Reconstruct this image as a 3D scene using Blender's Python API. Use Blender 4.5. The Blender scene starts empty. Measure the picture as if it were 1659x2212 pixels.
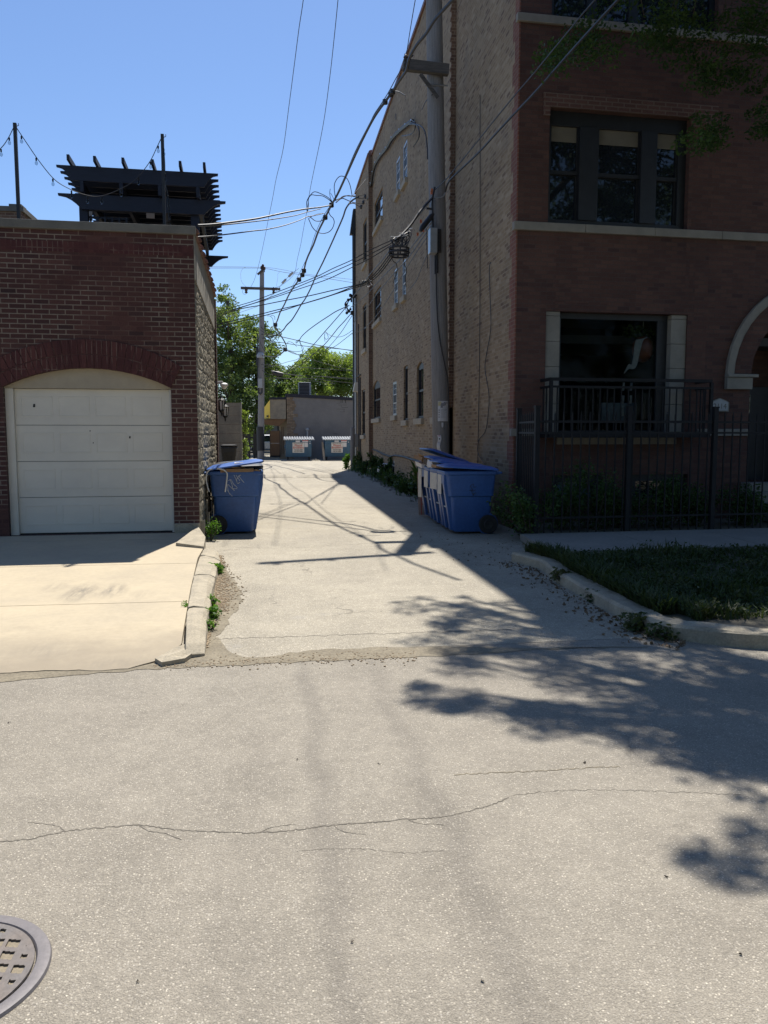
import bpy, bmesh, math, random
from mathutils import Vector, Matrix, noise as mnoise
random.seed(7)
S = bpy.context.scene
COL = S.collection
V = Vector
# ------------------------------------------------------------------ camera
CF = 1750.0; CH = 1.63                       # focal length in photo pixels (1659 wide), eye height
CP = math.atan(171/CF); CA = math.atan(237*math.cos(CP)/CF)
FW = V((math.sin(CA)*math.cos(CP), math.cos(CA)*math.cos(CP), -math.sin(CP)))
RT = V((math.cos(CA), -math.sin(CA), 0)); UP = RT.cross(FW); CC = V((0, 0, CH))
cam = bpy.data.cameras.new('camera'); camo = bpy.data.objects.new('camera', cam); COL.objects.link(camo)
camo.matrix_world = Matrix(((RT.x, UP.x, -FW.x, 0), (RT.y, UP.y, -FW.y, 0), (RT.z, UP.z, -FW.z, CH), (0, 0, 0, 1)))
cam.sensor_fit = 'VERTICAL'; cam.sensor_height = 36; cam.lens = 36*CF/2212
cam.clip_end = 2000; cam.clip_start = 0.05
S.camera = camo
# ------------------------------------------------------------------ sky, sun, exposure
SUN = V((0.135, 0.545, 1.0)).normalized()
w = bpy.data.worlds.new('World'); S.world = w; w.use_nodes = True
wn = w.node_tree; bg = wn.nodes['Background']
sky = wn.nodes.new('ShaderNodeTexSky'); sky.sky_type = 'NISHITA'; sky.sun_disc = False
sky.sun_elevation = math.asin(SUN.z); sky.sun_rotation = math.atan2(SUN.x, SUN.y)
sky.air_density = 1.0; sky.dust_density = 0.25; sky.ozone_density = 2.4
tint = wn.nodes.new('ShaderNodeMix'); tint.data_type = 'RGBA'; tint.blend_type = 'MULTIPLY'; tint.inputs[0].default_value = 1.0
tint.inputs[7].default_value = (0.90, 1.0, 1.16, 1)
wn.links.new(sky.outputs[0], tint.inputs[6]); wn.links.new(tint.outputs[2], bg.inputs[0]); bg.inputs[1].default_value = 0.075
sl = bpy.data.lights.new('sun', 'SUN'); sl.energy = 4.6; sl.angle = math.radians(0.55); sl.color = (1.0, 0.95, 0.87)
so = bpy.data.objects.new('sun', sl); COL.objects.link(so)
so.rotation_euler = SUN.to_track_quat('Z', 'Y').to_euler()
S.view_settings.view_transform = 'Standard'; S.view_settings.look = 'None'
S.view_settings.exposure = 0.75; S.view_settings.gamma = 1.0
# ------------------------------------------------------------------ photo pixel -> place helpers
def ray(x, y): return FW + RT*((x-829.5)/CF) + UP*((1106-y)/CF)
def G(x, y, z=0.0): r = ray(x, y); return CC + r*((z-CH)/r.z)
def oX(x, y, X): r = ray(x, y); return CC + r*(X/r.x)
def oY(x, y, Y): r = ray(x, y); return CC + r*(Y/r.y)
class Frame:
    'a vertical plane: origin O, horizontal axis e, outward normal n'
    def __init__(s, O, e, n): s.O = V((O[0], O[1], 0)); s.e = V(e).normalized(); s.n = V(n).normalized()
    def uz(s, px, py):
        r = ray(px, py); P = CC + r*((s.O-CC).dot(s.n)/r.dot(s.n)); return (P-s.O).dot(s.e), P.z
    def P(s, u, z, d=0.0): return s.O + s.e*u + V((0, 0, z)) - s.n*d
# ------------------------------------------------------------------ object helpers
def tag(o, label=None, cat=None, group=None, kind=None):
    if label: o['label'] = label
    if cat: o['category'] = cat
    if group: o['group'] = group
    if kind: o['kind'] = kind
    return o
def thing(name, loc, label, cat, group=None, rz=0.0):
    o = bpy.data.objects.new(name, None); COL.objects.link(o); o.empty_display_size = .1
    o.location = loc; o.rotation_euler = (0, 0, rz); return tag(o, label, cat, group)
def chain(p):
    off = V((0, 0, 0))
    while p is not None: off += p.location; p = p.parent
    return off
class MB:
    def __init__(s): s.v = []; s.f = []; s.m = []; s.mi = 0; s.smooth = False
    def add(s, vs, fs):
        b = len(s.v); s.v += [tuple(p) for p in vs]
        for f in fs: s.f.append(tuple(b+i for i in f)); s.m.append(s.mi)
        return s
    def quad(s, a, b, c, d): return s.add([a, b, c, d], [(0, 1, 2, 3)])
    def poly(s, pts): return s.add(pts, [tuple(range(len(pts)))])
    def hexa(s, P):   # 8 points: bottom ring 0-3, top ring 4-7
        return s.add(P, [(3, 2, 1, 0), (4, 5, 6, 7), (0, 1, 5, 4), (1, 2, 6, 5), (2, 3, 7, 6), (3, 0, 4, 7)])
    def box(s, a, b):
        x0, y0, z0 = a; x1, y1, z1 = b
        return s.hexa([(x0, y0, z0), (x1, y0, z0), (x1, y1, z0), (x0, y1, z0), (x0, y0, z1), (x1, y0, z1), (x1, y1, z1), (x0, y1, z1)])
    def fbox(s, F, u0, u1, z0, z1, d0, d1):
        return s.hexa([F.P(u0, z0, d0), F.P(u1, z0, d0), F.P(u1, z0, d1), F.P(u0, z0, d1), F.P(u0, z1, d0), F.P(u1, z1, d0), F.P(u1, z1, d1), F.P(u0, z1, d1)])
    def bar(s, a, b, w, h, upv=(0, 0, 1)):
        a = V(a); b = V(b); d = (b-a).normalized(); x = d.cross(V(upv))
        if x.length < 1e-4: x = d.cross(V((1, 0, 0)))
        x.normalize(); y = x.cross(d).normalized(); x = x*w/2; y = y*h/2
        return s.hexa([a-x-y, a+x-y, b+x-y, b-x-y, a-x+y, a+x+y, b+x+y, b-x+y])
    def tube(s, pts, r, n=6, cap=True):
        pts = [V(p) for p in pts]; rs = r if isinstance(r, (list, tuple)) else [r]*len(pts)
        b = len(s.v); prev = None; N = len(pts)
        for i, p in enumerate(pts):
            t = (pts[min(i+1, N-1)]-pts[max(i-1, 0)])
            t = t.normalized() if t.length > 1e-9 else V((0, 0, 1))
            if prev is None:
                a = t.cross(V((0, 0, 1)) if abs(t.z) < .9 else V((1, 0, 0))).normalized()
            else:
                a = (prev - t*prev.dot(t)); a = a.normalized() if a.length > 1e-6 else t.orthogonal().normalized()
            prev = a; c = t.cross(a)
            for k in range(n):
                q = 2*math.pi*k/n; s.v.append(tuple(p + (a*math.cos(q)+c*math.sin(q))*rs[i]))
        for i in range(N-1):
            for k in range(n):
                k2 = (k+1) % n; s.f.append((b+i*n+k, b+i*n+k2, b+(i+1)*n+k2, b+(i+1)*n+k)); s.m.append(s.mi)
        if cap:
            s.f.append(tuple(b+k for k in reversed(range(n)))); s.m.append(s.mi)
            s.f.append(tuple(b+(N-1)*n+k for k in range(n))); s.m.append(s.mi)
        return s
    def lathe(s, prof, c=(0, 0, 0), n=16, axis='z', cap=True):
        c = V(c); b = len(s.v); N = len(prof)
        for r, h in prof:
            for k in range(n):
                q = 2*math.pi*k/n; x, y = r*math.cos(q), r*math.sin(q)
                p = {'z': (x, y, h), 'y': (x, h, y), 'x': (h, x, y)}[axis]
                s.v.append(tuple(c+V(p)))
        for i in range(N-1):
            for k in range(n):
                k2 = (k+1) % n; s.f.append((b+i*n+k, b+i*n+k2, b+(i+1)*n+k2, b+(i+1)*n+k)); s.m.append(s.mi)
        for i, rev in ((0, True), (N-1, False)):
            if cap and prof[i][0] > 1e-5:
                q = [b+i*n+k for k in range(n)]; s.f.append(tuple(reversed(q)) if rev else tuple(q)); s.m.append(s.mi)
        return s
    def prism(s, poly, z0, z1):   # horizontal polygon (list of xy) extruded; z may be callables
        f0 = z0 if callable(z0) else (lambda x, y: z0); f1 = z1 if callable(z1) else (lambda x, y: z1)
        n = len(poly); A = [(x, y, f0(x, y)) for x, y in poly]; B = [(x, y, f1(x, y)) for x, y in poly]
        fs = [tuple(range(n, 2*n)), tuple(reversed(range(n)))] + [(i, (i+1) % n, n+(i+1) % n, n+i) for i in range(n)]
        return s.add(A+B, fs)
    def fprism(s, F, poly, d0, d1):   # polygon in a frame (u,z) extruded through depth
        n = len(poly); A = [F.P(u, z, d0) for u, z in poly]; B = [F.P(u, z, d1) for u, z in poly]
        fs = [tuple(range(n)), tuple(range(2*n-1, n-1, -1))] + [(i, n+i, n+(i+1) % n, (i+1) % n) for i in range(n)]
        return s.add(A+B, fs)
    def loft(s, rings, cap=True):
        b = len(s.v); n = len(rings[0])
        for r in rings: s.v += [tuple(p) for p in r]
        for i in range(len(rings)-1):
            for k in range(n):
                k2 = (k+1) % n; s.f.append((b+i*n+k, b+i*n+k2, b+(i+1)*n+k2, b+(i+1)*n+k)); s.m.append(s.mi)
        if cap:
            s.f.append(tuple(b+k for k in reversed(range(n)))); s.m.append(s.mi)
            s.f.append(tuple(b+(len(rings)-1)*n+k for k in range(n))); s.m.append(s.mi)
        return s
    def build(s, name, mat, parent=None, world=True, smooth=False, fix=True, bevel=0):
        me = bpy.data.meshes.new(name); me.from_pydata(s.v, [], s.f)
        mats = mat if isinstance(mat, (list, tuple)) else [mat]
        for m in mats: me.materials.append(m)
        if len(mats) > 1: me.polygons.foreach_set('material_index', s.m)
        if fix and len(s.f) < 60000:
            bm = bmesh.new(); bm.from_mesh(me); bmesh.ops.recalc_face_normals(bm, faces=bm.faces)
            bm.to_mesh(me); bm.free()
        uv = me.uv_layers.new(name='UVMap'); dat = [0.0]*(2*len(me.loops))
        for p in me.polygons:
            n = p.normal
            flat = abs(n.z) > .7
            if not flat:
                l = math.hypot(n.x, n.y); tx, ty = -n.y/l, n.x/l
            for li in p.loop_indices:
                co = me.vertices[me.loops[li].vertex_index].co
                if flat: dat[2*li], dat[2*li+1] = co.x, co.y
                else: dat[2*li], dat[2*li+1] = co.x*tx+co.y*ty, co.z
        uv.data.foreach_set('uv', dat)
        if smooth:
            me.polygons.foreach_set('use_smooth', [True]*len(me.polygons))
            try: me.set_sharp_from_angle(angle=math.radians(40))
            except Exception: pass
        o = bpy.data.objects.new(name, me); COL.objects.link(o)
        if parent is not None:
            o.parent = parent
            if world: o.location = -chain(parent)
        if bevel:
            md = o.modifiers.new('bevel', 'BEVEL'); md.width = bevel; md.segments = 2; md.limit_method = 'ANGLE'; md.angle_limit = math.radians(35)
        return o
def smoothpath(pts, k=6):
    pts = [V(p) for p in pts]
    if len(pts) < 3: return pts
    out = []
    P = [pts[0]*2-pts[1]] + pts + [pts[-1]*2-pts[-2]]
    for i in range(1, len(P)-2):
        a, b, c, d = P[i-1], P[i], P[i+1], P[i+2]
        for j in range(k):
            t = j/k
            out.append(.5*((2*b)+(c-a)*t+(2*a-5*b+4*c-d)*t*t+(3*b-a-3*c+d)*t**3))
    out.append(pts[-1]); return out
def pxsmooth(pts, k=6): return [(p.x, p.y) for p in smoothpath([V((a, b, 0)) for a, b in pts], k)]
def walled(mb, F, u0, u1, z0, z1, holes, depth=.12):
    'wall face in frame F with rectangular / segmental-arched holes (u0,u1,z0,z1,rise) and their reveals'
    us = sorted({u0, u1, *[h[0] for h in holes], *[h[1] for h in holes]}); zs = sorted({z0, z1, *[h[2] for h in holes], *[h[3] for h in holes]})
    us = [u for u in us if u0-1e-6 <= u <= u1+1e-6]; zs = [z for z in zs if z0-1e-6 <= z <= z1+1e-6]
    for i in range(len(us)-1):
        for j in range(len(zs)-1):
            cu, cz = (us[i]+us[i+1])/2, (zs[j]+zs[j+1])/2
            if any(h[0] < cu < h[1] and h[2] < cz < h[3] for h in holes): continue
            mb.quad(F.P(us[i], zs[j]), F.P(us[i+1], zs[j]), F.P(us[i+1], zs[j+1]), F.P(us[i], zs[j+1]))
    for h in holes:
        a, b, c, d = h[:4]; rise = h[4] if len(h) > 4 else 0
        arc = arcpts(a, b, d, rise)
        if rise:
            n = len(arc)
            for i in range(n-1):
                (ua, za), (ub, zb) = arc[i], arc[i+1]
                mb.quad(F.P(ua, za), F.P(ub, zb), F.P(ub, d+.0005), F.P(ua, d+.0005))
        per = [(a, c), (b, c)] + list(reversed(arc))
        for i in range(len(per)):
            p, q = per[i], per[(i+1) % len(per)]
            mb.quad(F.P(p[0], p[1]), F.P(q[0], q[1]), F.P(q[0], q[1], depth), F.P(p[0], p[1], depth))
def arcpts(a, b, top, rise, n=10):
    if not rise: return [(a, top), (b, top)]
    h = (b-a)/2; R = (h*h+rise*rise)/(2*rise); zc = top-R; m = (a+b)/2; th = math.asin(min(1, h/R))
    return [(m+R*math.sin(-th+2*th*i/n), zc+R*math.cos(-th+2*th*i/n)) for i in range(n+1)]
def leaves(mb, c, rad, n, size, rng, squash=1.0, droop=0.0):
    c = V(c)
    for _ in range(n):
        while True:
            p = V((rng.uniform(-1, 1), rng.uniform(-1, 1), rng.uniform(-1, 1)))
            if p.length < 1: break
        p = V((p.x, p.y, p.z*squash))*rad + c
        a = V((rng.gauss(0, 1), rng.gauss(0, 1), rng.gauss(0, .6)-droop)).normalized()
        b = a.cross(V((rng.gauss(0, 1), rng.gauss(0, 1), rng.gauss(0, 1))))
        if b.length < 1e-3: continue
        b.normalize(); s = size*rng.uniform(.6, 1.3)
        mb.add([p-a*s*.5, p+b*s*.27, p+a*s*.5, p-b*s*.27], [(0, 1, 2, 3)])
def text_mesh(txt, size, name, mat, parent, origin, ex, ez, thick=.002, align='CENTER', sx=1.0):
    cu = bpy.data.curves.new('lettering', 'FONT'); cu.body = txt; cu.size = size; cu.align_x = align; cu.extrude = thick
    to = bpy.data.objects.new('lettering', cu); COL.objects.link(to)
    dg = bpy.context.evaluated_depsgraph_get(); me = bpy.data.meshes.new_from_object(to.evaluated_get(dg))
    bpy.data.objects.remove(to)
    ex = V(ex).normalized(); ez = V(ez).normalized(); o3 = V(origin); nn = ex.cross(ez)
    for v in me.vertices: v.co = o3 + ex*(v.co.x*sx) + ez*v.co.y + nn*v.co.z
    me.materials.clear(); me.materials.append(mat); me.name = name
    o = bpy.data.objects.new(name, me); COL.objects.link(o)
    if parent is not None: o.parent = parent; o.location = -chain(parent)
    return o
# ------------------------------------------------------------------ materials
def nt(name):
    m = bpy.data.materials.new(name); m.use_nodes = True; t = m.node_tree; b = t.nodes['Principled BSDF']; return m, t, b
def N(t, typ, **kw):
    n = t.nodes.new(typ)
    for k, v in kw.items():
        if k in n.inputs: n.inputs[k].default_value = v
        else: setattr(n, k, v)
    return n
def rgb(c): return (c[0], c[1], c[2], 1)
def ramp(t, stops, src, interp='LINEAR'):
    r = t.nodes.new('ShaderNodeValToRGB'); r.color_ramp.interpolation = interp; e = r.color_ramp.elements
    while len(e) < len(stops): e.new(.5)
    for i, (p, c) in enumerate(stops): e[i].position = p; e[i].color = rgb(c)
    t.links.new(src, r.inputs[0]); return r.outputs[0]
def mixc(t, fac, a, b, mode='MIX'):
    m = t.nodes.new('ShaderNodeMix'); m.data_type = 'RGBA'; m.blend_type = mode
    for s, i in ((fac, 0), (a, 6), (b, 7)):
        if isinstance(s, (int, float)): m.inputs[i].default_value = s
        elif isinstance(s, tuple): m.inputs[i].default_value = rgb(s)
        else: t.links.new(s, m.inputs[i])
    return m.outputs[2]
def coords(t, kind='Object'): return t.nodes.new('ShaderNodeTexCoord').outputs[kind]
def noise(t, co, scale, detail=4, rough=.6, vscale=None):
    n = N(t, 'ShaderNodeTexNoise', Scale=scale, Detail=detail, Roughness=rough)
    if vscale:
        mp = N(t, 'ShaderNodeMapping'); mp.inputs['Scale'].default_value = vscale; t.links.new(co, mp.inputs[0]); co = mp.outputs[0]
    t.links.new(co, n.inputs['Vector']); return n.outputs['Fac']
def bump(t, b, h, strength=.4, dist=.01):
    n = N(t, 'ShaderNodeBump', Strength=strength, Distance=dist); t.links.new(h, n.inputs['Height']); t.links.new(n.outputs[0], b.inputs['Normal'])
def plain(name, c, c2=None, rough=.7, scale=6, metal=0, bmp=0, spec=.5, vscale=None, lo=.35, hi=.65, bscale=None, fine=0):
    m, t, b = nt(name); b.inputs['Roughness'].default_value = rough; b.inputs['Metallic'].default_value = metal
    b.inputs['Specular IOR Level'].default_value = spec
    co = coords(t)
    if c2 is None: c2 = tuple(x*.75 for x in c)
    f = noise(t, co, scale, 6, .65, vscale); col = ramp(t, [(lo, c), (hi, c2)], f)
    if fine:
        g = noise(t, co, scale*12, 3, .7, vscale); col = mixc(t, fine, col, ramp(t, [(.35, (.35,)*3), (.65, (1, 1, 1))], g), 'MULTIPLY')
    t.links.new(col, b.inputs['Base Color'])
    if bmp: bump(t, b, noise(t, co, bscale or scale*6, 4, .7, vscale), bmp, .01)
    return m
def brick(name, stops, mortar, bw=.213, bh=.0685, ms=.011, soft=.1, stain=None, bmp=.5, off=.5, grain=.55, wash=None, blotch=.8):
    m, t, b = nt(name); b.inputs['Roughness'].default_value = .88; b.inputs['Specular IOR Level'].default_value = .25
    uv = coords(t, 'UV')
    br = N(t, 'ShaderNodeTexBrick'); br.offset = off
    for k, v in (('Color1', (0, 0, 0, 1)), ('Color2', (1, 1, 1, 1)), ('Mortar', (.5, .5, .5, 1)), ('Scale', 1.0), ('Mortar Size', ms), ('Mortar Smooth', soft), ('Bias', 0.0), ('Brick Width', bw), ('Row Height', bh)):
        br.inputs[k].default_value = v
    # slightly wavy courses
    t.links.new(uv, br.inputs['Vector'])
    col = ramp(t, stops, br.outputs['Color'])
    g = noise(t, uv, 55, 4, .7); col = mixc(t, grain, col, ramp(t, [(.3, (.55,)*3), (.7, (1.2,)*3)], g), 'MULTIPLY')
    mo = mixc(t, .6, mortar, ramp(t, [(.3, (.6,)*3), (.7, (1.1,)*3)], noise(t, uv, 14, 4, .7)), 'MULTIPLY')
    if wash:   # mortar that has darkened / been smeared in broad patches
        mo = mixc(t, ramp(t, [(wash[0], (0,)*3), (wash[1], (1,)*3)], noise(t, uv, wash[3], 3, .6)), mo, wash[2])
    col = mixc(t, br.outputs['Fac'], col, mo)
    lg = noise(t, uv, .7, 5, .65); col = mixc(t, blotch, col, ramp(t, [(.3, (.68, .68, .7)), (.7, (1.12, 1.1, 1.06))], lg), 'MULTIPLY')
    if stain: col = mixc(t, ramp(t, [(.55, (0,)*3), (.75, (.6,)*3)], noise(t, uv, 1.5, 5, .7, (1, .35, 1))), col, stain)
    t.links.new(col, b.inputs['Base Color'])
    inv = N(t, 'ShaderNodeMath', operation='SUBTRACT'); inv.inputs[0].default_value = 1; t.links.new(br.outputs['Fac'], inv.inputs[1])
    ad = N(t, 'ShaderNodeMath', operation='MULTIPLY_ADD'); t.links.new(g, ad.inputs[0]); ad.inputs[1].default_value = .5; t.links.new(inv.outputs[0], ad.inputs[2])
    bump(t, b, ad.outputs[0], bmp, .012)
    return m
def asphalt(name, base, base2, stone, stone2, patch, vs=95, density=.5, streaks=(), cr=.35):
    m, t, b = nt(name); b.inputs['Roughness'].default_value = .86; b.inputs['Specular IOR Level'].default_value = .35
    co = coords(t)
    big = noise(t, co, .35, 5, .6); med = noise(t, co, 2.3, 5, .7)
    c = ramp(t, [(.35, base), (.65, base2)], big)
    c = mixc(t, .5, c, ramp(t, [(.3, (.7,)*3), (.7, (1.18,)*3)], med), 'MULTIPLY')
    v = N(t, 'ShaderNodeTexVoronoi', Scale=vs); t.links.new(co, v.inputs['Vector'])
    sep = N(t, 'ShaderNodeSeparateColor'); t.links.new(v.outputs['Color'], sep.inputs[0])
    st = ramp(t, [(0, stone), (.6, stone2), (1, tuple(min(1, x*1.5) for x in stone))], sep.outputs[1])
    on = N(t, 'ShaderNodeMath', operation='GREATER_THAN'); t.links.new(sep.outputs[0], on.inputs[0]); on.inputs[1].default_value = density
    ed = ramp(t, [(.15, (1,)*3), (.48, (0,)*3)], v.outputs['Distance'])
    mu = N(t, 'ShaderNodeMath', operation='MULTIPLY'); t.links.new(on.outputs[0], mu.inputs[0]); t.links.new(ed, mu.inputs[1])
    c = mixc(t, mu.outputs[0], c, st)
    v3 = N(t, 'ShaderNodeTexVoronoi', Scale=vs*.55); t.links.new(co, v3.inputs['Vector']); s3 = N(t, 'ShaderNodeSeparateColor'); t.links.new(v3.outputs['Color'], s3.inputs[0])
    c = mixc(t, ramp(t, [(.82, (0,)*3), (.86, (.38,)*3)], mixc(t, 1.0, ramp(t, [(.2, (1,)*3), (.4, (0,)*3)], v3.outputs['Distance']), s3.outputs[0], 'MULTIPLY')), c, stone)
    v2 = N(t, 'ShaderNodeTexVoronoi', Scale=vs*2.3); t.links.new(co, v2.inputs['Vector'])
    c = mixc(t, .45, c, ramp(t, [(0, (.45,)*3), (.5, (1.0,)*3), (1, (1.5,)*3)], v2.outputs['Color']), 'MULTIPLY')
    # stains: two long traffic streaks and blotches
    xs = noise(t, co, .55, 4, .6, (2.2, .25, 1)); c = mixc(t, .35, c, ramp(t, [(.36, (.80, .80, .81)), (.52, (1.03,)*3)], xs), 'MULTIPLY')
    dn_ = N(t, 'ShaderNodeTexNoise', Scale=1.7, Detail=4, Roughness=.6); t.links.new(co, dn_.inputs['Vector']); wv_ = N(t, 'ShaderNodeVectorMath', operation='MULTIPLY_ADD'); t.links.new(dn_.outputs['Color'], wv_.inputs[0]); wv_.inputs[1].default_value = (.9, .9, 0); t.links.new(co, wv_.inputs[2])
    vc = N(t, 'ShaderNodeTexVoronoi', Scale=.9, feature='DISTANCE_TO_EDGE'); t.links.new(wv_.outputs[0], vc.inputs['Vector'])
    ck = mixc(t, 1.0, ramp(t, [(.0, (1,)*3), (.011, (0,)*3)], vc.outputs['Distance']), ramp(t, [(.52, (0,)*3), (.62, (cr,)*3)], noise(t, co, .8, 3, .6)), 'MULTIPLY'); c = mixc(t, ck, c, (.10, .088, .07))
    c = mixc(t, .5, c, ramp(t, [(.35, (.82,)*3), (.65, (1.15,)*3)], noise(t, co, 16, 5, .75)), 'MULTIPLY')
    c = mixc(t, ramp(t, [(.6, (0,)*3), (.74, (.5,)*3)], noise(t, co, 1.1, 6, .7)), c, patch)
    if streaks:
        sp = N(t, 'ShaderNodeSeparateXYZ'); t.links.new(co, sp.inputs[0])
        wob = N(t, 'ShaderNodeMath', operation='MULTIPLY_ADD'); t.links.new(noise(t, co, 1.2, 2, .5), wob.inputs[0]); wob.inputs[1].default_value = .28; t.links.new(sp.outputs[0], wob.inputs[2])
        for sx, wd, amt in streaks:
            d1 = N(t, 'ShaderNodeMath', operation='SUBTRACT'); t.links.new(wob.outputs[0], d1.inputs[0]); d1.inputs[1].default_value = sx+.14
            d2 = N(t, 'ShaderNodeMath', operation='ABSOLUTE'); t.links.new(d1.outputs[0], d2.inputs[0])
            d3 = N(t, 'ShaderNodeMath', operation='DIVIDE'); t.links.new(d2.outputs[0], d3.inputs[0]); d3.inputs[1].default_value = wd
            f = ramp(t, [(.2, (amt,)*3), (1, (0,)*3)], d3.outputs[0]); c = mixc(t, f, c, (.62, .62, .64), 'MULTIPLY')
    t.links.new(c, b.inputs['Base Color'])
    h = N(t, 'ShaderNodeMath', operation='ADD'); t.links.new(v.outputs['Distance'], h.inputs[0]); t.links.new(v2.outputs['Distance'], h.inputs[1])
    bump(t, b, h.outputs[0], .55, .006)
    return m
def foliage(name, dark, mid, light, scale=1.6, trans=.35):
    m, t, b = nt(name); out = t.nodes['Material Output']
    co = coords(t); c = ramp(t, [(.32, dark), (.5, mid), (.68, light)], noise(t, co, scale, 4, .7))
    c = mixc(t, .7, c, ramp(t, [(.3, (.6,)*3), (.7, (1.35, 1.3, 1.0))], noise(t, co, scale*9, 2, .6)), 'MULTIPLY')
    t.links.new(c, b.inputs['Base Color']); b.inputs['Roughness'].default_value = .55; b.inputs['Specular IOR Level'].default_value = .3
    tr = N(t, 'ShaderNodeBsdfTranslucent'); t.links.new(mixc(t, 1.0, c, (1.5, 1.55, .6), 'MULTIPLY'), tr.inputs[0])
    mx = N(t, 'ShaderNodeMixShader'); mx.inputs[0].default_value = trans
    t.links.new(b.outputs[0], mx.inputs[1]); t.links.new(tr.outputs[0], mx.inputs[2]); t.links.new(mx.outputs[0], out.inputs[0]); return m
def glass_dark(name, c=(.012, .016, .022), rough=.03, spec=.6):
    m, t, b = nt(name); b.inputs['Base Color'].default_value = rgb(c); b.inputs['Roughness'].default_value = rough; b.inputs['Specular IOR Level'].default_value = spec
    co = coords(t); bump(t, b, noise(t, co, .9, 2, .5), .06, .02); return m
def glass_clear(name):
    m, t, b = nt(name); out = t.nodes['Material Output']
    tr = N(t, 'ShaderNodeBsdfTransparent'); tr.inputs[0].default_value = (.72, .76, .78, 1)
    gl = N(t, 'ShaderNodeBsdfGlossy'); gl.inputs['Roughness'].default_value = .02
    fr = N(t, 'ShaderNodeFresnel'); fr.inputs[0].default_value = 1.14
    mx = N(t, 'ShaderNodeMixShader'); t.links.new(fr.outputs[0], mx.inputs[0]); t.links.new(tr.outputs[0], mx.inputs[1]); t.links.new(gl.outputs[0], mx.inputs[2]); t.links.new(mx.outputs[0], out.inputs[0]); return m
M = {}
M['road'] = asphalt('road_asphalt', (.24, .214, .173), (.275, .247, .20), (.39, .35, .28), (.35, .32, .275), (.25, .22, .18), 105, .5, ((.19, .085, .42), (.68, .10, .36)))
M['alley'] = asphalt('alley_asphalt', (.285, .255, .20), (.36, .322, .25), (.50, .45, .35), (.40, .36, .30), (.27, .26, .245), 80, .5, (), .75)
M['ground'] = plain('ground_soil', (.13, .11, .08), (.08, .075, .05), .95, 2, bmp=.4)
M['dirt'] = plain('gutter_grit', (.275, .235, .165), (.20, .17, .12), .95, 4, bmp=.6, fine=.6)
M['tar'] = plain('tar_crack', (.10, .088, .07), (.17, .15, .12), .9, 14)
M['conc'] = plain('driveway_concrete', (.445, .37, .255), (.36, .305, .22), .85, 1.3, bmp=.25, bscale=60, fine=.25)
def dirty_concrete(name, c, c2, dirt, y0, y1, smudges=()):
    m, t, b = nt(name); b.inputs['Roughness'].default_value = .88; co = coords(t); sp = N(t, 'ShaderNodeSeparateXYZ'); t.links.new(co, sp.inputs[0])
    col = ramp(t, [(.35, c), (.65, c2)], noise(t, co, 1.1, 6, .65)); col = mixc(t, .3, col, ramp(t, [(.3, (.7,)*3), (.7, (1.1,)*3)], noise(t, co, 18, 5, .7)), 'MULTIPLY')
    ad = N(t, 'ShaderNodeMath', operation='MULTIPLY_ADD'); t.links.new(noise(t, co, 2.6, 6, .75), ad.inputs[0]); ad.inputs[1].default_value = 1.5; t.links.new(sp.outputs[1], ad.inputs[2])
    mr = N(t, 'ShaderNodeMapRange'); t.links.new(ad.outputs[0], mr.inputs[0]); mr.inputs[1].default_value = y0+.75; mr.inputs[2].default_value = y1+.75
    col = mixc(t, ramp(t, [(0, (.8,)*3), (1, (0,)*3)], mr.outputs[0]), col, dirt)
    col = mixc(t, ramp(t, [(.62, (0,)*3), (.75, (.55,)*3)], noise(t, co, .9, 6, .7, (1, 1.6, 1))), col, tuple(x*1.25 for x in dirt))
    for (cx, cy, rx, ry, amt) in smudges:      # rubbed tyre marks
        mp = N(t, 'ShaderNodeMapping'); mp.inputs['Location'].default_value = (-cx/rx, -cy/ry, 0); mp.inputs['Scale'].default_value = (1/rx, 1/ry, 0); mp.inputs['Rotation'].default_value = (0, 0, 0); t.links.new(co, mp.inputs[0])
        ln = N(t, 'ShaderNodeVectorMath', operation='LENGTH'); t.links.new(mp.outputs[0], ln.inputs[0])
        f = mixc(t, 1.0, ramp(t, [(.15, (amt,)*3), (1, (0,)*3)], ln.outputs['Value']), ramp(t, [(.38, (.15,)*3), (.6, (1,)*3)], noise(t, co, 3, 4, .7, (6, .8, 1))), 'MULTIPLY'); col = mixc(t, f, col, (.17, .15, .12))
    t.links.new(col, b.inputs['Base Color']); bump(t, b, noise(t, co, 70, 4, .7), .25, .008); return m
sm_ = [(G(x, y, .09).x, G(x, y, .09).y, rx, ry, am) for x, y, rx, ry, am in ((175, 1277, .20, .55, .9), (242, 1274, .18, .42, .85), (120, 1268, .22, .3, .35), (300, 1282, .2, .3, .25), (90, 1390, .35, .25, .3), (250, 1410, .4, .2, .3))]
M['conc'] = dirty_concrete('driveway_concrete', (.46, .385, .265), (.39, .33, .235), (.24, .20, .145), 5.75, 6.9, sm_)
M['kerb'] = plain('kerb_concrete', (.45, .39, .285), (.32, .28, .21), .9, 5, bmp=.7, bscale=40, fine=.4)
M['walk'] = plain('sidewalk_concrete', (.28, .26, .225), (.23, .215, .19), .88, 2, bmp=.3, bscale=50, fine=.3)
M['redbrick'] = brick('garage_red_brick', [(0, (.072, .034, .031)), (.5, (.088, .041, .036)), (.8, (.106, .051, .043)), (1, (.055, .030, .029))], (.24, .195, .155), bw=.213, bh=.0685, ms=.0075, wash=(.44, .60, (.092, .045, .038), .75))
M['archbrick'] = brick('arch_brick', [(0, (.075, .028, .028)), (.6, (.092, .034, .032)), (1, (.11, .042, .038))], (.17, .11, .09), bw=.068, bh=.42, ms=.006, off=0, wash=(.42, .52, (.085, .034, .032), 2.0))
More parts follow.
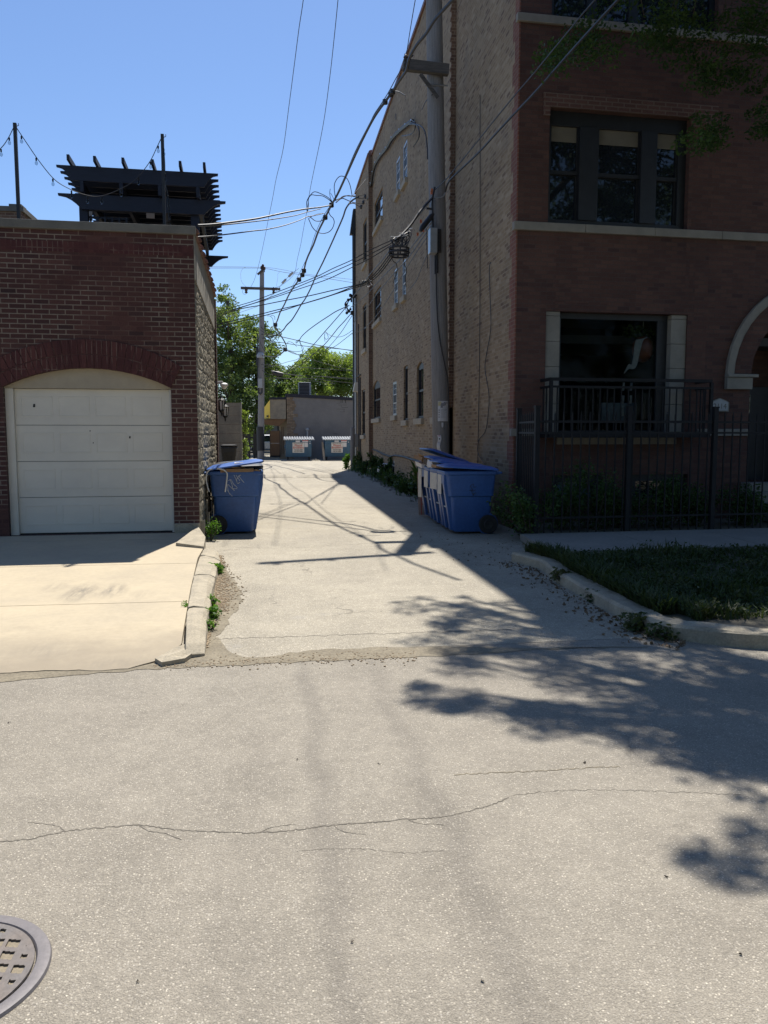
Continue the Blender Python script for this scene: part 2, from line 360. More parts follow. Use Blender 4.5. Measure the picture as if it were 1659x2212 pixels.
M['facebrick'] = brick('facade_red_brick', [(0, (.105, .056, .047)), (.5, (.122, .065, .053)), (.85, (.142, .077, .061)), (1, (.08, .045, .042))], (.105, .072, .062), ms=.007)
M['lintelbrick'] = brick('lintel_brick', [(0, (.125, .066, .054)), (1, (.155, .084, .067))], (.185, .135, .11), ms=.011)
M['tanbrick'] = brick('common_tan_brick', [(0, (.25, .176, .105)), (.4, (.295, .212, .128)), (.76, (.335, .247, .155)), (.87, (.385, .30, .205)), (.89, (.215, .145, .093)), (1, (.165, .108, .072))], (.34, .265, .18), ms=.010, stain=(.20, .165, .13), grain=.22, bmp=.12, blotch=.55)
M['toothbrick'] = brick('pilaster_brick', [(0, (.17, .10, .07)), (.5, (.24, .145, .095)), (1, (.12, .07, .055))], (.28, .21, .15), ms=.010)
M['block'] = brick('split_face_block', [(0, (.30, .265, .20)), (.5, (.36, .32, .24)), (1, (.26, .235, .185))], (.16, .145, .115), bw=.40, bh=.2, ms=.007, bmp=.3)
M['stone'] = plain('limestone', (.265, .247, .208), (.215, .20, .17), .85, 4, bmp=.2)
M['sill'] = plain('stone_sill', (.40, .34, .25), (.30, .26, .20), .85, 8, bmp=.2)
M['parge'] = plain('parged_wall', (.32, .29, .23), (.24, .22, .18), .9, 3, bmp=.3)
M['coping'] = plain('clay_coping', (.22, .10, .07), (.14, .07, .05), .6, 8)
M['copingstone'] = plain('cap_stone', (.165, .155, .13), (.115, .11, .095), .85, 3, bmp=.2)
M['cream'] = plain('cream_paint', (.64, .60, .51), (.57, .535, .46), .55, 1.2, bmp=.05, vscale=(1, 1, 1.6))
M['stucco'] = plain('stucco', (.40, .34, .245), (.34, .29, .215), .9, 3, bmp=.2)
M['black'] = plain('black_metal', (.008, .009, .011), (.014, .014, .016), .6, 8, spec=.3)
M['navy'] = plain('dark_stained_wood', (.006, .009, .021), (.011, .015, .03), .6, 7, vscale=(1, 1, 6))
M['winframe'] = plain('dark_window_frame', (.012, .014, .018), (.018, .02, .025), .5, 8)
M['pane'] = glass_dark('window_glass')
M['paneb'] = glass_dark('window_glass_pale', (.11, .15, .20), .12)
M['clear'] = glass_clear('clear_glass')
M['white'] = plain('white_plastic', (.70, .69, .66), (.6, .59, .56), .45, 6)
M['blind'] = plain('roller_blind', (.17, .155, .12), (.14, .13, .1), .8, 3)
M['blue'] = plain('blue_cart_plastic', (.040, .115, .33), (.034, .095, .275), .45, 2.2, bmp=.05, bscale=120, fine=.3)
M['bluelid'] = plain('blue_lid_plastic', (.045, .135, .43), (.034, .105, .36), .38, 3, bmp=.05, bscale=60)
M['blackcart'] = plain('black_cart_plastic', (.018, .018, .019), (.03, .03, .03), .4, 4)
M['rubber'] = plain('rubber', (.015, .015, .015), (.025, .024, .022), .8, 6)
M['card'] = plain('cardboard', (.33, .20, .10), (.26, .155, .08), .9, 5)
M['paper'] = plain('paper', (.66, .66, .68), (.58, .58, .6), .8, 10)
M['pole'] = plain('weathered_pole_wood', (.36, .345, .33), (.22, .21, .205), .9, 6, bmp=.7, vscale=(7, 7, .35), lo=.3, hi=.7, fine=.45)
M['arm'] = plain('crossarm_wood', (.15, .135, .12), (.085, .078, .07), .9, 6, bmp=.5, vscale=(.6, 5, 5), fine=.4)
M['wire'] = plain('cable_black', (.014, .014, .017), (.03, .03, .033), .5, 30)
M['wireg'] = plain('cable_grey', (.16, .165, .17), (.24, .24, .24), .45, 12)
M['steel'] = plain('galvanised_steel', (.42, .43, .44), (.33, .34, .35), .4, 9, metal=.6)
M['porcelain'] = plain('brown_insulator', (.08, .045, .03), (.05, .03, .025), .25, 9)
M['rust'] = plain('cast_iron', (.125, .118, .118), (.165, .13, .105), .6, 3, metal=.2, bmp=.2, bscale=80, fine=.3)
M['ironring'] = plain('cast_iron_ring', (.135, .125, .13), (.165, .15, .15), .6, 4, metal=.2, bmp=.15, bscale=80, fine=.25)
M['grit'] = plain('sand_in_holes', (.27, .225, .16), (.2, .17, .12), .95, 30, bmp=.5)
M['dump'] = plain('dumpster_blue', (.05, .135, .225), (.04, .105, .18), .55, 5, fine=.3)
M['dumplid'] = plain('dumpster_lid', (.38, .40, .42), (.30, .32, .34), .35, 5)
M['yellow'] = plain('yellow_sign', (.85, .58, .03), (.80, .52, .03), .5, 3)
M['greywall'] = plain('grey_painted_block', (.215, .21, .205), (.175, .172, .172), .9, 1.4, bmp=.25, fine=.2)
M['blockwall'] = plain('weathered_block_wall', (.33, .29, .22), (.22, .20, .165), .9, 1.6, bmp=.3, fine=.25)
M['plywood'] = plain('plywood', (.20, .115, .055), (.155, .088, .045), .8, 4, vscale=(6, 6, .6))
M['darkwood'] = plain('dark_fence_wood', (.035, .035, .033), (.055, .052, .047), .9, 5, vscale=(8, 8, .6))
M['red'] = plain('red_ink', (.55, .03, .025), (.5, .03, .025), .6, 5)
M['ink'] = plain('black_ink', (.03, .03, .035), (.05, .05, .055), .7, 9)
M['chalk'] = plain('paint_scrawl', (.62, .63, .65), (.36, .39, .46), .8, 40)
M['soot'] = plain('black_smear', (.02, .02, .02), (.06, .058, .055), .9, 25)
M['roof'] = plain('roofing_felt', (.08, .08, .085), (.11, .11, .11), .9, 3)
M['leafnear'] = foliage('street_tree_leaves', (.022, .05, .018), (.038, .078, .024), (.07, .125, .035), 1.3, .35)
M['leafdark'] = foliage('deep_green_leaves', (.05, .085, .035), (.105, .155, .06), (.19, .245, .10), .55, .42)
M['leafpale'] = foliage('pale_green_leaves', (.11, .165, .055), (.20, .27, .085), (.30, .38, .14), .45, .4)
M['weed'] = foliage('weed_leaves', (.04, .10, .015), (.08, .18, .025), (.13, .26, .045), 6, .35)
M['shrub'] = foliage('shrub_leaves', (.025, .055, .018), (.045, .09, .028), (.08, .14, .045), 2.5, .3)
M['grass'] = foliage('grass_blades', (.035, .052, .022), (.05, .075, .03), (.10, .105, .05), 2.6, .3)
M['bark'] = plain('bark', (.10, .08, .06), (.05, .042, .034), .95, 7, bmp=.8, vscale=(4, 4, .8))
M['bulb'] = glass_dark('bulb_glass', (.5, .5, .5), .05)
M['carpaint'] = plain('silver_car_paint', (.55, .56, .58), (.5, .51, .53), .25, 2, metal=.3)
M['orange'] = plain('rust_orange_glaze', (.32, .085, .03), (.2, .055, .025), .5, 6)
M['rope'] = plain('cotton_rope', (.55, .52, .46), (.42, .4, .36), .9, 20)
M['awning'] = plain('dark_green_awning', (.012, .022, .022), (.018, .03, .03), .8, 5)
# ================================================================== GROUND
def struct(o): o['kind'] = 'structure'; return o
mb = MB(); mb.quad((-400, -400, -.03), (400, -400, -.03), (400, 600, -.03), (-400, 600, -.03)); struct(mb.build('ground', M['ground']))
def gp(pts, z=0): return [G(a, b, z).xy for a, b in pts]
rng = random.Random(3)
# street: far edge follows the gutter line
edge = gp([(-300, 1492), (0, 1470), (180, 1455), (400, 1436), (560, 1428), (760, 1422), (900, 1417), (1100, 1409), (1300, 1402), (1480, 1400), (1659, 1402), (2100, 1408)])
edge = [(-40, edge[0].y-.6)] + [(p.x, p.y+.7) for p in edge] + [(45, edge[-1].y+2.2)]
mb = MB(); mb.add([(-40, -9, 0), (45, -9, 0)] + [(x, y, 0) for x, y in reversed(edge)], [tuple(range(2+len(edge)))])
# cracks and the sealed joint are part of the road surface
def ribbon(mb, pxs, wpx, z=.0015, jitter=1.5, k=14):
    P = pxsmooth(pxs, k); P = [(a+rng.uniform(-jitter, jitter), b+rng.uniform(-jitter, jitter)) for a, b in P]
    L = []
    for i, (a, b) in enumerate(P):
        g = G(a, b, z); t = G(*P[min(i+1, len(P)-1)], z)-G(*P[max(i-1, 0)], z); nrm = V((-t.y, t.x, 0)).normalized()
        wd = wpx*rng.uniform(.35, 1.0); L.append((g-nrm*wd/2, g+nrm*wd/2))
    for i in range(len(L)-1): mb.quad(L[i][0], L[i+1][0], L[i+1][1], L[i][1])
mb.mi = 1
ribbon(mb, [(-30, 1820), (60, 1812), (140, 1795), (230, 1787), (300, 1782), (390, 1793), (480, 1797), (560, 1798), (640, 1792), (720, 1782), (800, 1776), (880, 1769), (950, 1765), (1010, 1752), (1060, 1738), (1100, 1722)], .009)
for br_ in ([(300, 1782), (318, 1793), (352, 1799), (392, 1812)], [(560, 1798), (585, 1788), (640, 1779)], [(720, 1782), (738, 1794), (790, 1803)], [(880, 1769), (905, 1778), (960, 1781)], [(140, 1795), (120, 1783), (60, 1776)]): ribbon(mb, br_, .005, jitter=1.2, k=6)
ribbon(mb, [(1110, 1717), (1200, 1708), (1300, 1706), (1400, 1708), (1500, 1712), (1600, 1716)], .004)
ribbon(mb, [(640, 1838), (760, 1832), (880, 1842), (960, 1836)], .003)
mb.mi = 2
ribbon(mb, [(980, 1673), (1080, 1668), (1180, 1664), (1280, 1658), (1340, 1655)], .011, jitter=2.0)
struct(mb.build('street', [M['road'], M['tar'], M['dirt']]))
# alley pavement, from the gutter to the cross alley at the far end
ae = gp([(400, 1437), (480, 1424), (545, 1428), (600, 1416), (700, 1411), (800, 1404), (900, 1398), (1040, 1393), (1200, 1386), (1330, 1380), (1420, 1381)])
mb = MB(); pl = [(p.x, p.y) for p in ae] + [(3.6, 7.4), (3.75, 9.5), (4.2, 13.2), (4.2, 40.2), (16, 40.2), (16, 62), (-14, 62), (-14, 38.5), (-1.3, 38.5), (-1.45, 16.2), (-1.35, 12.0), (-1.1, 11.4), (-1.1, 6.3), (-1.0, 5.9)]
mb.poly([(x, y, .002) for x, y in pl])
mb.mi = 1
ribbon(mb, [(470, 1380), (600, 1376), (760, 1371), (900, 1366), (1040, 1362), (1180, 1356)], .011, z=.0035)
ribbon(mb, [(560, 1040), (640, 1035), (700, 1041), (760, 1034)], .012, z=.0035)
ribbon(mb, [(560, 1108), (700, 1107), (820, 1110), (900, 1112)], .014, z=.0035)
ribbon(mb, [(480, 1181), (600, 1184), (760, 1176), (900, 1172), (1080, 1174)], .008, z=.0035)
struct(mb.build('alley_pavement', [M['alley'], M['tar']]))
# grit washed along the gutter
mb = MB()
up = pxsmooth([(-200, 1462), (0, 1446), (120, 1441), (240, 1440), (330, 1428), (390, 1404), (430, 1380), (470, 1378), (500, 1410), (560, 1420), (640, 1408), (740, 1401), (860, 1398), (980, 1396), (1100, 1399), (1240, 1398), (1400, 1397)], 6)
dn = pxsmooth([(-200, 1490), (0, 1473), (160, 1458), (320, 1446), (440, 1440), (560, 1434), (700, 1428), (860, 1420), (1000, 1414), (1150, 1404), (1280, 1400), (1400, 1398)], 6)
up = [(a, b+rng.uniform(-2, 2)) for a, b in up]; dn = [(a, b+rng.uniform(-2, 2)) for a, b in dn]
pts = [G(a, b, .003) for a, b in up] + [G(a, b, .003) for a, b in reversed(dn)]
mb.poly(pts); struct(mb.build('gutter_grit', M['dirt']))
# speed humps across the alley (two broken strips)
mb = MB()
for (xa, xb) in ((560, 632), (641, 740)):
    L = 14; rows = []
    for i in range(L+1):
        t = i/L; c = G(xa+(xb-xa)*t, 1030, 0); e = min(1, 5*t, 5*(1-t))**.5 if 0 < t < 1 else .05
        rows.append([(c.x, c.y+dy*(.6+.4*e)+rng.uniform(-.05, .05), .009+h*e) for dy, h in ((-.75, 0), (-.45, .07), (0, .10), (.45, .07), (.75, 0))])
    for i in range(L):
        for j in range(4): mb.quad(rows[i][j], rows[i+1][j], rows[i+1][j+1], rows[i][j+1])
struct(mb.build('speed_hump', M['alley'], smooth=True))
# driveway apron in front of the garage, rising to its floor
GC = G(432, 1150, .16)
eL = V((math.cos(math.radians(2.1)), math.sin(math.radians(2.1)), 0)); nL = V((eL.y, -eL.x, 0)); FL = Frame(GC, eL, nL)
def zD(x, y): return .004+.034*max(0, min(1, (y-5.6)/.7))+.122*max(0, min(1, (y-6.0)/6.0))
fr = pxsmooth([(-330, 1470), (-120, 1453), (0, 1446), (120, 1441), (240, 1440), (320, 1427), (375, 1405), (392, 1392)], 5)
fr = [G(a, b+rng.uniform(-1.5, 1.5), .03) for a, b in fr]
sd = [G(400, 1340, .05), G(412, 1270, .08), G(427, 1205, .12), G(441, 1180, .14)]
bk = [FL.P(.02, 0, 0), FL.P(-7.2, 0, 0)]
poly = [(p.x, p.y) for p in fr+sd+bk]
def cutpoly(poly, y0, y1):
    def clip(pl, sgn, yc):
        out = []
        for i in range(len(pl)):
            a, b = pl[i], pl[(i+1) % len(pl)]; ia, ib = sgn*(a[1]-yc) >= 0, sgn*(b[1]-yc) >= 0
            if ia: out.append(a)
            if ia != ib: t = (yc-a[1])/(b[1]-a[1]); out.append((a[0]+(b[0]-a[0])*t, yc))
        return out
    return clip(clip(poly, 1, y0), -1, y1)
mb = MB(); ys = [4.5, 5.9, 6.35, 7.6, 9.6, 11.55, 13]
for a, b in zip(ys, ys[1:]):
    q = cutpoly(poly, a+(.006 if a > 7 else 0), b-(.006 if b > 7 else 0))
    if len(q) > 2: mb.prism(q, 0, zD)
struct(mb.build('driveway', M['conc']))
# kerb stones between driveway and alley
mb = MB()
Lk = [(398, 1388), (407, 1310), (418, 1240), (432, 1198), (442, 1182)]; Rk = [(436, 1385), (448, 1308), (461, 1240), (472, 1205), (470, 1188)]
def krow(i): return G(*Lk[i], .13), G(*Rk[i], .12)
for i in range(4):
    (l0, r0), (l1, r1) = krow(i), krow(i+1); gap = .02
    d = (l1-l0).normalized()*gap
    rings = []
    for t in (0, .12, .35, .6, .85, 1):
        l = l0.lerp(l1, t)+(d if t == 0 else -d if t == 1 else V((0, 0, 0))); r = r0.lerp(r1, t)+(d if t == 0 else -d if t == 1 else V((0, 0, 0)))
        j = lambda: V((rng.uniform(-.008, .008), rng.uniform(-.006, .006), rng.uniform(-.006, .006)))
        lo = .01 if t in (0, 1) else 0
        kz = {0: .25, .12: .6, .35: .92}.get(t, 1) if i == 0 else 1
        q_ = [V((l.x, l.y, .0)), V((l.x, l.y, .125-lo))+j(), l.lerp(r, .3)+j()+V((0, 0, .005-lo)), l.lerp(r, .8)+j()-V((0, 0, lo)), V((r.x+.015, r.y, .085))+j(), V((r.x+.02, r.y, 0))]
        rings.append([V((v.x, v.y, v.z*kz)) for v in q_])
    mb.loft(rings)
struct(mb.build('kerb', M['kerb'], smooth=False, bevel=.008))
mb = MB()   # broken concrete lump at the kerb end and the chamfered corner block at the garage
b = [G(a, c, 0) for a, c in ((335, 1432), (380, 1408), (424, 1392), (428, 1412), (400, 1432), (350, 1441))]
c = sum(b, V((0, 0, 0)))/6
mb.loft([[V((p.x, p.y, .0)) for p in b], [V((p.x, p.y, .035))*1 for p in b], [V((c.x+(p.x-c.x)*.6, c.y+(p.y-c.y)*.6,   .042+rng.uniform(-.022, .018))) for p in b]])
b = [G(a, c, .12) for a, c in ((380, 1182), (440, 1187), (444, 1172), (428, 1155))]
mb.loft([[V((p.x, p.y, .05)) for p in b], [V((p.x, p.y, .2+h)) for p, h in zip(b, (-.02, -.04, .0, .05))]])
struct(mb.build('kerb', M['kerb']))
# brown grit bank against the kerb
mb = MB()
q = pxsmooth([(468, 1200), (486, 1225), (512, 1262), (522, 1290), (505, 1325), (490, 1350), (470, 1375), (440, 1400), (436, 1380), (446, 1310), (460, 1240)], 5)
mb.poly([G(a+rng.uniform(-5, 4), b+rng.uniform(-4, 4), .005) for a, b in q]); struct(mb.build('grit_bank', M['dirt']))
mb = MB(); 
def pebble(mb, p, s):
    r = []
    for h, k in ((0, 1), (.5, .8), (.8, .25)):
        r.append([(p.x+s*k*math.cos(q)*rng.uniform(.7, 1.2), p.y+s*k*math.sin(q)*rng.uniform(.7, 1.2), p.z+h*s) for q in (0, 1.26, 2.5, 3.77, 5)])
    mb.loft(r)
for _ in range(2600):
    t = rng.random(); y = 1200+t*200; xm = 436+(1-t)*36 if t > .1 else 468
    wmax = 8+50*math.exp(-((t-.42)/.25)**2)
    pebble(mb, G(xm+abs(rng.gauss(0, .5))*wmax, y, .004), rng.uniform(.006, .014))
for _ in range(420):
    x = rng.uniform(330, 900); pebble(mb, G(x, 1448-x*.035+rng.gauss(0, 7), .002), rng.uniform(.004, .01))
M['peb'] = plain('tan_pebbles', (.40, .31, .20), (.22, .16, .10), .9, 60)
tag(mb.build('gravel', M['peb'], fix=False), 'loose tan grit heaped beside the kerb and gutter', 'gravel', kind='stuff')
# dry leaf bits on the street
mb = MB()
for (a, b) in ((758, 2031), (1042, 2118), (1438, 1893), (92, 1389), (640, 1640), (1262, 1647), (20, 1560), (820, 1650), (1600, 2060), (300, 2120)):
    leaves(mb, G(a, b, .004)+V((0, 0, .001)), .008, 3, .014, rng, .15)
tag(mb.build('leaf_litter', M['bark'], fix=False), 'small dry leaf bits lying on the street', 'leaf litter', kind='stuff')
# right side: kerb, verge, pavement
ko = [G(a, b, .13) for a, b in pxsmooth([(1105, 1192), (1166, 1208), (1196, 1230), (1241, 1254), (1300, 1285), (1357, 1314), (1413, 1338), (1468, 1348), (1554, 1359), (1659, 1367), (1900, 1380)], 3)]
ko.append(V((40, ko[-1].y+1.2, .13)))
ki = []
for i, p in enumerate(ko):
    t = ko[min(i+1, len(ko)-1)]-ko[max(i-1, 0)]; nr = V((-t.y, t.x, 0)).normalized(); ki.append(p+nr*.17)
mb = MB(); rings = []
for o_, i_ in zip(ko, ki):
    j = lambda: rng.uniform(-.008, .008)
    rings.append([V((o_.x, o_.y, -.01)), V((o_.x+j()*.5, o_.y+j()*.5, .10+j())), V((o_.x, o_.y, .125+j()))*1+(i_-o_)*.12, V((i_.x, i_.y, .13+j())), V((i_.x, i_.y, -.01))])
mb.loft(rings); struct(mb.build('kerb', M['kerb']))
eR = V((math.cos(math.radians(3)), math.sin(math.radians(3)), 0)); nR = V((eR.y, -eR.x, 0))
BX = 3.98; FRC = V((BX, 13.27, 0)); FR = Frame(FRC, eR, nR)
ws0 = V((3.50, 9.85, 0)); ws1 = V((3.62, 11.65, 0))
mb = MB(); fr_ = [ws0, ws0+eR*36]; bk_ = [ws1+eR*36, ws1]
for k in range(14):
    a, b = 1.5*k+.006+(0 if k else 0), 1.5*(k+1)-.006
    mb.prism([((ws0+eR*a).x, (ws0+eR*a).y), ((ws0+eR*b).x, (ws0+eR*b).y), ((ws1+eR*b).x, (ws1+eR*b).y), ((ws1+eR*a).x, (ws1+eR*a).y)], 0, .125)
struct(mb.build('sidewalk', M['walk']))
mb = MB(); mb.poly([(p.x, p.y, .10) for p in ki] + [(40, 14, .10), ((ws0+eR*1).x+2, (ws0+eR*1).y, .10), (3.66, 9.8, .10)])
struct(mb.build('verge', M['ground']))
mb = MB(); mb.poly([(3.66, 11.6, .11), (40, 13.4, .11), (40, 15.3, .11), (4.0, 13.4, .11)]); struct(mb.build('planting_bed', M['ground']))

# ================================================================== BRICK GARAGE
u0, zt = FL.uz(0, 472); _, ztr = FL.uz(428, 490); zcap = ztr
garage = thing('brick_garage', (GC.x-3, GC.y+2, .1), 'dark red brick garage with arched white door beside the alley', 'garage')
uL, _ = FL.uz(6, 838); uR, zs_ = FL.uz(369, 838); um, zpk = FL.uz(187, 795); zf = .16
hole = (uL, uR, zf, zpk, zpk-zs_)
mb = MB(); walled(mb, FL, -6.6, 0, 0, zcap-.118, [hole], .16); front = mb.build('front_wall', M['redbrick'], garage)
# brick arch over the opening
ui, zi = FL.uz(392, 792); _, zo = FL.uz(187, 733)
inn = arcpts(uL, uR, zpk, zpk-zs_, 24); out = arcpts(2*um-ui, ui, zo, zo-zi, 24)
mb = MB()
for i in range(24):
    a, b, c, d = inn[i], inn[i+1], out[i+1], out[i]
    g = .12
    for (p, q) in ((0, .46), (.5, 1)):
        f = lambda m, n_, t: (m[0]+(n_[0]-m[0])*t, m[1]+(n_[1]-m[1])*t)
        t0, t1 = .05, .95
        A, B = f(a, b, t0), f(a, b, t1); Cc, D = f(c, d, 1-t1), f(c, d, 1-t0)
        A2, B2 = f(A, D, p), f(B, Cc, p); C2, D2 = f(B, Cc, q), f(A, D, q)
        mb.fprism(FL, [A2, B2, C2, D2], -.022, .05)
mb.build('brick_arch', M['archbrick'], garage)
mb = MB(); mb.fprism(FL, inn[0:1]+inn[1:]+[out[-1]]+list(reversed(out[:-1])), -.016, .04) if False else None
for i in range(24): mb.fprism(FL, [inn[i], inn[i+1], out[i+1], out[i]], -.012, .05)
M['archmortar'] = plain('arch_mortar', (.085, .038, .036), (.17, .12, .10), .95, 5, lo=.52, hi=.66)
mb.build('arch_mortar', M['archmortar'], garage)
# stucco infill above the door, door frame, sectional door
_, zdt = FL.uz(187, 839)
mb = MB(); pts = [(uL, zdt+.0)]+[(u, max(z, zdt)) for u, z in inn]+[(uR, zdt)]
mb.fprism(FL, [(uL, zdt), (uR, zdt)]+list(reversed(inn)), .07, .12); mb.build('arch_infill', M['stucco'], garage)
mb = MB(); mb.fbox(FL, uL, uL+.11, zf, zdt-.002, .08, .2); mb.build('door_jamb', M['cream'], garage, bevel=.006); mb = MB(); mb.fbox(FL, uR-.035, uR, zf, zdt-.002, .08, .2); mb.build('door_jamb', M['cream'], garage, bevel=.006)
mb = MB(); d0 = .13; a, b = uL+.112, uR-.037; H4 = (zdt-zf-.02)/4
for k in range(4):
    z0 = zf+.02+k*H4; mb.fbox(FL, a, b, z0+.002, z0+H4-.004, d0, d0+.04)
    W4 = (b-a-.12)/4
    for c in range(4):
        x0 = a+.08+c*W4+.0; x1 = x0+W4-.07
        zz0, zz1 = z0+.12, z0+H4-.11
        for (p, q, r, s_) in ((x0, x1, zz1-.018, zz1), (x0, x1, zz0, zz0+.018), (x0, x0+.018, zz0+.018, zz1-.018), (x1-.018, x1, zz0+.018, zz1-.018)):
            mb.fbox(FL, p, q, r, s_, d0-.0045, d0+.001)
door = mb.build('garage_door', M['cream'], garage, bevel=.004)
for px, py, s_ in ((69, 876, .02), (191, 931, .008), (198, 957, .008), (278, 945, .014), (203, 885, .01)):
    mb = MB(); u, z = FL.uz(px, py); mb.fprism(FL, [(u-s_, z-s_), (u+s_*.6, z-s_), (u+s_*.7, z+s_*1.3), (u-s_*.5, z+s_*1.4)], d0-.004, d0+.001); mb.build('scuff_mark', M['soot'], door)
mb = MB(); mb.fbox(FL, a, b, zf+.001, zf+.018, d0, d0+.03); mb.build('bottom_seal', M['rubber'], door)
# header course and cap
_, za = FL.uz(200, 546); _, zb = FL.uz(200, 524)
mb = MB(); mb.fbox(FL, -6.6, .0, za, zb, -.004, .02); mb.build('soldier_course', M['archbrick'], garage)
mb = MB(); mb.fbox(FL, -6.65, .035, zcap-.118, zcap, -.04, .34); mb.build('parapet_cap', M['copingstone'], garage, bevel=.008)
u2, z2 = FL.uz(372, 1128)
mb = MB(); mb.fbox(FL, uR+.002, .004, .05, z2-.02, -.012, .05); mb.build('pier_base', M['kerb'], garage, bevel=.006)
# side wall along the alley (split faced block), its parged top band and clay coping tiles
SX = GC.x; Y0 = GC.y; Y1 = 16.05
FGS = Frame((SX, Y0, 0), (0, 1, 0), (1, 0, 0)); ztf = zcap-.10; ztb = 4.22
def ztop(u): return ztf+(ztb-ztf)*u/(Y1-Y0)
mb = MB(); nu, nz = 84, 110; idx = {}
for i in range(nu+1):
    u = .006+(Y1-Y0-.006)*i/nu
    for j in range(nz+1):
        z = (ztop(u)-.62)*j/nz
        row = int(z/.2); cu = (u+(.2 if row % 2 else 0)) % .4; cz = z % .2
        jn = min(cz, .2-cz, cu, .4-cu)
        dd = -.018*max(0, 1-jn/.02)
        nn = mnoise.noise(V((u*14, z*14, 3)))*.018+mnoise.noise(V((u*34, z*34, 9)))*.010
        mb.v.append(tuple(FGS.P(u, z, -(nn+dd))))
for i in range(nu):
    for j in range(nz):
        q = i*(nz+1)+j; mb.f.append((q, q+nz+1, q+nz+2, q+1)); mb.m.append(0)
mb.build('side_wall', M['block'], garage)
mb = MB()
mb.fprism(FGS, [(.004, ztop(0)-.63), (Y1-Y0, ztop(Y1-Y0)-.63), (Y1-Y0, ztop(Y1-Y0)), (.004, ztop(0))], -.012, .02); mb.build('parged_band', M['parge'], garage)
mb = MB()
nT = 10
for k in range(nT):
    t0, t1 = k/nT, (k+1.06)/nT
    ua, ub = (Y1-Y0)*t0+.05, (Y1-Y0)*min(1.02, t1)
    za, zb = ztop(ua)+.02, ztop(ub)+.02
    A = []
    for (u, z, s_) in ((ua, za+.03, 1.25), (ua+.06, za+.03, 1.25), (ua+.065, za+.01, 1.0), (ub, zb, 1.0)):
        A.append([FGS.P(u, z+s_*.075*math.sin(q)-.02, s_*.12*math.cos(q)+.07) for q in [math.pi*i/8 for i in range(9)]]+[FGS.P(u, z-.03, -.05), FGS.P(u, z-.03, .2)][::-1])
    mb.loft(A)
mb.build('coping_tile', M['coping'], garage)
mb = MB(); mb.fbox(FGS, Y1-Y0, Y1-Y0+.22, 0, 4.15, -.03, .3); mb.fbox(FGS, Y1-Y0+.22, 6.2, 0, 3.9, .2, .5); mb.build('rear_wall', M['redbrick'], garage)
mb = MB(); mb.prism([(p.x, p.y) for p in (FL.P(-6.6, 0, .36), FL.P(-.25, 0, .36), FL.P(-.25, 0, 6.1), FL.P(-6.6, 0, 6.1))], 3.95, 4.1)
mb.quad(FL.P(-6.6, 0, 0.01), FL.P(-6.6, 0, 6.1), FL.P(-6.6, 4.0, 6.1), FL.P(-6.6, zcap-.15, .01)); mb.quad(FL.P(-6.6, 0, 6.1), FL.P(-.3, 0, 6.1), FL.P(-.3, 4, 6.1), FL.P(-6.6, 4, 6.1)); mb.build('roof', M['roof'], garage)

# ================================================================== PERGOLA on the garage roof
PA = math.radians(2.6); eP = V((math.cos(PA), math.sin(PA), 0)); nP = V((eP.y, -eP.x, 0))
po = oY(471, 375, 14.9); FP = Frame(po, eP, nP); zP = po.z
pl_, _ = FP.uz(121, 359); PW = -pl_; PD = 4.9
perg = thing('pergola', (po.x-PW/2, po.y+PD/2, 4.1), 'dark stained timber pergola with scalloped rafter ends on the garage roof', 'pergola')
def rafter(mb, F, ua, ub, zt_, h, d, th, lip=.24):
    prof = [(ua, zt_), (ua+.005, zt_-.035)]+[(ua+.04+(lip-.04)*t, zt_-.04-(h-.04)*t**1.9) for t in (.01, .25, .5, .7, .85, 1)]
    prof2 = [(ub, zt_), (ub-.005, zt_-.035)]+[(ub-.04-(lip-.04)*t, zt_-.04-(h-.04)*t**1.9) for t in (.01, .25, .5, .7, .85, 1)]
    mb.fprism(F, prof+list(reversed(prof2)), d, d+th)
nr_ = 16
for k in range(nr_):
    mb = MB(); rafter(mb, FP, -PW, 0, zP-.001*k, .24, PD*k/(nr_-1), .045); mb.build('rafter', M['navy'], perg)
for k, t in enumerate((.088, .245, .415, .595, .765, .915)):
    mb = MB(); u = -PW*(1-t); mb.fbox(FP, u-.022, u+.022, zP+.02, zP+.11, -.22, PD+.25); mb.build('roof_slat', M['navy'], perg)
mb = MB(); mb.fbox(FP, -PW+.28, -.24, zP+.001, zP+.018, .1, PD-.1); mb.build('added_shade_cover', M['navy'], perg)  # thin sheet added over the rafters to keep the pergola inside dark
for d in (.15, PD-.2):
    mb = MB(); rafter(mb, FP, -PW-.02, .12, zP-.42, .25, d, .06, .38); mb.build('beam', M['navy'], perg)
for k in range(4):
    mb = MB(); u = -PW+.4+(PW-.75)*k/3; mb.fbox(FP, u-.03, u+.03, zP-.42, zP-.243, 0, PD); mb.build('joist', M['navy'], perg)
for u in (-PW+.38, -.42):
    for d in (.21, PD-.28):
        mb = MB(); mb.fbox(FP, u-.07, u+.07, 3.3, zP-.42, d, d+.14); mb.build('post', M['navy'], perg)
# privacy boards between rear posts, and a small lattice at the left
mb = MB()
for k in range(13): mb.fbox(FP, -PW+.5, -.5, 4.15+k*.145, 4.15+k*.145+.135, PD-.25, PD-.225)
mb.build('back_screen', M['navy'], perg)
mb = MB()
for k in range(6): mb.fbox(FP, -PW+.47+k*.12, -PW+.5+k*.12, 4.15, zP-.75, .26, .285)
for k in range(14): mb.fbox(FP, -PW+.46, -PW+1.12, 4.15+k*.12, 4.18+k*.12, .286, .30)
mb.build('lattice', M['navy'], perg)
for (px, py, h) in ((513, 705, 40), (935, 690, 50)):
    u, z = FP.uz(px*.3307, 219.4+py*.3307); mb = MB(); mb.fbox(FP, u, u+.14, z-.05, z+.28, .5, .53); mb.build('hanging_cloth', M['paper'], perg)

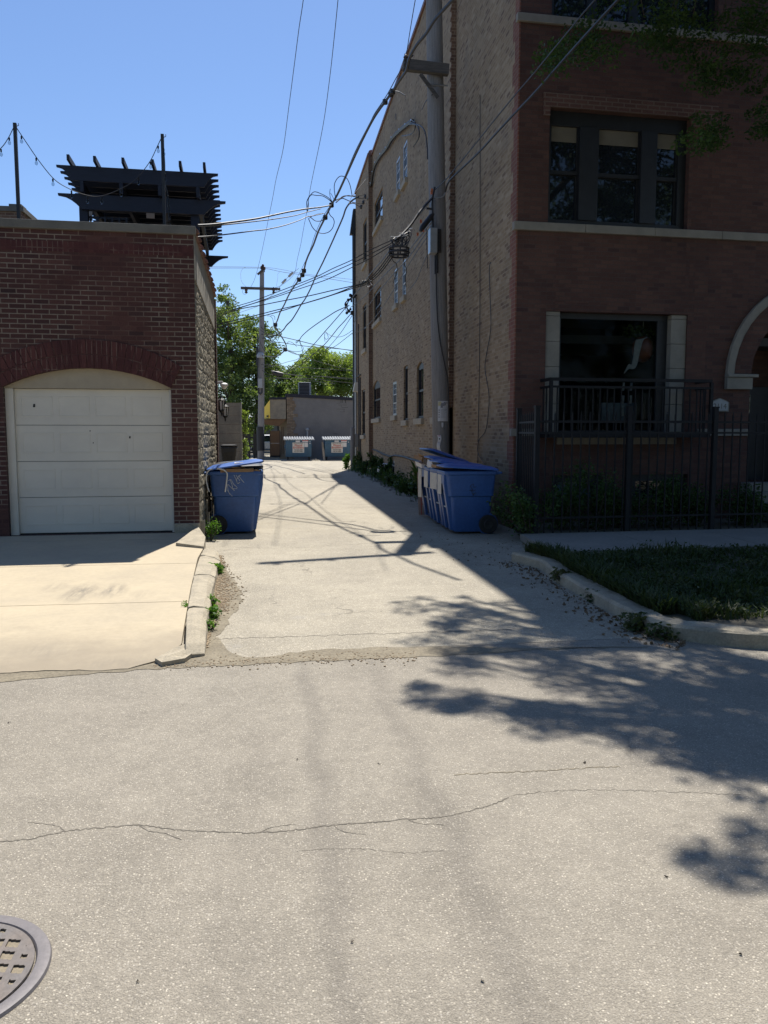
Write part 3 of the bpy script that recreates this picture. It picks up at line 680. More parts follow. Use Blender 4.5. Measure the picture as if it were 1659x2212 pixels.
# ---- string light poles and strings
def bulb(parent, p):
    m1 = MB(); m1.lathe([(.005, .04), (.012, .036), (.012, 0), (.010, -.004)], p, 8); b = m1.build('socket', M['black'], parent)
    m2 = MB(); m2.lathe([(.008, -.004), (.015, -.018), (.022, -.036), (.017, -.058), (.005, -.066)], p, 10); m2.build('bulb', M['clear'], b, smooth=True)
def strpole(px, ptop, pbot, Y, label):
    a = oY(px, ptop, Y); r = thing('light_pole', (a.x, a.y, 4.1), label, 'pole', 'string light poles')
    m = MB(); m.box((a.x-.022, a.y-.022, 4.1), (a.x+.022, a.y+.022, a.z)); m.build('shaft', M['winframe'], r)
    m = MB(); m.box((a.x-.06, a.y-.06, 4.1), (a.x+.06, a.y+.06, 4.13)); m.build('foot_plate', M['winframe'], r); m = MB(); m.tube([(a.x, a.y, a.z-.05), (a.x+.05, a.y, a.z-.03), (a.x+.05, a.y, a.z)], .005); m.build('hook', M['winframe'], r); return a
pa = strpole(32, 266, 470, 12.75, 'tall thin dark post on garage roof left of the pergola')
pb = strpole(350.5, 290, 482, 12.75, 'thin dark post on garage roof in front of the pergola')
def lightstring(pts, Y0, Y1, label, nb, bulbs):
    P = smoothpath([oY(x, y, Y0+(Y1-Y0)*i/(len(pts)-1)) for i, (x, y) in enumerate(pts)], 8)
    r = thing('string_light', P[0], label, 'string lights', 'string lights')
    m = MB(); m.tube(P, .006, 5); m.build('cord', M['wire'], r)
    for t in bulbs:
        q = P[min(len(P)-1, int(t*(len(P)-1)))]; bulb(r, q-V((0, 0, .05)))
lightstring([(33, 272), (55, 305), (86, 350), (118, 388), (150, 408), (185, 421), (215, 424), (252, 412), (290, 390), (322, 352), (340, 316), (349, 297)], 12.75, 12.8, 'sagging string of clear bulbs between the two roof posts', 9, (.06, .16, .27, .38, .47, .56, .66, .75, .84, .93))
lightstring([(31, 272), (18, 298), (2, 320), (-30, 345), (-90, 350)], 12.75, 12.6, 'string of clear bulbs running left out of view from the left roof post', 3, (.22, .5, .8))
lightstring([(352, 300), (356, 350), (357, 395), (363, 420), (365, 450), (364, 478)], 12.7, 12.6, 'string of bulbs hanging straight down the right roof post', 3, (.08, .3, .55, .62, .68, .76, .86, .97))
# neighbouring brick parapet far left
nb = oY(47, 447, 22); r = thing('brick_building', (nb.x-3, 24, 0), 'grey brown brick building top behind the garage at far left', 'building')
m = MB(); m.box((-14, 22, 0), (nb.x, 28, nb.z-.12)); m.build('wall', M['toothbrick'], r)
m = MB(); m.box((-14, 21.95, nb.z-.12), (nb.x+.05, 28.05, nb.z)); m.box((nb.x-.3, 21.97, nb.z), (nb.x+.0, 22.4, nb.z+.06)); m.build('coping', M['copingstone'], r)
# ================================================================== APARTMENT BUILDING (right)
X1, X2, X3 = BX, BX-.10, BX-.235            # side wall steps out towards the alley
YA, YB, YC, YD = FRC.y, oX(983.6, 250, BX).y, oX(804.7, 700, BX-.10).y, oX(769, 700, BX-.235).y
zroof = 12.25
apt = thing('apartment_building', (BX+5, 26, 0), 'three storey apartment building with red brick front and tan brick alley side', 'building')
F1 = Frame((X1, 0, 0), (0, 1, 0), (-1, 0, 0)); F2 = Frame((X2, 0, 0), (0, 1, 0), (-1, 0, 0)); F3 = Frame((X3, 0, 0), (0, 1, 0), (-1, 0, 0))
FRw = FR
def wpx(F, xl, xr, yt, yb):      # window bounds from photo edges: left, right, top and bottom measured on the right edge
    ua, _ = F.uz(xl, (yt+yb)/2); ub, zt_ = F.uz(xr, yt); _, zb = F.uz(xr, yb)
    return (min(ua, ub), max(ua, ub), zb, zt_)
def mkwindow(root, F, b, rise=0, depth=.12, kind='sash', sill=True, frame=None, pane=None, sillw=.08):
    frame = frame or M['winframe']; pane = pane or M['pane']; a, c, z0, z1 = b; fw = min(.07, (c-a)*.14); m = MB(); zt_ = z1-rise
    arc = arcpts(a, c, z1, rise)
    m.fbox(F, a, a+fw, z0, zt_, depth-.03, depth+.03); m.fbox(F, c-fw, c, z0, zt_, depth-.03, depth+.03)
    m.fbox(F, a+fw, c-fw, z0, z0+fw, depth-.03, depth+.03)
    if rise: m.fprism(F, [(a, zt_-fw), (c, zt_-fw)]+list(reversed(arc)), depth-.03, depth+.03)
    else: m.fbox(F, a+fw, c-fw, z1-fw, z1, depth-.03, depth+.03)
    if kind == 'sash': zm = (z0+z1)/2; m.fbox(F, a+fw, c-fw, zm-.03, zm+.03, depth-.02, depth+.03)
    if kind == 'block':
        n = max(3, int((z1-z0)/.2))
        for k in range(1, n): z = z0+(z1-z0)*k/n; m.fbox(F, a+fw, c-fw, z-.007, z+.007, depth-.012, depth+.02)
        m.fbox(F, (a+c)/2-.006, (a+c)/2+.006, z0+fw, z1-fw, depth-.010, depth+.02)
    w_ = m.build('window', frame, root)
    m = MB(); top = zt_-fw if rise else z1-fw; m.fbox(F, a+fw, c-fw, z0+fw, top, depth, depth+.02); m.build('pane', pane, w_)
    if kind == 'block':
        m = MB(); zc = z0+(z1-z0)*.5; m.fbox(F, a+fw*.6, c-fw*.6, zc-.15, zc+.15, depth-.02, depth+.0); v = m.build('vent_frame', M['white'], w_)
        m = MB(); m.fbox(F, a+fw*.6+.03, c-fw*.6-.03, zc-.12, zc+.12, depth-.024, depth-.005); m.build('vent', M['black'], w_)
    if sill:
        m = MB(); m.fbox(F, a-.1, c+.1, z0-.16, z0-.001, -sillw, depth-.031); m.build('sill', M['sill'], w_, bevel=.006)
    return w_
# openings
H1 = []
H2 = []; W2 = []
def add2(xl, xr, yt, yb, rise=0, **kw): b = wpx(F2, xl, xr, yt, yb); b = (b[0], min(b[1], YC-.08), b[2], b[3]); H2.append((*b, rise)); W2.append((b, rise, kw))
add2(804.7, 821.4, 818, 903, .22)
add2(848.6, 856.5, 823.5, 897, kind='block', frame=M['steel'], pane=M['paneb'])
add2(872, 881, 788, 907.5)
add2(900, 915, 778, 903, .12)
add2(937, 953, 766, 900)
add2(809.2, 826.3, 402, 467, .0); add2(807.7, 822.9, 614, 685, .0)
for q in ((871.3, 879.6, 299, 383.6), (856.4, 863.7, 334, 410), (869.6, 876.5, 557.8, 636.6), (852, 859, 575.6, 654.5)): add2(*q, kind='block', frame=M['steel'], pane=M['paneb'])
add2(841.7, 852.4, 996, 1036, kind='block', frame=M['steel'], pane=M['paneb'], sill=False)
add2(808.6, 818, 990, 1020, kind='block', frame=M['steel'], pane=M['paneb'], sill=False)
H3 = []; W3 = []
def add3(xl, xr, yt, yb, rise=0, **kw): b = wpx(F3, xl, xr, yt, yb); H3.append((*b, rise)); W3.append((b, rise, kw))
add3(781.6, 788.6, 839.7, 940); add3(784.3, 792, 467, 562); add3(783.6, 791, 652, 752)
add3(782.7, 788, 997, 1016, kind='block', frame=M['steel'], pane=M['paneb'], sill=False)
mb = MB()
walled(mb, F1, YA, YB, 0, zroof, H1, .2); walled(mb, F2, YB, YC, 0, zroof, H2, .2); walled(mb, F3, YC, YD, 0, zroof, H3, .2)
mb.quad((X3, YD, 0), (X3+10, YD, 0), (X3+10, YD, zroof), (X3, YD, zroof))
mb.build('side_wall', M['tanbrick'], apt)
# toothed faces of the two projections
mb = MB(); mb.box((X2-.004, YB-.03, 2.2), (X1, YB-.001, zroof)); 
k = 0; z = 2.2
while z < zroof:
    if k % 2 == 0: mb.box((X2-.022, YB-.029, z), (X2-.003, YB+.05, min(z+.068, zroof)))
    z += .0685*2 if k % 2 == 0 else .0685; k += 1
zc0 = 1.63+(935-985)/1750*YC
mb.build('pilaster', M['toothbrick'], apt); mb = MB(); mb.box((X3-.02, YC-.04, .75), (X2, YC-.001, zroof))
for i in range(4): mb.box((X3-.02+.035*(i+1), YC-.039, .75-.16*(i+1)), (X2, YC-.002, .75-.16*i))
mb.build('pilaster', M['toothbrick'], apt)
for F_, L_ in ((F2, W2), (F3, W3)):
    for b, rise, kw in L_: mkwindow(apt, F_, b, rise, **{'depth': .035 if kw.get('kind') else .08, **kw})
# red brick quoin returning round the corner (toothed) and stone bits
mb = MB(); z = .12; k = 0
for px, py in (): pass
wds = [.10, .24]
while z < zroof:
    n_ = 5; mb.fbox(F1, YA-.003, YA+(.34 if k % 2 else .22), z, min(z+.0685*n_-.002, zroof), -.004, .02); z += .0685*n_; k += 1
M['quoin'] = brick('quoin_red_brick', [(0, (.21, .085, .062)), (1, (.27, .115, .08))], (.26, .17, .13), ms=.008)
mb.build('corner_quoin', M['quoin'], apt)
# coping tiles along the alley roof edge
mb = MB(); y = 15.0
for (ya, yb, X) in ((YA, YB, X1), (YB, YC, X2), (YC, YD, X3)):
    n_ = max(2, int((yb-ya)/.62)); L = (yb-ya)/n_
    mb.box((X-.05, ya+.002, zroof+.001), (X+.3, yb-.002, zroof+.10))
    for k in range(n_): mb.tube([(X+.1, ya+L*k, zroof+.10), (X+.1, ya+L*k+.09, zroof+.10)], .13, 8)
mb.build('coping', M['coping'], apt)
mb = MB(); mb.box((X1+.02, YA+1.6, zroof-.4), (X1+11, YD-.02, zroof-.25)); mb.box((X1+10.7, YA+1, 0), (X1+10.9, YD, zroof-.41)); mb.build('roof', M['roof'], apt)
# ---- street front
zbt = zroof+.5
def fz(px, py): return FR.uz(px, py)
ua, zt1 = fz(1188, 231.5); ub, _ = fz(1493, 246); _, zb1 = fz(1188, 481)
UP1 = (ua, ub, zb1, zt1)
la, zt2 = fz(1180, 671); lb, _ = fz(1486, 676); _, zb2 = fz(1209, 945)
LOW = (la, lb, zb2, zt2)
ba, zbt1 = fz(1192, 1027); bb, _ = fz(1302, 1030); _, zbb = fz(1192, 1082); B1 = (ba, bb, zbb, zbt1)
ba2, _ = fz(1362, 1027); bb2, _ = fz(1486, 1030); B2 = (ba2, bb2, zbb, zbt1)
uc, zc = fz(1749, 815); ru = fz(1621, 815)[0]; rin = uc-ru
rou = uc-fz(1566, 805)[0]
ta, _ = fz(1192, 20); tb, _ = fz(1552, 20); _, ztb2 = fz(1123, 29); TOP = (ta, tb, ztb2, ztb2+2.3)
DOOR = (uc-rin, uc+rin, .75, zc+rin, rin*.999)
mb = MB(); walled(mb, FR, 0.002, 13, 0, zbt, [UP1, LOW, B1, B2, TOP, DOOR], .22)
mb.quad(FR.P(13, 0), FR.P(13, 0, 12), FR.P(13, zbt, 12), FR.P(13, zbt)); mb.quad(FR.P(0.05, zroof-.3, .35), FR.P(13, zroof-.3, .35), FR.P(13, zbt, .35), FR.P(.05, zbt, .35))
mb.quad(FR.P(0.0, zroof, 0), FR.P(0.0, zbt, 0), FR.P(0.0, zbt, .35), FR.P(0.0, zroof, .35))
mb.build('front_wall', M['facebrick'], apt)
mb = MB(); mb.fbox(FR, -.04, 13.1, zbt+.001, zbt+.2, -.08, .45); mb.build('parapet_cap', M['stone'], apt)
mb = MB()   # floor plates and party walls keep the rooms dark
mb.box((X1+.25, YA+1.1, 3.25), (X1+10.6, YD-.3, 3.4)); mb.box((X1+.25, YA+1.1, .35), (X1+10.6, YD-.3, .5)); mb.build('floor_slab', M['roof'], apt)
def belt(name, pa, pb, ua, ub, pr=.05, mat='stone'):
    z1 = fz(*pa)[1]; z0 = fz(*pb)[1]; m = MB(); x = ua; L = 1.25
    while x < ub-.01:
        y = min(ub, x+L); m.fbox(FR, x+.003, y-.003, z0, z1, -pr, .05); x = y
    return m.build(name, M[mat], apt, bevel=.006)
belt('belt_course', (1116, 479), (1116, 497), -.06, 13, .06); belt('belt_course', (1123, 29), (1123, 47), -.05, 13, .05)
zz1 = fz(1110, 926)[1]; zz0 = fz(1110, 942)[1]
for (p, q) in ((-.05, la-.09), (lb+.25, uc-rin-.0)):
    m = MB(); m.fbox(FR, p, q, zz0, zz1, -.04, .05); m.build('belt_course', M['stone'], apt, bevel=.006)
m = MB(); p = fz(1202, 950)[0]; q = fz(1458, 950)[0]; m.fbox(FR, p, q, fz(1209, 960)[1], zb2-.002, -.05, .05); m.build('sill', M['stone'], apt, bevel=.006)
# brick label over the triple window
p, zl = fz(1174, 200); q, _ = fz(1551, 222); _, zl0 = fz(1174, 231)
m = MB(); m.fbox(FR, p, q, zt1+.002, zl, -.03, .05); m.fbox(FR, p, ua-.002, zt1-.14, zt1+.0, -.03, .05); m.fbox(FR, ub+.002, q, zt1-.14, zt1, -.03, .05); m.build('brick_label', M['lintelbrick'], apt)
# triple sash window
def fu(px, py=360): return fz(px, py)[0]
m = MB(); D = .14; z0, z1 = zb1+.0, zt1
cols = [(fu(1193), fu(1256)), (fu(1297), fu(1390)), (fu(1424), fu(1472))]
zt_p = fz(1193, 264)[1]; zmr = fz(1200, 366)[1]; zbp = zb1+.09
m.fbox(FR, ua, ub, zt_p, z1, D-.02, D+.06)
edges = [ua]+[e for c in cols for e in c]+[ub]
for k in range(0, len(edges), 2): m.fbox(FR, edges[k], edges[k+1], z0+.09, zt_p, D-.03 if k not in (2, 4) else D-.06, D+.06)
m.fbox(FR, ua, ub, z0, z0+.09, D-.03, D+.06)
wu = m.build('window', M['winframe'], apt, bevel=.004)
for (p, q) in cols:
    m = MB(); m.fbox(FR, p, q, zmr-.03, zmr+.03, D-.01, D+.06); m.fbox(FR, p, p+.03, zmr+.03, zt_p, D+.0, D+.05); m.fbox(FR, q-.03, q, zmr+.03, zt_p, D+.0, D+.05); m.fbox(FR, p+.0, p+.035, zbp, zmr-.03, D+.02, D+.05); m.fbox(FR, q-.035, q, zbp, zmr-.03, D+.02, D+.05); m.build('sash', M['winframe'], wu)
    m = MB(); m.fbox(FR, p, q, zmr+.03, zt_p, D+.03, D+.045); m.build('pane', M['pane'], wu)
    m = MB(); m.fbox(FR, p, q, zbp, zmr-.03, D+.05, D+.06); m.build('pane', M['pane'], wu)
    m = MB(); m.fbox(FR, p+.031, q-.031, zt_p-.24, zt_p-.002, D+.02, D+.029); m.build('blind', M['blind'], wu)
# top storey window (its foot shows)
m = MB(); n_ = 4
for k in range(n_+1): u = ta+(tb-ta)*k/n_; m.fbox(FR, max(ta, u-.08), min(tb, u+.08), ztb2+.08, ztb2+2.3, D-.03, D+.05)
m.fbox(FR, ta, tb, ztb2, ztb2+.08, D-.03, D+.05); wt = m.build('window', M['winframe'], apt)
m = MB(); m.fbox(FR, ta, tb, ztb2+.08, ztb2+2.3, D+.02, D+.03); m.build('pane', M['pane'], wt)
# big lower window with pale pilasters, room behind, balcony rail
pl1 = fz(1209, 800)[0]; pr0 = fz(1449, 800)[0]
for (p, q) in ((la+.002, pl1), (pr0, lb-.002)):
    m = MB(); zz = zb2+.02; hs = [.55, .62, .42, .42, .42, .3]
    for h in hs:
        t_ = min(zz+h, zt2-.003)
        if t_-zz > .02: m.fbox(FR, p, q, zz+.003, t_-.003, .03, .2)
        zz += h
    m.build('stone_pilaster', M['stone'], apt, bevel=.004)
m = MB(); D2 = .16; fw = .07; zb2f = zb2+.02
mid = fz(1330, 800)[0]
for u in (pl1+.002, pr0-fw-.12): m.fbox(FR, u, u+(fw if u != pr0-fw-.12 else fw+.118), zb2f+.1, zt2-.1, D2, D2+.07)
m.fbox(FR, pl1+.002, pr0-.002, zt2-.1, zt2-.002, D2, D2+.07); m.fbox(FR, pl1+.002, pr0-.002, zb2f, zb2f+.1, D2, D2+.07)
wl = m.build('window', M['winframe'], apt, bevel=.004)
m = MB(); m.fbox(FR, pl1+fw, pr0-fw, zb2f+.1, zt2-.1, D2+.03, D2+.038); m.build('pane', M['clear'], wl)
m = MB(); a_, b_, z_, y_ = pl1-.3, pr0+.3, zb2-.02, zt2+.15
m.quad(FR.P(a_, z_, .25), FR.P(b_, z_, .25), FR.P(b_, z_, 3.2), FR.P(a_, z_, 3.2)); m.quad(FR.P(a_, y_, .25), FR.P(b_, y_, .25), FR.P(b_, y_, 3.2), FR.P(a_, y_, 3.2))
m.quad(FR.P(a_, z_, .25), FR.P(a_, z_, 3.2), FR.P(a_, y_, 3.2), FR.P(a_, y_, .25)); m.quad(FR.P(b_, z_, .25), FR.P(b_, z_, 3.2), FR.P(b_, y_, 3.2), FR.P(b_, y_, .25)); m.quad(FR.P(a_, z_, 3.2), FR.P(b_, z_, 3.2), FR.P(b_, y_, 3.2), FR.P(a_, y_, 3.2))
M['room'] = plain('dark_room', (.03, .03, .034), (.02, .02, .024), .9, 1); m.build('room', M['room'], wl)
m = MB(); m.fbox(FR, mid+.1, pr0-.25, zb2+.30, zb2+.62, .7, .73); m.build('sofa_back', M['paneb'], wl)
# hanging planter seen behind the glass
pc = oY(1388, 752, YA+.55); r = thing('hanging_planter', (pc.x, pc.y, pc.z-.3), 'rust orange planter in pale rope hanger behind the lower front window', 'planter')
m = MB(); m.lathe([(.02, .21), (.10, .19), (.17, .10), (.185, 0), (.17, -.12), (.10, -.22), (.02, -.25)], pc, 18); m.build('pot', M['orange'], r, smooth=True)
m = MB()
for k in range(7):
    ox = -.20-.012*k; P = [pc+V((-.01-.02*k, -.19, .17-.01*k)), pc+V((-.10-.02*k, -.20, .10)), pc+V((-.16-.015*k, -.20, -.15)), pc+V((-.22-.01*k, -.20, -.36+.008*k)), pc+V((-.34, -.2, -.38+.012*k)), pc+V((-.42, -.2, -.46))]
    m.tube(smoothpath(P, 4), .009, 5)
for k in range(2):
    for z in range(3): m.tube([pc+V((-.42+.14*k, -.2, -.62-.22*z)), pc+V((-.43+.14*k, -.2, -.76-.22*z))], .022, 6)
m.tube([pc+V((0, 0, .2)), pc+V((0, 0, zt2-pc.z))], .006)
m.build('rope_hanger', M['rope'], r)
m = MB(); 
for k in range(5): leaves(m, pc+V((rng.uniform(-.3, .1), -.05, .27)), .12, 40, .07, rng)
m.build('foliage', M['leafdark'], r, fix=False)
# balcony
bal0, ztr_ = fz(1167, 819); bal1, _ = fz(1507, 822); zr2 = fz(1180, 838)[1]; zr3 = fz(1180, 911)[1]; zfl = fz(1180, 945)[1]; bd = -.42
m = MB(); m.fbox(FR, bal0, bal1, ztr_-.05, ztr_, bd-.03, bd+.03)
for u in (bal0, bal1-.05): m.fbox(FR, u, u+.05, ztr_-.05, ztr_, bd+.03, 0)
balc = m.build('balcony_rail', M['black'], apt)
m = MB()
for z in (zr2, zr3): m.fbox(FR, bal0, bal1, z-.018, z+.018, bd-.018, bd+.018); [m.fbox(FR, u, u+.036, z-.018, z+.018, bd+.018, 0) for u in (bal0, bal1-.036)]
m.fbox(FR, bal0, bal1, zfl, zfl+.09, bd-.03, 0); m.build('bottom_rail', M['black'], balc)
n_ = int((bal1-bal0)/.125)
for k in range(n_+1):
    u = bal0+.0+(bal1-bal0-.02)*k/n_; m = MB(); e = .05 if k in (0, n_) else .018
    m.fbox(FR, u, u+e, zfl+.09, ztr_-.051 if e > .02 else zr2-.018, bd-e/2, bd+e/2); m.build('baluster', M['black'], balc)
for u in (bal0, bal1-.02):
    for d in (-.14, -.28): m = MB(); m.fbox(FR, u, u+.018, zfl+.09, zr2-.018, d, d+.018); m.build('baluster', M['black'], balc)
# basement windows
for (p, q, z0, z1) in (B1, B2):
    m = MB(); m.fbox(FR, p, p+.14, z0, z1, .08, .2); m.fbox(FR, q-.14, q, z0, z1, .08, .2); m.fbox(FR, p+.14, q-.14, z1-.12, z1, .08, .2); m.fbox(FR, p+.14, q-.14, z0, z0+.05, .08, .2)
    wb = m.build('window', M['winframe'], apt); m = MB(); m.fbox(FR, p+.14, q-.14, z0+.05, z1-.12, .15, .17); m.build('pane', M['pane'] if p > 2 else M['paneb'], wb)
# arched doorway
n_ = 20
def ring(r0, r1, d0, d1, name, mat, par=apt):
    m = MB()
    for k in range(n_):
        a, b = math.pi*k/n_, math.pi*(k+1)/n_
        P = [(uc-r0*math.cos(a), zc+r0*math.sin(a)), (uc-r0*math.cos(b), zc+r0*math.sin(b)), (uc-r1*math.cos(b), zc+r1*math.sin(b)), (uc-r1*math.cos(a), zc+r1*math.sin(a))]
        m.fprism(FR, P, d0, d1)
    return m.build(name, M[mat], par)
ring(rou-.12, rou, -.07, .05, 'arch_moulding', 'stone'); ring(rou-.15, rou-.12, -.045, .05, 'arch_moulding', 'stone'); ring(rin, rou-.155, -.012, .2, 'brick_arch', 'facebrick')
zs1 = fz(1566, 808)[1]; zs0 = fz(1566, 841)[1]
for sgn in (-1, 1):
    m = MB(); a_, b_ = sorted((uc+sgn*(rin+.001), uc+sgn*(rou+.0))); m.fbox(FR, a_, b_, zs0, zs1-.06, -.08, .06); a_, b_ = sorted((uc+sgn*(rin-.09), uc+sgn*(rou+.0))); m.fbox(FR, a_, b_, zs1-.058, zs1-.002, -.11, .06); m.build('springer_stone', M['stone'], apt, bevel=.01)
m = MB(); d_ = .22; m.quad(FR.P(uc-rin, .7, d_), FR.P(uc-rin, .7, 1.6), FR.P(uc-rin, zc, 1.6), FR.P(uc-rin, zc, d_)); m.quad(FR.P(uc+rin, .7, d_), FR.P(uc+rin, .7, 1.6), FR.P(uc+rin, zc, 1.6), FR.P(uc+rin, zc, d_))
m.quad(FR.P(uc-rin, .7, d_), FR.P(uc+rin, .7, d_), FR.P(uc+rin, .7, 1.6), FR.P(uc-rin, .7, 1.6))
arcp = [(uc-rin*math.cos(math.pi*k/16), zc+rin*math.sin(math.pi*k/16)) for k in range(17)]
for (p, q) in zip(arcp, arcp[1:]): m.quad(FR.P(p[0], p[1], d_), FR.P(q[0], q[1], d_), FR.P(q[0], q[1], 1.6), FR.P(p[0], p[1], 1.6))
m.poly([FR.P(u, z, 1.6) for u, z in [(uc-rin, .7)]+arcp+[(uc+rin, .7)]]); m.build('porch_recess', M['facebrick'], apt)
m = MB(); m.fbox(FR, uc-.95, uc+.95, .7, zc-.1, 1.4, 1.45); dr = m.build('door', M['winframe'], apt)
m = MB(); m.fbox(FR, uc-.8, uc-.2, 1.4, zc-.25, 1.385, 1.399); m.build('pane', M['pane'], dr)
m = MB()
for k in range(4): m.fbox(FR, uc-rin-.1, uc+rin+.1, .13+.155*k, .13+.155*(k+1)-.002, -.3*(3-k)-.25, .0 if k < 3 else .23)
m.build('front_steps', M['walk'], apt)
# address plaque
pu, pz = fz(1552, 889); pu1, pz1 = fz(1574, 858); m = MB(); hw = .18
prof = [(-hw, 0), (hw, 0), (hw, .16), (hw*.7, .19), (0, .235), (-hw*.7, .19), (-hw, .16)]
m.fprism(FR, [(pu+a, pz+b) for a, b in prof], -.035, .0); pq = m.build('address_plaque', M['stone'], apt)
m = MB(); m.fprism(FR, [(pu+a*.86, pz+.018+b*.86) for a, b in prof], -.039, -.03); m.build('plaque_face', M['dumplid'], pq)
text_mesh('2114', .13, 'numerals', M['copingstone'], pq, FR.P(pu, pz+.05, -.0395), eR, (0, 0, 1), .002)
# downpipes, conduits, floodlight and meter at the far alley corner
def s3(px, py, off=.0): p = oX(px, py, X3-off); return p
def vpipe(name, px, y0, y1, r, mat, Yv, off, par=None):
    top = oY(px, y0, Yv); m = MB(); X = X3-off; z0 = oY(px, y1, Yv).z; m.tube([(X, Yv, top.z), (X, Yv, z0)], r, 10)
    return m.build(name, M[mat], apt)
vpipe('downpipe', 770, 640, 985, .055, 'steel', YD-.5, .07); vpipe('downpipe', 764, 500, 985, .09, 'winframe', YD+.12, .06)
m = MB(); p = oY(764, 500, YD); Y_ = YD+.01; m.hexa([(X3-.25, Y_, p.z-.1), (X3+.1, Y_, p.z-.1), (X3+.1, Y_+.35, p.z-.1), (X3-.25, Y_+.35, p.z-.1), (X3-.1, Y_, p.z+1.0), (X3+.1, Y_, p.z+1.0), (X3+.1, Y_+.35, p.z+1.0), (X3-.1, Y_+.35, p.z+1.0)]); m.build('gutter_head', M['winframe'], apt)
for px, Yv, y0, y1 in ((775.5, YD-1.3, 700, 985), (778.5, YD-1.8, 815, 980), (780.5, YD-2.1, 815, 985)): vpipe('conduit', px, y0, y1, .022, 'wire', Yv, .03)
m = MB(); p = oY(778, 812, YD-1.5); m.tube([(X3-.03, YD-.6, p.z), (X3-.03, YD-2.1, p.z)], .03); m.build('conduit', M['wire'], apt)
fl = oY(770, 836, YD-.9); Fa, Fb = YD-1.1, YD-.75; m = MB(); m.hexa([(fl.x-.16, Fa, fl.z-.20), (fl.x+.13, Fa, fl.z-.22), (fl.x+.13, Fb, fl.z-.22), (fl.x-.16, Fb, fl.z-.20), (fl.x-.08, Fa, fl.z+.2), (fl.x+.13, Fa, fl.z+.2), (fl.x+.13, Fb, fl.z+.2), (fl.x-.08, Fb, fl.z+.2)]); m.build('floodlight', M['cream'], apt, bevel=.01)
mt = oY(774, 952, YD-1.0); m = MB(); m.box((X3-.18, YD-1.1, mt.z-.28), (X3-.0, YD-.75, mt.z+.3)); m.build('meter_box', M['steel'], apt, bevel=.01)
# vent elbow
ve = oX(841, 1011, X2); m = MB(); m.tube(smoothpath([ve+V((.05, 0, .05)), ve+V((-.18, -.02, .07)), ve+V((-.30, -.03, 0)), ve+V((-.33, -.03, -.15))], 5), .10, 12); m.build('vent_elbow', M['white'], apt, smooth=True)
# loose cables on the alley wall (attached)
def wallcable(px, X, r=.012, label=None, mat='wire', k=5, off=.03):
    P = [oX(a, b, X-off) for a, b in pxsmooth(px, k)]; m = MB(); m.tube(P, r, 5); return m.build('wall_cable', M[mat], apt)
wallcable([(1037, 205), (1037, 500), (1036, 760), (1032, 1000)], X1, .008); wallcable([(1060, 566), (1057, 582), (1059, 650), (1060, 710), (1050, 770), (1048, 800), (1056, 850), (1055, 890), (1049, 930), (1035, 950), (1032, 975), (1040, 992), (1048, 1003)], X1, .008)
wallcable([(797, 970), (812, 973), (828, 981), (843, 986), (853, 984), (872, 987), (884, 991), (908, 998)], X2, .025, 'wireg'); wallcable([(843, 986), (842, 998), (836, 1006)], X2, .02)
wallcable([(908, 1000), (930, 1003), (960, 1008)], X2, .02, 'steel')
cc = [(788.7, 434), (795, 412), (802, 396), (806, 372), (812, 352), (823, 334), (835, 320), (848, 298), (864.7, 281), (878, 270), (891, 261)]
wallcable(cc, X2, .055, off=.08); P = [oX(a, b, X2-.1) for a, b in cc]
mb = MB()
for q in pxsmooth(cc, 2)[2::2]: p = oX(q[0], q[1], X2-.08); mb.tube([p+V((-.03, -.1, -.02)), p+V((-.03, .1, .06))], .022, 5)
mb.build('cable_clip', M['steel'], apt)
for t in ([(891, 261), (897, 265), (896, 279), (887, 290), (868, 294)], [(888, 264), (903, 274), (905, 296), (893, 317)], [(885, 268), (905, 270), (918, 285), (923, 320), (923.5, 344)]): wallcable(t, X2, .016, off=.12)
m = MB(); p0 = oX(855.6, 246, X2); p1 = oX(856, 258, X2); m.tube([p0, p1], .02); p0 = oX(878, 165, X2-.01); m.build('anchor_bolt', M['wire'], apt)
# steel bollard by the far corner
BY = YD-1.6; bp = oY(762, 998, BY); r = thing('bollard', (bp.x, BY, 0), 'grey concrete filled post standing at the far alley corner', 'bollard')
m = MB(); zt_ = oY(762, 922, BY).z; m.lathe([(.10, 0), (.10, zt_-.08), (.085, zt_-.03), (.05, zt_), (0.001, zt_+.005)], (bp.x, BY, 0), 14); m.build('post', M['greywall'], r, smooth=True)
m = MB(); m.lathe([(.16, 0), (.15, .03), (.101, .04)], (bp.x, BY, 0), 12); m.build('base', M['kerb'], r)

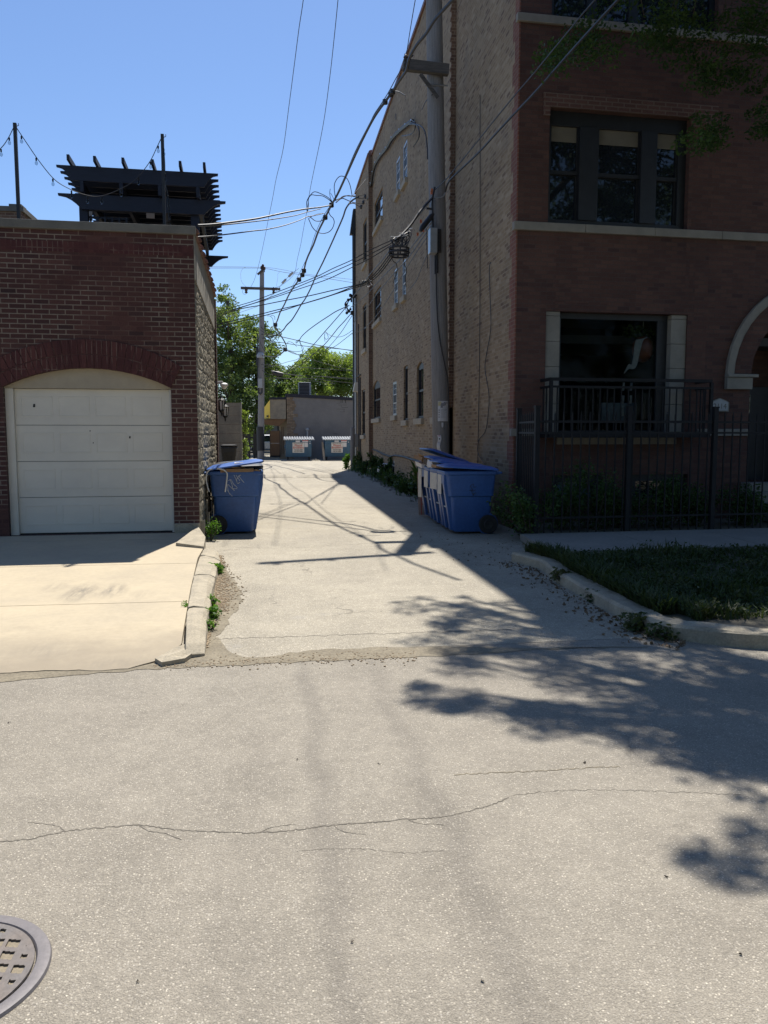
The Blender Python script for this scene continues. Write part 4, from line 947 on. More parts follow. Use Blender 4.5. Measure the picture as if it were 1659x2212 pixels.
# ================================================================== IRON FENCE
fc = V((3.88, 11.72, 0)); fence = thing('iron_fence', (fc.x, fc.y, .11), 'black iron picket fence in front of the apartment building', 'fence')
FF = Frame(fc, eR, nR); fb = V((4.02, 13.1, 0)); dd = (fb-fc); Lf = dd.length; FS = Frame(fc, dd, (-dd.y, dd.x, 0))
zpost = 1.63+ (935-887)/1750*12.0; zr = [1.63+(935-911)/1750*12.0, 1.63+(935-935)/1750*12.0, .35]
def fencerun(F, L, posts, sp):
    for z in zr:
        m = MB(); m.fbox(F, .03, L-.03, z-.015, z+.015, -.012, .012); m.build('rail', M['black'], fence)
    for u in posts:
        m = MB(); m.fbox(F, u-.035, u+.035, .05, zpost+.05, -.035, .035); m.fbox(F, u-.042, u+.042, zpost+.05, zpost+.075, -.042, .042); m.build('post', M['black'], fence)
    n = int(L/sp)
    for k in range(1, n):
        u = L*k/n
        if any(abs(u-p) < .04 for p in posts): continue
        m = MB(); zt_ = zpost; m.fbox(F, u-.009, u+.009, .12, zt_-.06, -.009, .009)
        b0 = [F.P(u-.009, zt_-.06, -.009), F.P(u+.009, zt_-.06, -.009), F.P(u+.009, zt_-.06, .009), F.P(u-.009, zt_-.06, .009)]; c0 = F.P(u, zt_, 0)
        m.add(b0+[c0], [(0, 1, 4), (1, 2, 4), (2, 3, 4), (3, 0, 4)]); m.build('picket', M['black'], fence)
fencerun(FF, 8.0, [0, 1.48, 2.92, 4.4, 5.9, 7.4], .138); fencerun(FS, Lf, [Lf-.03], .13)
# ================================================================== SHRUBS, GRASS, WEEDS
def shrub(x, y, z0, h, wd, n, label, mat='shrub', name='shrub', cat='shrub', group=None, ls=.055, stems=5, seed=1):
    rg = random.Random(seed); r = thing(name, (x, y, z0), label, cat, group)
    m = MB(); tips = []
    for k in range(stems):
        q = rg.uniform(0, 6.28); d = rg.uniform(.2, 1)*wd; t = V((x+d*math.cos(q), y+d*.7*math.sin(q), z0+h*rg.uniform(.55, 1)))
        b = V((x+d*.2*math.cos(q), y+d*.2*math.sin(q), z0-.02)); mid_ = b.lerp(t, .5)+V((rg.uniform(-.05, .05), rg.uniform(-.05, .05), .05)); m.tube([b, mid_, t], [.012, .009, .004], 5); tips.append((b, mid_, t))
    m.build('stem', M['bark'], r)
    m = MB()
    for k in range(n):
        b, md_, t = rg.choice(tips); f = rg.random()**.6; p = b.lerp(md_, f*2) if f < .5 else md_.lerp(t, f*2-1); leaves(m, p, wd*.22+.04, 7, ls, rg)
    m.build('foliage', M[mat], r, fix=False); return r
k = 0
for (px, py, Y, h, wd, lab) in ((1135, 1150, 12.15, .62, .42, 'leafy shrub spilling past the fence corner at the alley'), (1190, 1130, 12.5, .75, .5, 'bushy shrub below the left basement window'), (1260, 1120, 12.55, .9, .55, 'tallest shrub between the two basement windows'), (1335, 1140, 12.6, .6, .45, 'low shrub behind the middle fence post'), (1410, 1125, 12.6, .72, .5, 'rounded shrub under the right basement window'), (1490, 1140, 12.7, .55, .45, 'low shrub right of the basement windows'), (1575, 1140, 12.75, .5, .45, 'small shrub by the third fence post')):
    p = oY(px, py, Y); shrub(p.x, Y-.25, .11, h*1.15, wd*1.35, 330, lab, group='shrubs behind the iron fence', seed=20+k, stems=9); k += 1
def ptin(p, poly):
    c = False; n = len(poly)
    for i in range(n):
        a, b = poly[i], poly[(i+1) % n]
        if (a[1] > p[1]) != (b[1] > p[1]) and p[0] < (b[0]-a[0])*(p[1]-a[1])/(b[1]-a[1])+a[0]: c = not c
    return c
gpoly = [(p.x, p.y) for p in ki if p.x < 12]+[(12, 10.1), (4.2, 9.75), (3.66, 9.6)]
mb = MB(); cnt = 0
while cnt < 14000:
    x, y = 3.4+rng.random()**1.5*7.5, rng.uniform(6.1, 10.2)
    if not ptin((x, y), gpoly): continue
    cl = mnoise.noise(V((x*1.3, y*1.3, 0)))*.5+.5
    if rng.random() > cl*1.2+.18: continue
    h = (.05+.22*cl*cl*rng.random())*(.6+.7*rng.random()); q = rng.uniform(0, 6.28); wv = rng.uniform(.006, .012); ln = rng.uniform(.02, .14)
    b = V((x, y, .095)); dx = V((math.cos(q), math.sin(q), 0)); sd_ = V((-dx.y, dx.x, 0))*wv; md_ = b+dx*ln*.35+V((0, 0, h*.65)); tp = b+dx*ln+V((0, 0, h))
    mb.add([b-sd_, b+sd_, md_+sd_*.8, md_-sd_*.8, tp], [(0, 1, 2, 3), (3, 2, 4)]); cnt += 1
    if rng.random() < .16: leaves(mb, (x, y, .1+h*.7), .05, 4, .045, rng)
for _ in range(2600):     # thicker fringe along the kerb
    i = rng.randrange(0, 16); o_ = ki[i].lerp(ki[i+1], rng.random()); t = (ki[i+1]-ki[i]); nr = V((-t.y, t.x, 0)).normalized(); b = o_+nr*(.01+abs(rng.gauss(0, .16))); b.z = .095
    h = rng.uniform(.05, .2); q = rng.uniform(0, 6.28); dx = V((math.cos(q), math.sin(q), 0))-nr*.4; sd_ = V((-dx.y, dx.x, 0)).normalized()*.009; md_ = b+dx*.04+V((0, 0, h*.65)); tp = b+dx*.12+V((0, 0, h))
    mb.add([b-sd_, b+sd_, md_+sd_*.8, md_-sd_*.8, tp], [(0, 1, 2, 3), (3, 2, 4)])
tag(mb.build('grass', M['grass'], fix=False), 'shaggy unmown grass on the verge behind the kerb', 'grass', kind='stuff')
def weed(px, py, h, wd, n, label, group, z=.0, mat='weed', ls=.045, seed=0, Y=None, X=None):
    p = G(px, py, z) if X is None else oX(px, py, X)
    return shrub(p.x, p.y, z, h, wd, n, label, mat, 'weed_clump', 'weed', group, ls, 6, 50+seed)
wl_ = [(452, 1168, .30, .15, 75, 'tall bright weed at the garage corner beside the driveway', .035), (470, 1240, .08, .10, 60, 'grassy tuft halfway along the left kerb', .05), (452, 1312, .07, .07, 22, 'tiny sprig beside the kerb joint', .035), (455, 1338, .07, .09, 50, 'leafy weed at the foot of the left kerb', .035), (448, 1362, .06, .07, 24, 'lowest sprig near the broken kerb end', .03), (405, 1325, .06, .05, 20, 'sprig growing in the driveway joint', .03)]
for i, (a, b, h, wd, n, lab, ls) in enumerate(wl_): weed(a, b, h, wd, n, lab, 'weeds along the left kerb', ls=ls, seed=i)
for i, (a, b, h, wd, n, lab) in enumerate(((1215, 1262, .12, .14, 50, 'grassy weed where the right kerb begins'), (1290, 1300, .06, .18, 36, 'low weed in the dark gutter by the right kerb'), (1365, 1362, .09, .2, 55, 'leafy weed at the bend of the right kerb'), (1420, 1380, .06, .14, 26, 'small weed at the outer bend of the right kerb'))): weed(a, b, h, wd, n, lab, 'weeds along the right kerb', mat='grass', seed=10+i)
wr = [(748, 1028, .75, .22, 130, 'bright sunlit weed at the far alley corner', 'weed', X3-.55), (772, 1022, .85, .4, 160, 'dark weed bush around the far downpipes', 'shrub', X3-.2), (785, 1032, .5, .35, 110, 'weed below the narrow basement window', 'shrub', X3-.25), (812, 1030, .95, .3, 150, 'tall dark weed in front of the second basement window', 'shrub', X2-.25), (828, 1045, .8, .3, 150, 'bushy weed below the white vent elbow', 'shrub', X2-.3), (852, 1062, .3, .3, 70, 'low weed right of the vent window', 'shrub', X2-.25), (872, 1072, .25, .3, 70, 'low weed midway along the brick wall', 'shrub', X2-.3), (888, 1085, .35, .3, 90, 'weed beside the large leaved plant', 'shrub', X2-.35)]
for i, (a, b, h, wd, n, lab, mt_, X) in enumerate(wr):
    p = oX(a, b, X); shrub(X, p.y, 0, h, wd, n, lab, mt_, 'weed_clump', 'weed', 'weeds along the brick wall', .09, 7, 70+i)
mb = MB()
for _ in range(1700):
    Y = rng.uniform(17.5, YD-.5); X = (X2 if Y < YC else X3)-abs(rng.gauss(0, .22))-.03; cl = mnoise.noise(V((Y*.55, 3.3, 0)))*.5+.5
    if rng.random() > cl*1.1: continue
    h = rng.uniform(.08, .42)*(.4+cl); q = rng.uniform(0, 6.28); dx = V((math.cos(q), math.sin(q), 0)); b = V((X, Y, 0)); sd_ = V((-dx.y, dx.x, 0))*.012; md_ = b+dx*h*.2+V((0, 0, h*.65)); tp = b+dx*h*.5+V((0, 0, h))
    mb.add([b-sd_, b+sd_, md_+sd_*.8, md_-sd_*.8, tp], [(0, 1, 2, 3), (3, 2, 4)])
    if rng.random() < .5: leaves(mb, tp, .09, 3, .10, rng)
tag(mb.build('grass', M['shrub'], fix=False), 'weedy grass along the foot of the tan brick wall', 'grass', kind='stuff')
mb = MB()
for _ in range(520):
    i = rng.randrange(0, 22); o_ = ko[i].lerp(ko[i+1], rng.random()); t = (ko[i+1]-ko[i]); nr = V((t.y, -t.x, 0)).normalized(); b = o_+nr*(.02+abs(rng.gauss(0, .16))); leaves(mb, (b.x, b.y, .008), .008, 1, rng.uniform(.02, .06), rng, .3)
for _ in range(160): leaves(mb, (rng.uniform(2.2, 3.6), rng.uniform(9.5, 13), .008), .008, 1, rng.uniform(.015, .04), rng, .3)
M['dryleaf'] = plain('dry_leaves', (.20, .13, .07), (.11, .075, .045), .9, 40); tag(mb.build('leaf_litter', M['dryleaf'], fix=False), 'dry brown leaves and bits along the right kerb', 'leaf litter', kind='stuff')
# broad leaved plant by the carts
p = oX(905, 1088, 3.55); r = thing('broadleaf_plant', (3.55, p.y, 0), 'plant with long dark strap leaves behind the blue carts', 'plant')
for k in range(13):
    q = rng.uniform(1.2, 5.2); L = rng.uniform(.45, .8); el = rng.uniform(.5, 1.25); m = MB(); d = V((math.cos(q)*math.cos(el), math.sin(q)*math.cos(el), math.sin(el))); s_ = V((-math.sin(q), math.cos(q), 0)); b = V((3.55, p.y, .15+.4*rng.random()))
    P = [(b, .015), (b+d*L*.35, .05), (b+d*L*.7-V((0, 0, .05)), .045), (b+d*L-V((0, 0, .16)), .004)]
    for (a, w0), (c, w1) in zip(P, P[1:]): m.add([a-s_*w0, a+s_*w0, c+s_*w1, c-s_*w1], [(0, 1, 2, 3)])
    m.build('leaf', M['shrub'], r)
m = MB(); m.tube([(3.55, p.y, 0), (3.53, p.y, .6)], .02); m.build('stem', M['weed'], r)
# rubble at the foot of the wall
mb = MB()
for _ in range(260):
    Y = rng.uniform(18, 33); pebble(mb, V((X2-.15-abs(rng.gauss(0, .25)), Y, .005)), rng.uniform(.015, .06))
M['rubble'] = plain('rubble', (.25, .23, .20), (.15, .14, .12), .95, 20); tag(mb.build('rubble', M['rubble'], fix=False), 'broken stone bits strewn along the brick wall foot', 'rubble', kind='stuff')
# ================================================================== WHEELED CARTS
def rrect(x0, x1, hy, r, z, n=3):
    P = []
    for cx, cy, a0 in ((x1-r, hy-r, 0), (x0+r, hy-r, 90), (x0+r, -hy+r, 180), (x1-r, -hy+r, 270)):
        for k in range(n+1): q = math.radians(a0+90*k/n); P.append(V((cx+r*math.cos(q), cy+r*math.sin(q), z)))
    return P
def cart(x, y, rz, label, mats, lid=3, group='wheeled carts', sticker=None, cat='recycling cart', name='wheeled_cart', z=.008, lid_sticker=False):
    mbody, mlid = mats; r = thing(name, (x, y, z), label, cat, group, rz)
    m = MB()
    m.loft([rrect(-.25, .27, .25, .05, .03), rrect(-.31, .30, .26, .06, .06), rrect(-.335, .35, .288, .06, .60), rrect(-.36, .385, .312, .06, .612), rrect(-.385, .43, .33, .06, .95), rrect(-.405, .45, .345, .06, .955), rrect(-.41, .455, .348, .06, 1.0), rrect(-.405, .45, .344, .06, 1.012), rrect(-.38, .435, .325, .05, 1.01), rrect(-.36, .40, .305, .05, .72)])
    for s_ in (-1, 1):      # front columns left and right of the recessed grab slot
        y0, y1 = sorted((s_*.13, s_*.245)); m.hexa([(.20, y0*.9, .06), (.335, y0*.9, .06), (.335, y1*.9, .06), (.20, y1*.9, .06), (.30, y0, .80), (.455, y0, .80), (.455, y1, .80), (.30, y1, .80)])
        m.lathe([(.168, s_*.20), (.176, s_*.255), (.168, s_*.262)], (-.27, 0, .155), 20, 'y')
    m.hexa([(.30, -.245, .80), (.455, -.245, .80), (.455, .245, .80), (.30, .245, .80), (.30, -.245, .93), (.455, -.245, .955), (.455, .245, .955), (.30, .245, .93)])
    body = m.build('body', mbody, r, world=False, bevel=.012, smooth=True)
    m = MB(); m.hexa([(.29, -.11, .10), (.305, -.11, .10), (.305, .11, .10), (.29, .11, .10), (.385, -.13, .79), (.392, -.13, .79), (.392, .13, .79), (.385, .13, .79)]); m.build('grab_recess', mats[0] if mats[0] == M['blackcart'] else M['recess'], body, world=False)
    m = MB(); m.tube([(.365, -.20, .42), (.365, .20, .42)], .014, 8); m.build('grab_bar', M['steel'], body, world=False)
    if sticker:
        m = MB(); a, b, t = sticker; fx = lambda z_: .457+.0*z_
        m.hexa([(.455, a, t), (.460, a, t), (.460, b, t+.01), (.455, b, t+.01), (.455, a, .945), (.460, a, .945), (.460, b, .945), (.455, b, .945)]); m.build('notice_sticker', M['sticker'], body, world=False)
    for s_ in (-1, 1):
        m = MB(); m.lathe([(.02, s_*.262), (.14, s_*.264), (.152, s_*.275), (.152, s_*.315), (.14, s_*.325), (.075, s_*.32)], (-.27, 0, .155), 22, 'y'); wh = m.build('wheel', M['rubber'], r, world=False, smooth=True)
        m = MB(); m.lathe([(.001, s_*.318), (.07, s_*.326), (.078, s_*.318)], (-.27, 0, .155), 16, 'y'); m.build('hub', M['blackcart'], wh, world=False)
    m = MB(); m.tube([(-.27, -.27, .155), (-.27, .27, .155)], .014, 8); m.build('axle', M['steel'], r, world=False)
    m = MB(); m.tube([(-.40, -.30, .97), (-.47, -.30, .985), (-.475, .30, .985), (-.40, .30, .97)], .017, 8); m.build('handle', mbody, r, world=False)
    # lid hinged at the back, shallow domed with a rim
    m = MB(); base = [rrect(-.43, .47, .36, .06, 0), rrect(-.43, .47, .36, .06, .022), rrect(-.41, .45, .34, .06, .03), rrect(-.34, .36, .25, .08, .058), rrect(-.25, .26, .16, .06, .062)]
    a = math.radians(lid); ca, sa = math.cos(a), math.sin(a)
    def rot(p): dx, dz = p.x+.44, p.z; return V((-.44+dx*ca-dz*sa, p.y, 1.018+dx*sa+dz*ca))
    m.loft([[rot(p) for p in q] for q in base]); ld = m.build('lid', mlid, r, world=False, smooth=True)
    if lid_sticker:
        m = MB(); m.hexa([rot(V(q)) for q in ((.02, -.3, .04), (.16, -.3, .034), (.16, -.18, .056), (.02, -.18, .06), (.02, -.3, .052), (.16, -.3, .046), (.16, -.18, .06), (.02, -.18, .064))]); m.build('lid_label', M['paper'], ld, world=False)
    return r
M['recess'] = plain('cart_recess_shade', (.012, .03, .09), (.010, .024, .07), .5, 5)  # darker cart blue, shade of the grab slot put into the colour
M['sticker'] = plain('worn_sticker', (.52, .50, .46), (.40, .40, .40), .7, 14)
BL = (M['blue'], M['bluelid']); BK = (M['blackcart'], M['blackcart'])
lc = cart(-.655, 13.46, math.radians(2), 'blue recycling cart with scrawl on its side by the garage wall', BL, 8.5, lid_sticker=True)
cart(-.68, 14.25, math.radians(1), 'black cart standing right behind the scrawled blue cart', BK, 2, cat='trash cart'); cart(-.68, 15.1, math.radians(-3), 'rearmost black cart along the garage side wall', BK, 4, cat='trash cart')
rcs = [(3.135, 12.96, 180, 3.5, (-.24, .06, .62), 'blue recycling cart nearest the street, right row'), (3.15, 13.66, 183, 7, (-.235, .235, .66), 'blue cart with half raised lid, second from the street, right row'), (3.16, 14.36, 178, 10, (-.235, .20, .64), 'blue cart third from the street, right row, stuffed with rubbish'), (3.20, 15.08, 186, 19, (-.24, -.02, .40), 'overfull blue cart with lid propped open, farthest in right row')]
for (x, y, rz, ld, st, lab) in rcs: cart(x, y, math.radians(rz), lab, BL, ld, sticker=st)
# scrawls
def scrawl(parent, strokes, r, mat, name):
    m = MB()
    for s_ in strokes: m.tube(smoothpath(s_, 4), r, 4)
    m.build(name, M[mat], parent)
def lp(px, py, yy): return oY(px, py, yy)
def zoomB(x, y): return ((780+x*.1808)/1.8228, (1750+y*.1808)/1.8228)
lb_ = [c for c in lc.children if c.name.startswith('body')][0]
def sidepts(raw):
    out = []
    for (x, y) in raw:
        px, py = zoomB(x, y); z = oY(px, py, 13.15).z-.008
        hy = .288+(.312-.288) if False else (.25+(.288-.25)*(z-.06)/.54 if z < .6 else .312+(.33-.312)*(z-.612)/.34)
        p = oY(px, py, 13.46-hy-.004); out.append(p)
    return out
SC = [[(630, 985), (680, 1060), (745, 1130)], [(640, 870), (650, 980), (680, 1070), (720, 1090)], [(655, 870), (720, 940), (795, 1010)], [(700, 770), (740, 880), (760, 960), (850, 960)], [(660, 790), (715, 765), (770, 860), (855, 940)], [(780, 655), (810, 730), (840, 790), (860, 850), (915, 820)], [(820, 650), (860, 720), (910, 790)], [(955, 650), (900, 680), (850, 740), (830, 790)], [(880, 680), (940, 760), (1000, 830)]]
inv = lb_.matrix_world
rootm = Matrix.Translation(lc.location) @ Matrix.Rotation(lc.rotation_euler.z, 4, 'Z'); rim = rootm.inverted()
m = MB()
for s_ in SC: m.tube([rim @ p for p in smoothpath(sidepts(s_), 3)], .005, 4)
m.build('scrawl', M['chalk'], lb_, world=False)
# scribble on the nearest right cart
rc0 = [o for o in bpy.data.objects if o.get('label', '').startswith('blue recycling cart nearest')][0]; rb_ = [c for c in rc0.children if c.name.startswith('body')][0]
rm2 = (Matrix.Translation(rc0.location) @ Matrix.Rotation(rc0.rotation_euler.z, 4, 'Z')).inverted()
def zoomC(x, y): return ((1600+x*.3014)/1.8228, (1650+y*.3014)/1.8228)
m = MB()
for s_ in ([(830, 890), (850, 860), (870, 850), (885, 860), (870, 890), (915, 885)], [(835, 870), (850, 900), (870, 930)], [(820, 935), (850, 930), (860, 965), (880, 980), (910, 960)], [(850, 930), (880, 940), (905, 925)], [(865, 985), (880, 1000), (870, 975)]):
    P = []
    for q in s_:
        px, py = zoomC(*q); z = oY(px, py, 12.64).z; P.append(rm2 @ oY(px, py, 12.96-(.318 if z > .6 else .28)-.004))
    m.tube(smoothpath(P, 3), .004, 4)
m.build('scrawl', M['ink'], rb_, world=False)
# cardboard and rubbish
def slab(name, c, sx, sy, sz, rx, ry, rz, mat, label, cat, group=None):
    R_ = Matrix.Rotation(rz, 3, 'Z') @ Matrix.Rotation(ry, 3, 'Y') @ Matrix.Rotation(rx, 3, 'X'); m = MB(); P = []
    n = 5
    for i in range(n+1):
        x = -sx/2+sx*i/n; w_ = rng.uniform(-.012, .012)
        P.append([V(c)+R_ @ V((x, -sy/2+rng.uniform(-.01, .01), -sz/2+w_)), V(c)+R_ @ V((x, sy/2, -sz/2+w_)), V(c)+R_ @ V((x, sy/2, sz/2+w_)), V(c)+R_ @ V((x, -sy/2, sz/2+w_))])
    m.loft(P); o = m.build(name, M[mat], None); return tag(o, label, cat, group)
slab('cardboard_piece', (-.60, 13.24, 1.045), .52, .26, .05, .08, -.03, .02, 'card', 'flat brown cardboard sticking out under the scrawled cart lid', 'cardboard')
slab('cardboard_piece', (-.60, 13.22, 1.085), .22, .2, .008, .1, .10, .3, 'card', 'torn cardboard flap on top of the flat one in the left cart', 'cardboard')
slab('cardboard_piece', (-.30, 13.24, 1.03), .14, .2, .03, 0, .1, -.1, 'card', 'short cardboard end at the front corner of the left cart', 'cardboard')
slab('cardboard_piece', (2.92, 15.05, 1.09), .55, .45, .07, .1, .32, .2, 'card', 'crumpled brown cardboard wedged under the propped lid', 'cardboard')
slab('cardboard_piece', (2.80, 14.9, 1.10), .32, .3, .012, .3, .9, .6, 'card', 'bent cardboard flap leaning out of the overfull cart', 'cardboard')
slab('plastic_bag', (2.80, 15.1, 1.05), .22, .4, .08, .1, -.2, .1, 'paper', 'pale plastic bag bulging from the overfull cart', 'bag')
slab('cardboard_piece', (2.88, 14.3, 1.075), .38, .42, .09, .1, .12, .1, 'bark', 'dark wet cardboard bundle in the stuffed third cart', 'cardboard')
slab('plastic_jug', (2.77, 14.1, 1.08), .14, .16, .12, .1, .1, .4, 'paper', 'white plastic carton poking from the third cart', 'carton')
slab('cardboard_piece', (2.84, 13.62, 1.05), .3, .4, .05, .0, .1, .0, 'card', 'brown paper roll under the second cart lid', 'cardboard')
# flattened box with red print leaning behind the carts
bx = thing('flattened_box', (2.95, 15.75, 0), 'flattened carton with red print leaning behind the blue carts', 'carton')
FBX = Frame((oY(905, 1100, 15.6).x, 15.6, 0), (1, .12, 0), (.12, -1, 0))
def tilt(F, u, z, d=0): return F.P(u, z, d+.16*z)
def tquad(m, a, b, c, d_, off): m.hexa([tilt(FBX, a, c, off), tilt(FBX, b, c, off), tilt(FBX, b, c, off+.004), tilt(FBX, a, c, off+.004), tilt(FBX, a, d_, off), tilt(FBX, b, d_, off), tilt(FBX, b, d_, off+.004), tilt(FBX, a, d_, off+.004)])
m = MB(); tquad(m, 0, .55, .02, .86, 0); m.build('board', M['card'], bx)
m = MB(); tquad(m, .002, .14, .022, .85, -.003); tquad(m, .141, .54, .022, .17, -.003); M['pinkcard'] = plain('pale_printed_card', (.42, .30, .24), (.36, .24, .19), .9, 30); m.build('printed_border', M['pinkcard'], bx)
m = MB(); tquad(m, .05, .062, .03, .84, -.006)
for k in range(26):
    z = .20+k*.024
    if rng.random() < .8: tquad(m, .075, .075+rng.uniform(.02, .05), z, z+.014, -.006)
for k in range(12):
    u = .16+k*.03; tquad(m, u, u+.018, .10, .10+rng.uniform(.03, .06), -.006); tquad(m, u, u+.02, .035, .07, -.006)
m.build('red_print', M['red'], bx)
# hooked white strips, sticks by the left cart
def rod(name, pts, r, mat, label, cat, group=None, n=6):
    m = MB(); m.tube(smoothpath(pts, 5), r, n); return tag(m.build(name, M[mat], None), label, cat, group)
def zb(raw, Y): return [oY(*zoomB(*q), Y) for q in raw]
rod('bent_strip', zb([(410, 525), (530, 545), (590, 580), (632, 640), (625, 760), (608, 900), (590, 1035)], 13.09), .012, 'white', 'bent white plastic strip hanging over the cart side', 'strip', 'bent white strips')
rod('bent_strip', zb([(310, 535), (240, 560), (190, 640), (178, 760), (200, 900), (240, 1035)], 13.09), .011, 'white', 'bent white plastic strip hooked between cart and wall', 'strip', 'bent white strips')
for k, (a, b, c, d, lab) in enumerate(((235, 1470, 245, 1800, 'pale flat slat leaning by the left cart'), (205, 1560, 205, 1880, 'lowest pale stick between wall and cart'), (335, 1320, 335, 1570, 'short pale stick beside the cart corner'), (290, 1240, 290, 1640, 'thin dark stick against the block wall'), (190, 1230, 195, 1640, 'thin pale rod against the rough wall'))):
    rod('wooden_stick', zb([(a, b), (c, d)], 12.9+.05*k), .013 if k < 2 else .009, 'sill' if k != 3 else 'wire', lab, 'stick', 'sticks beside the left cart')
m = MB(); a, b, c, d = [oY(*zoomB(*q), 12.3) for q in ((150, 1640), (50, 1700), (60, 2050), (145, 2060))]; m.hexa([b+V((0, .0, 0))*1, a, a+V((0, .03, 0)), b+V((0, .03, 0)), c, d, d+V((0, .03, 0)), c+V((0, .03, 0))]); tag(m.build('plank', M['parge'], None), 'pale board leaning at the garage corner foot', 'plank')
cart(oY(497, 985, 35).x-.05, 35.3, math.radians(-88), 'black cart far down the alley before the block wall', BK, 4, cat='trash cart')

# ================================================================== NEAR UTILITY POLE
npb = V((3.55, 17.0, 0)); npt = V((3.28, 17.0, 11.6))
def NPp(z): return npb.lerp(npt, z/11.6)
pole = thing('utility_pole', npb, 'thick weathered wooden utility pole by the tan brick wall', 'utility pole')
m = MB(); m.tube([NPp(z) for z in (-.1, 2, 4, 6, 8, 10, 11.6)], [.182, .18, .178, .176, .172, .165, .155], 20); m.build('shaft', M['pole'], pole, smooth=True)
def NX(px, py, Y=16.8): return oY(px, py, Y)
za = NX(915, 147).z; l_, r_ = NX(870, 145).x, NX(968, 150).x
m = MB(); m.bar((l_, 16.76, za+.02), (r_, 16.76, za-.03), .13, .21); m.build('crossarm', M['arm'], pole, bevel=.008)
m = MB(); a, b = NX(908, 160, 16.68), NX(946, 211, 16.72); m.bar(a, b, .02, .075); m.build('arm_brace', M['arm'], pole)
ta_ = NPp(11.2); m = MB(); m.bar(ta_+V((.35, -.1, 0)), ta_+V((-2.0, -.75, 0)), .11, .13); m.build('crossarm', M['arm'], pole)
def insul(px_p, par, s=1.0):
    m = MB(); m.lathe([(.02*s, -.08*s), (.02*s, 0), (.05*s, .01*s), (.035*s, .05*s), (.055*s, .07*s), (.03*s, .12*s), (.01*s, .13*s)], px_p, 10); return m.build('insulator', M['porcelain'], par, smooth=True)
for t in (.25, .62, .97): insul(ta_+V((-2.0*t+.2, -.65*t-.1, .14)), pole)
insul(NX(877, 132, 16.76), pole); m = MB(); p = NX(880, 130, 16.76); m.tube([p+V((-.02, 0, -.08)), p+V((-.05, 0, .12))], .012); m.tube([p, p+V((.12, 0, .1))], .012); m.build('bracket', M['wire'], pole)
# hardware: eye bolts, riser box, sleeve
m = MB(); p = NX(938, 371/2.0+0, 16.8)
for a, b in (((924, 203), (938, 204)),): m.tube([NX(937, 184.5, 16.8)-V((.18, 0, 0)), NX(962, 184.5, 16.85)+V((.05, 0, 0))], .015)
m.build('through_bolt', M['steel'], pole)
x0 = NX(928, 496); x1 = NX(936, 550); m = MB(); m.box((x0.x-.02, 16.62, x1.z), (x1.x+.05, 16.86, x0.z)); m.build('terminal_box', M['steel'], pole, bevel=.01)
m = MB(); m.tube([NX(946, 496, 16.78), NX(946, 545, 16.78)], .07, 10); m.tube([NX(944, 545, 16.75), NX(944, 590, 16.75)], .03, 8); m.tube([NX(940, 552, 16.72), NX(940, 592, 16.72)], .018, 6); m.build('cable_sleeve', M['wire'], pole)
def polecable(pts, Y, r, mat='wire', name='riser_cable'): m = MB(); m.tube([oY(a, b, Y) for a, b in pxsmooth(pts, 5)], r, 5); return m.build(name, M[mat], pole)
polecable([(942, 590), (943, 640), (945, 690), (951, 740), (961, 790), (968, 830), (970, 900), (970, 990)], 16.79, .012)
polecable([(930, 448), (934, 430), (944, 428), (957, 424), (964, 413)], 16.75, .014, 'steel', 'guy_wire')
for (a, b) in (((934, 428), (935, 500)), ((921, 450), (935, 452)), ((939, 404), (934, 428))): m = MB(); m.tube([NX(*a, 16.7), NX(*b, 16.7)], .022, 6); m.build('bracket', M['wire'], pole)
# black splice case and clutter
m = MB(); m.tube([NX(936, 462, 16.72), NX(931, 468, 16.7), NX(912, 492, 16.6), NX(908, 500, 16.58)], [.03, .056, .056, .03], 10); m.build('splice_case', M['wire'], pole, smooth=True)
M['orangetag'] = plain('orange_tag', (.5, .16, .04), (.42, .10, .06), .6, 9)
for (x, y) in ((932, 416), (933, 411), (909, 478), (914, 497), (902, 506)): m = MB(); m.box(tuple(NX(x, y, 16.6)-V((.02, .02, .03))), tuple(NX(x, y, 16.6)+V((.02, .02, .03)))); m.build('marker_tag', M['orangetag'], pole)
# hanging terminal ring with loops
tr = thing('cable_terminal', NX(862, 540, 16.0), 'tangled black cable terminal hanging left of the near pole', 'cable terminal')
m = MB(); cen = NX(862, 543, 16.0)
for dz, rr in ((.06, .19), (-.02, .2), (-.09, .17)):
    m.tube([cen+V((rr*math.cos(q), rr*.8*math.sin(q), dz)) for q in [6.2832*k/18 for k in range(19)]], .018, 6)
for k in range(8): q = .785*k; m.tube([cen+V((.19*math.cos(q), .15*math.sin(q), .08)), cen+V((.18*math.cos(q), .14*math.sin(q), -.1))], .014, 5)
m.build('ring', M['wire'], tr)
for k in range(26):
    a = NX(862+rng.uniform(-16, 18), 533, 16.0+rng.uniform(-.1, .1)); b = NX(850+k*1.6+rng.uniform(-3, 3), 521-k*.95, 16.1); c = a.lerp(b, .5)+V((rng.uniform(-.14, .14), rng.uniform(-.1, .1), rng.uniform(-.02, .12)))
    m = MB(); m.tube(smoothpath([a, c, b], 5), .008, 4); m.build('drop_loop', M['wire'], tr)
for k in range(9):
    a = NX(852+k*4.3+rng.uniform(-3, 3), 518-k*2+rng.uniform(-8, 4), 16.0); m = MB(); d = V((rng.uniform(-.12, .12), 0, rng.uniform(-.06, .06))); m.tube([a-d*.5, a+d*.5], .011, 5); m.build('metal_clamp', M['steel'], tr)
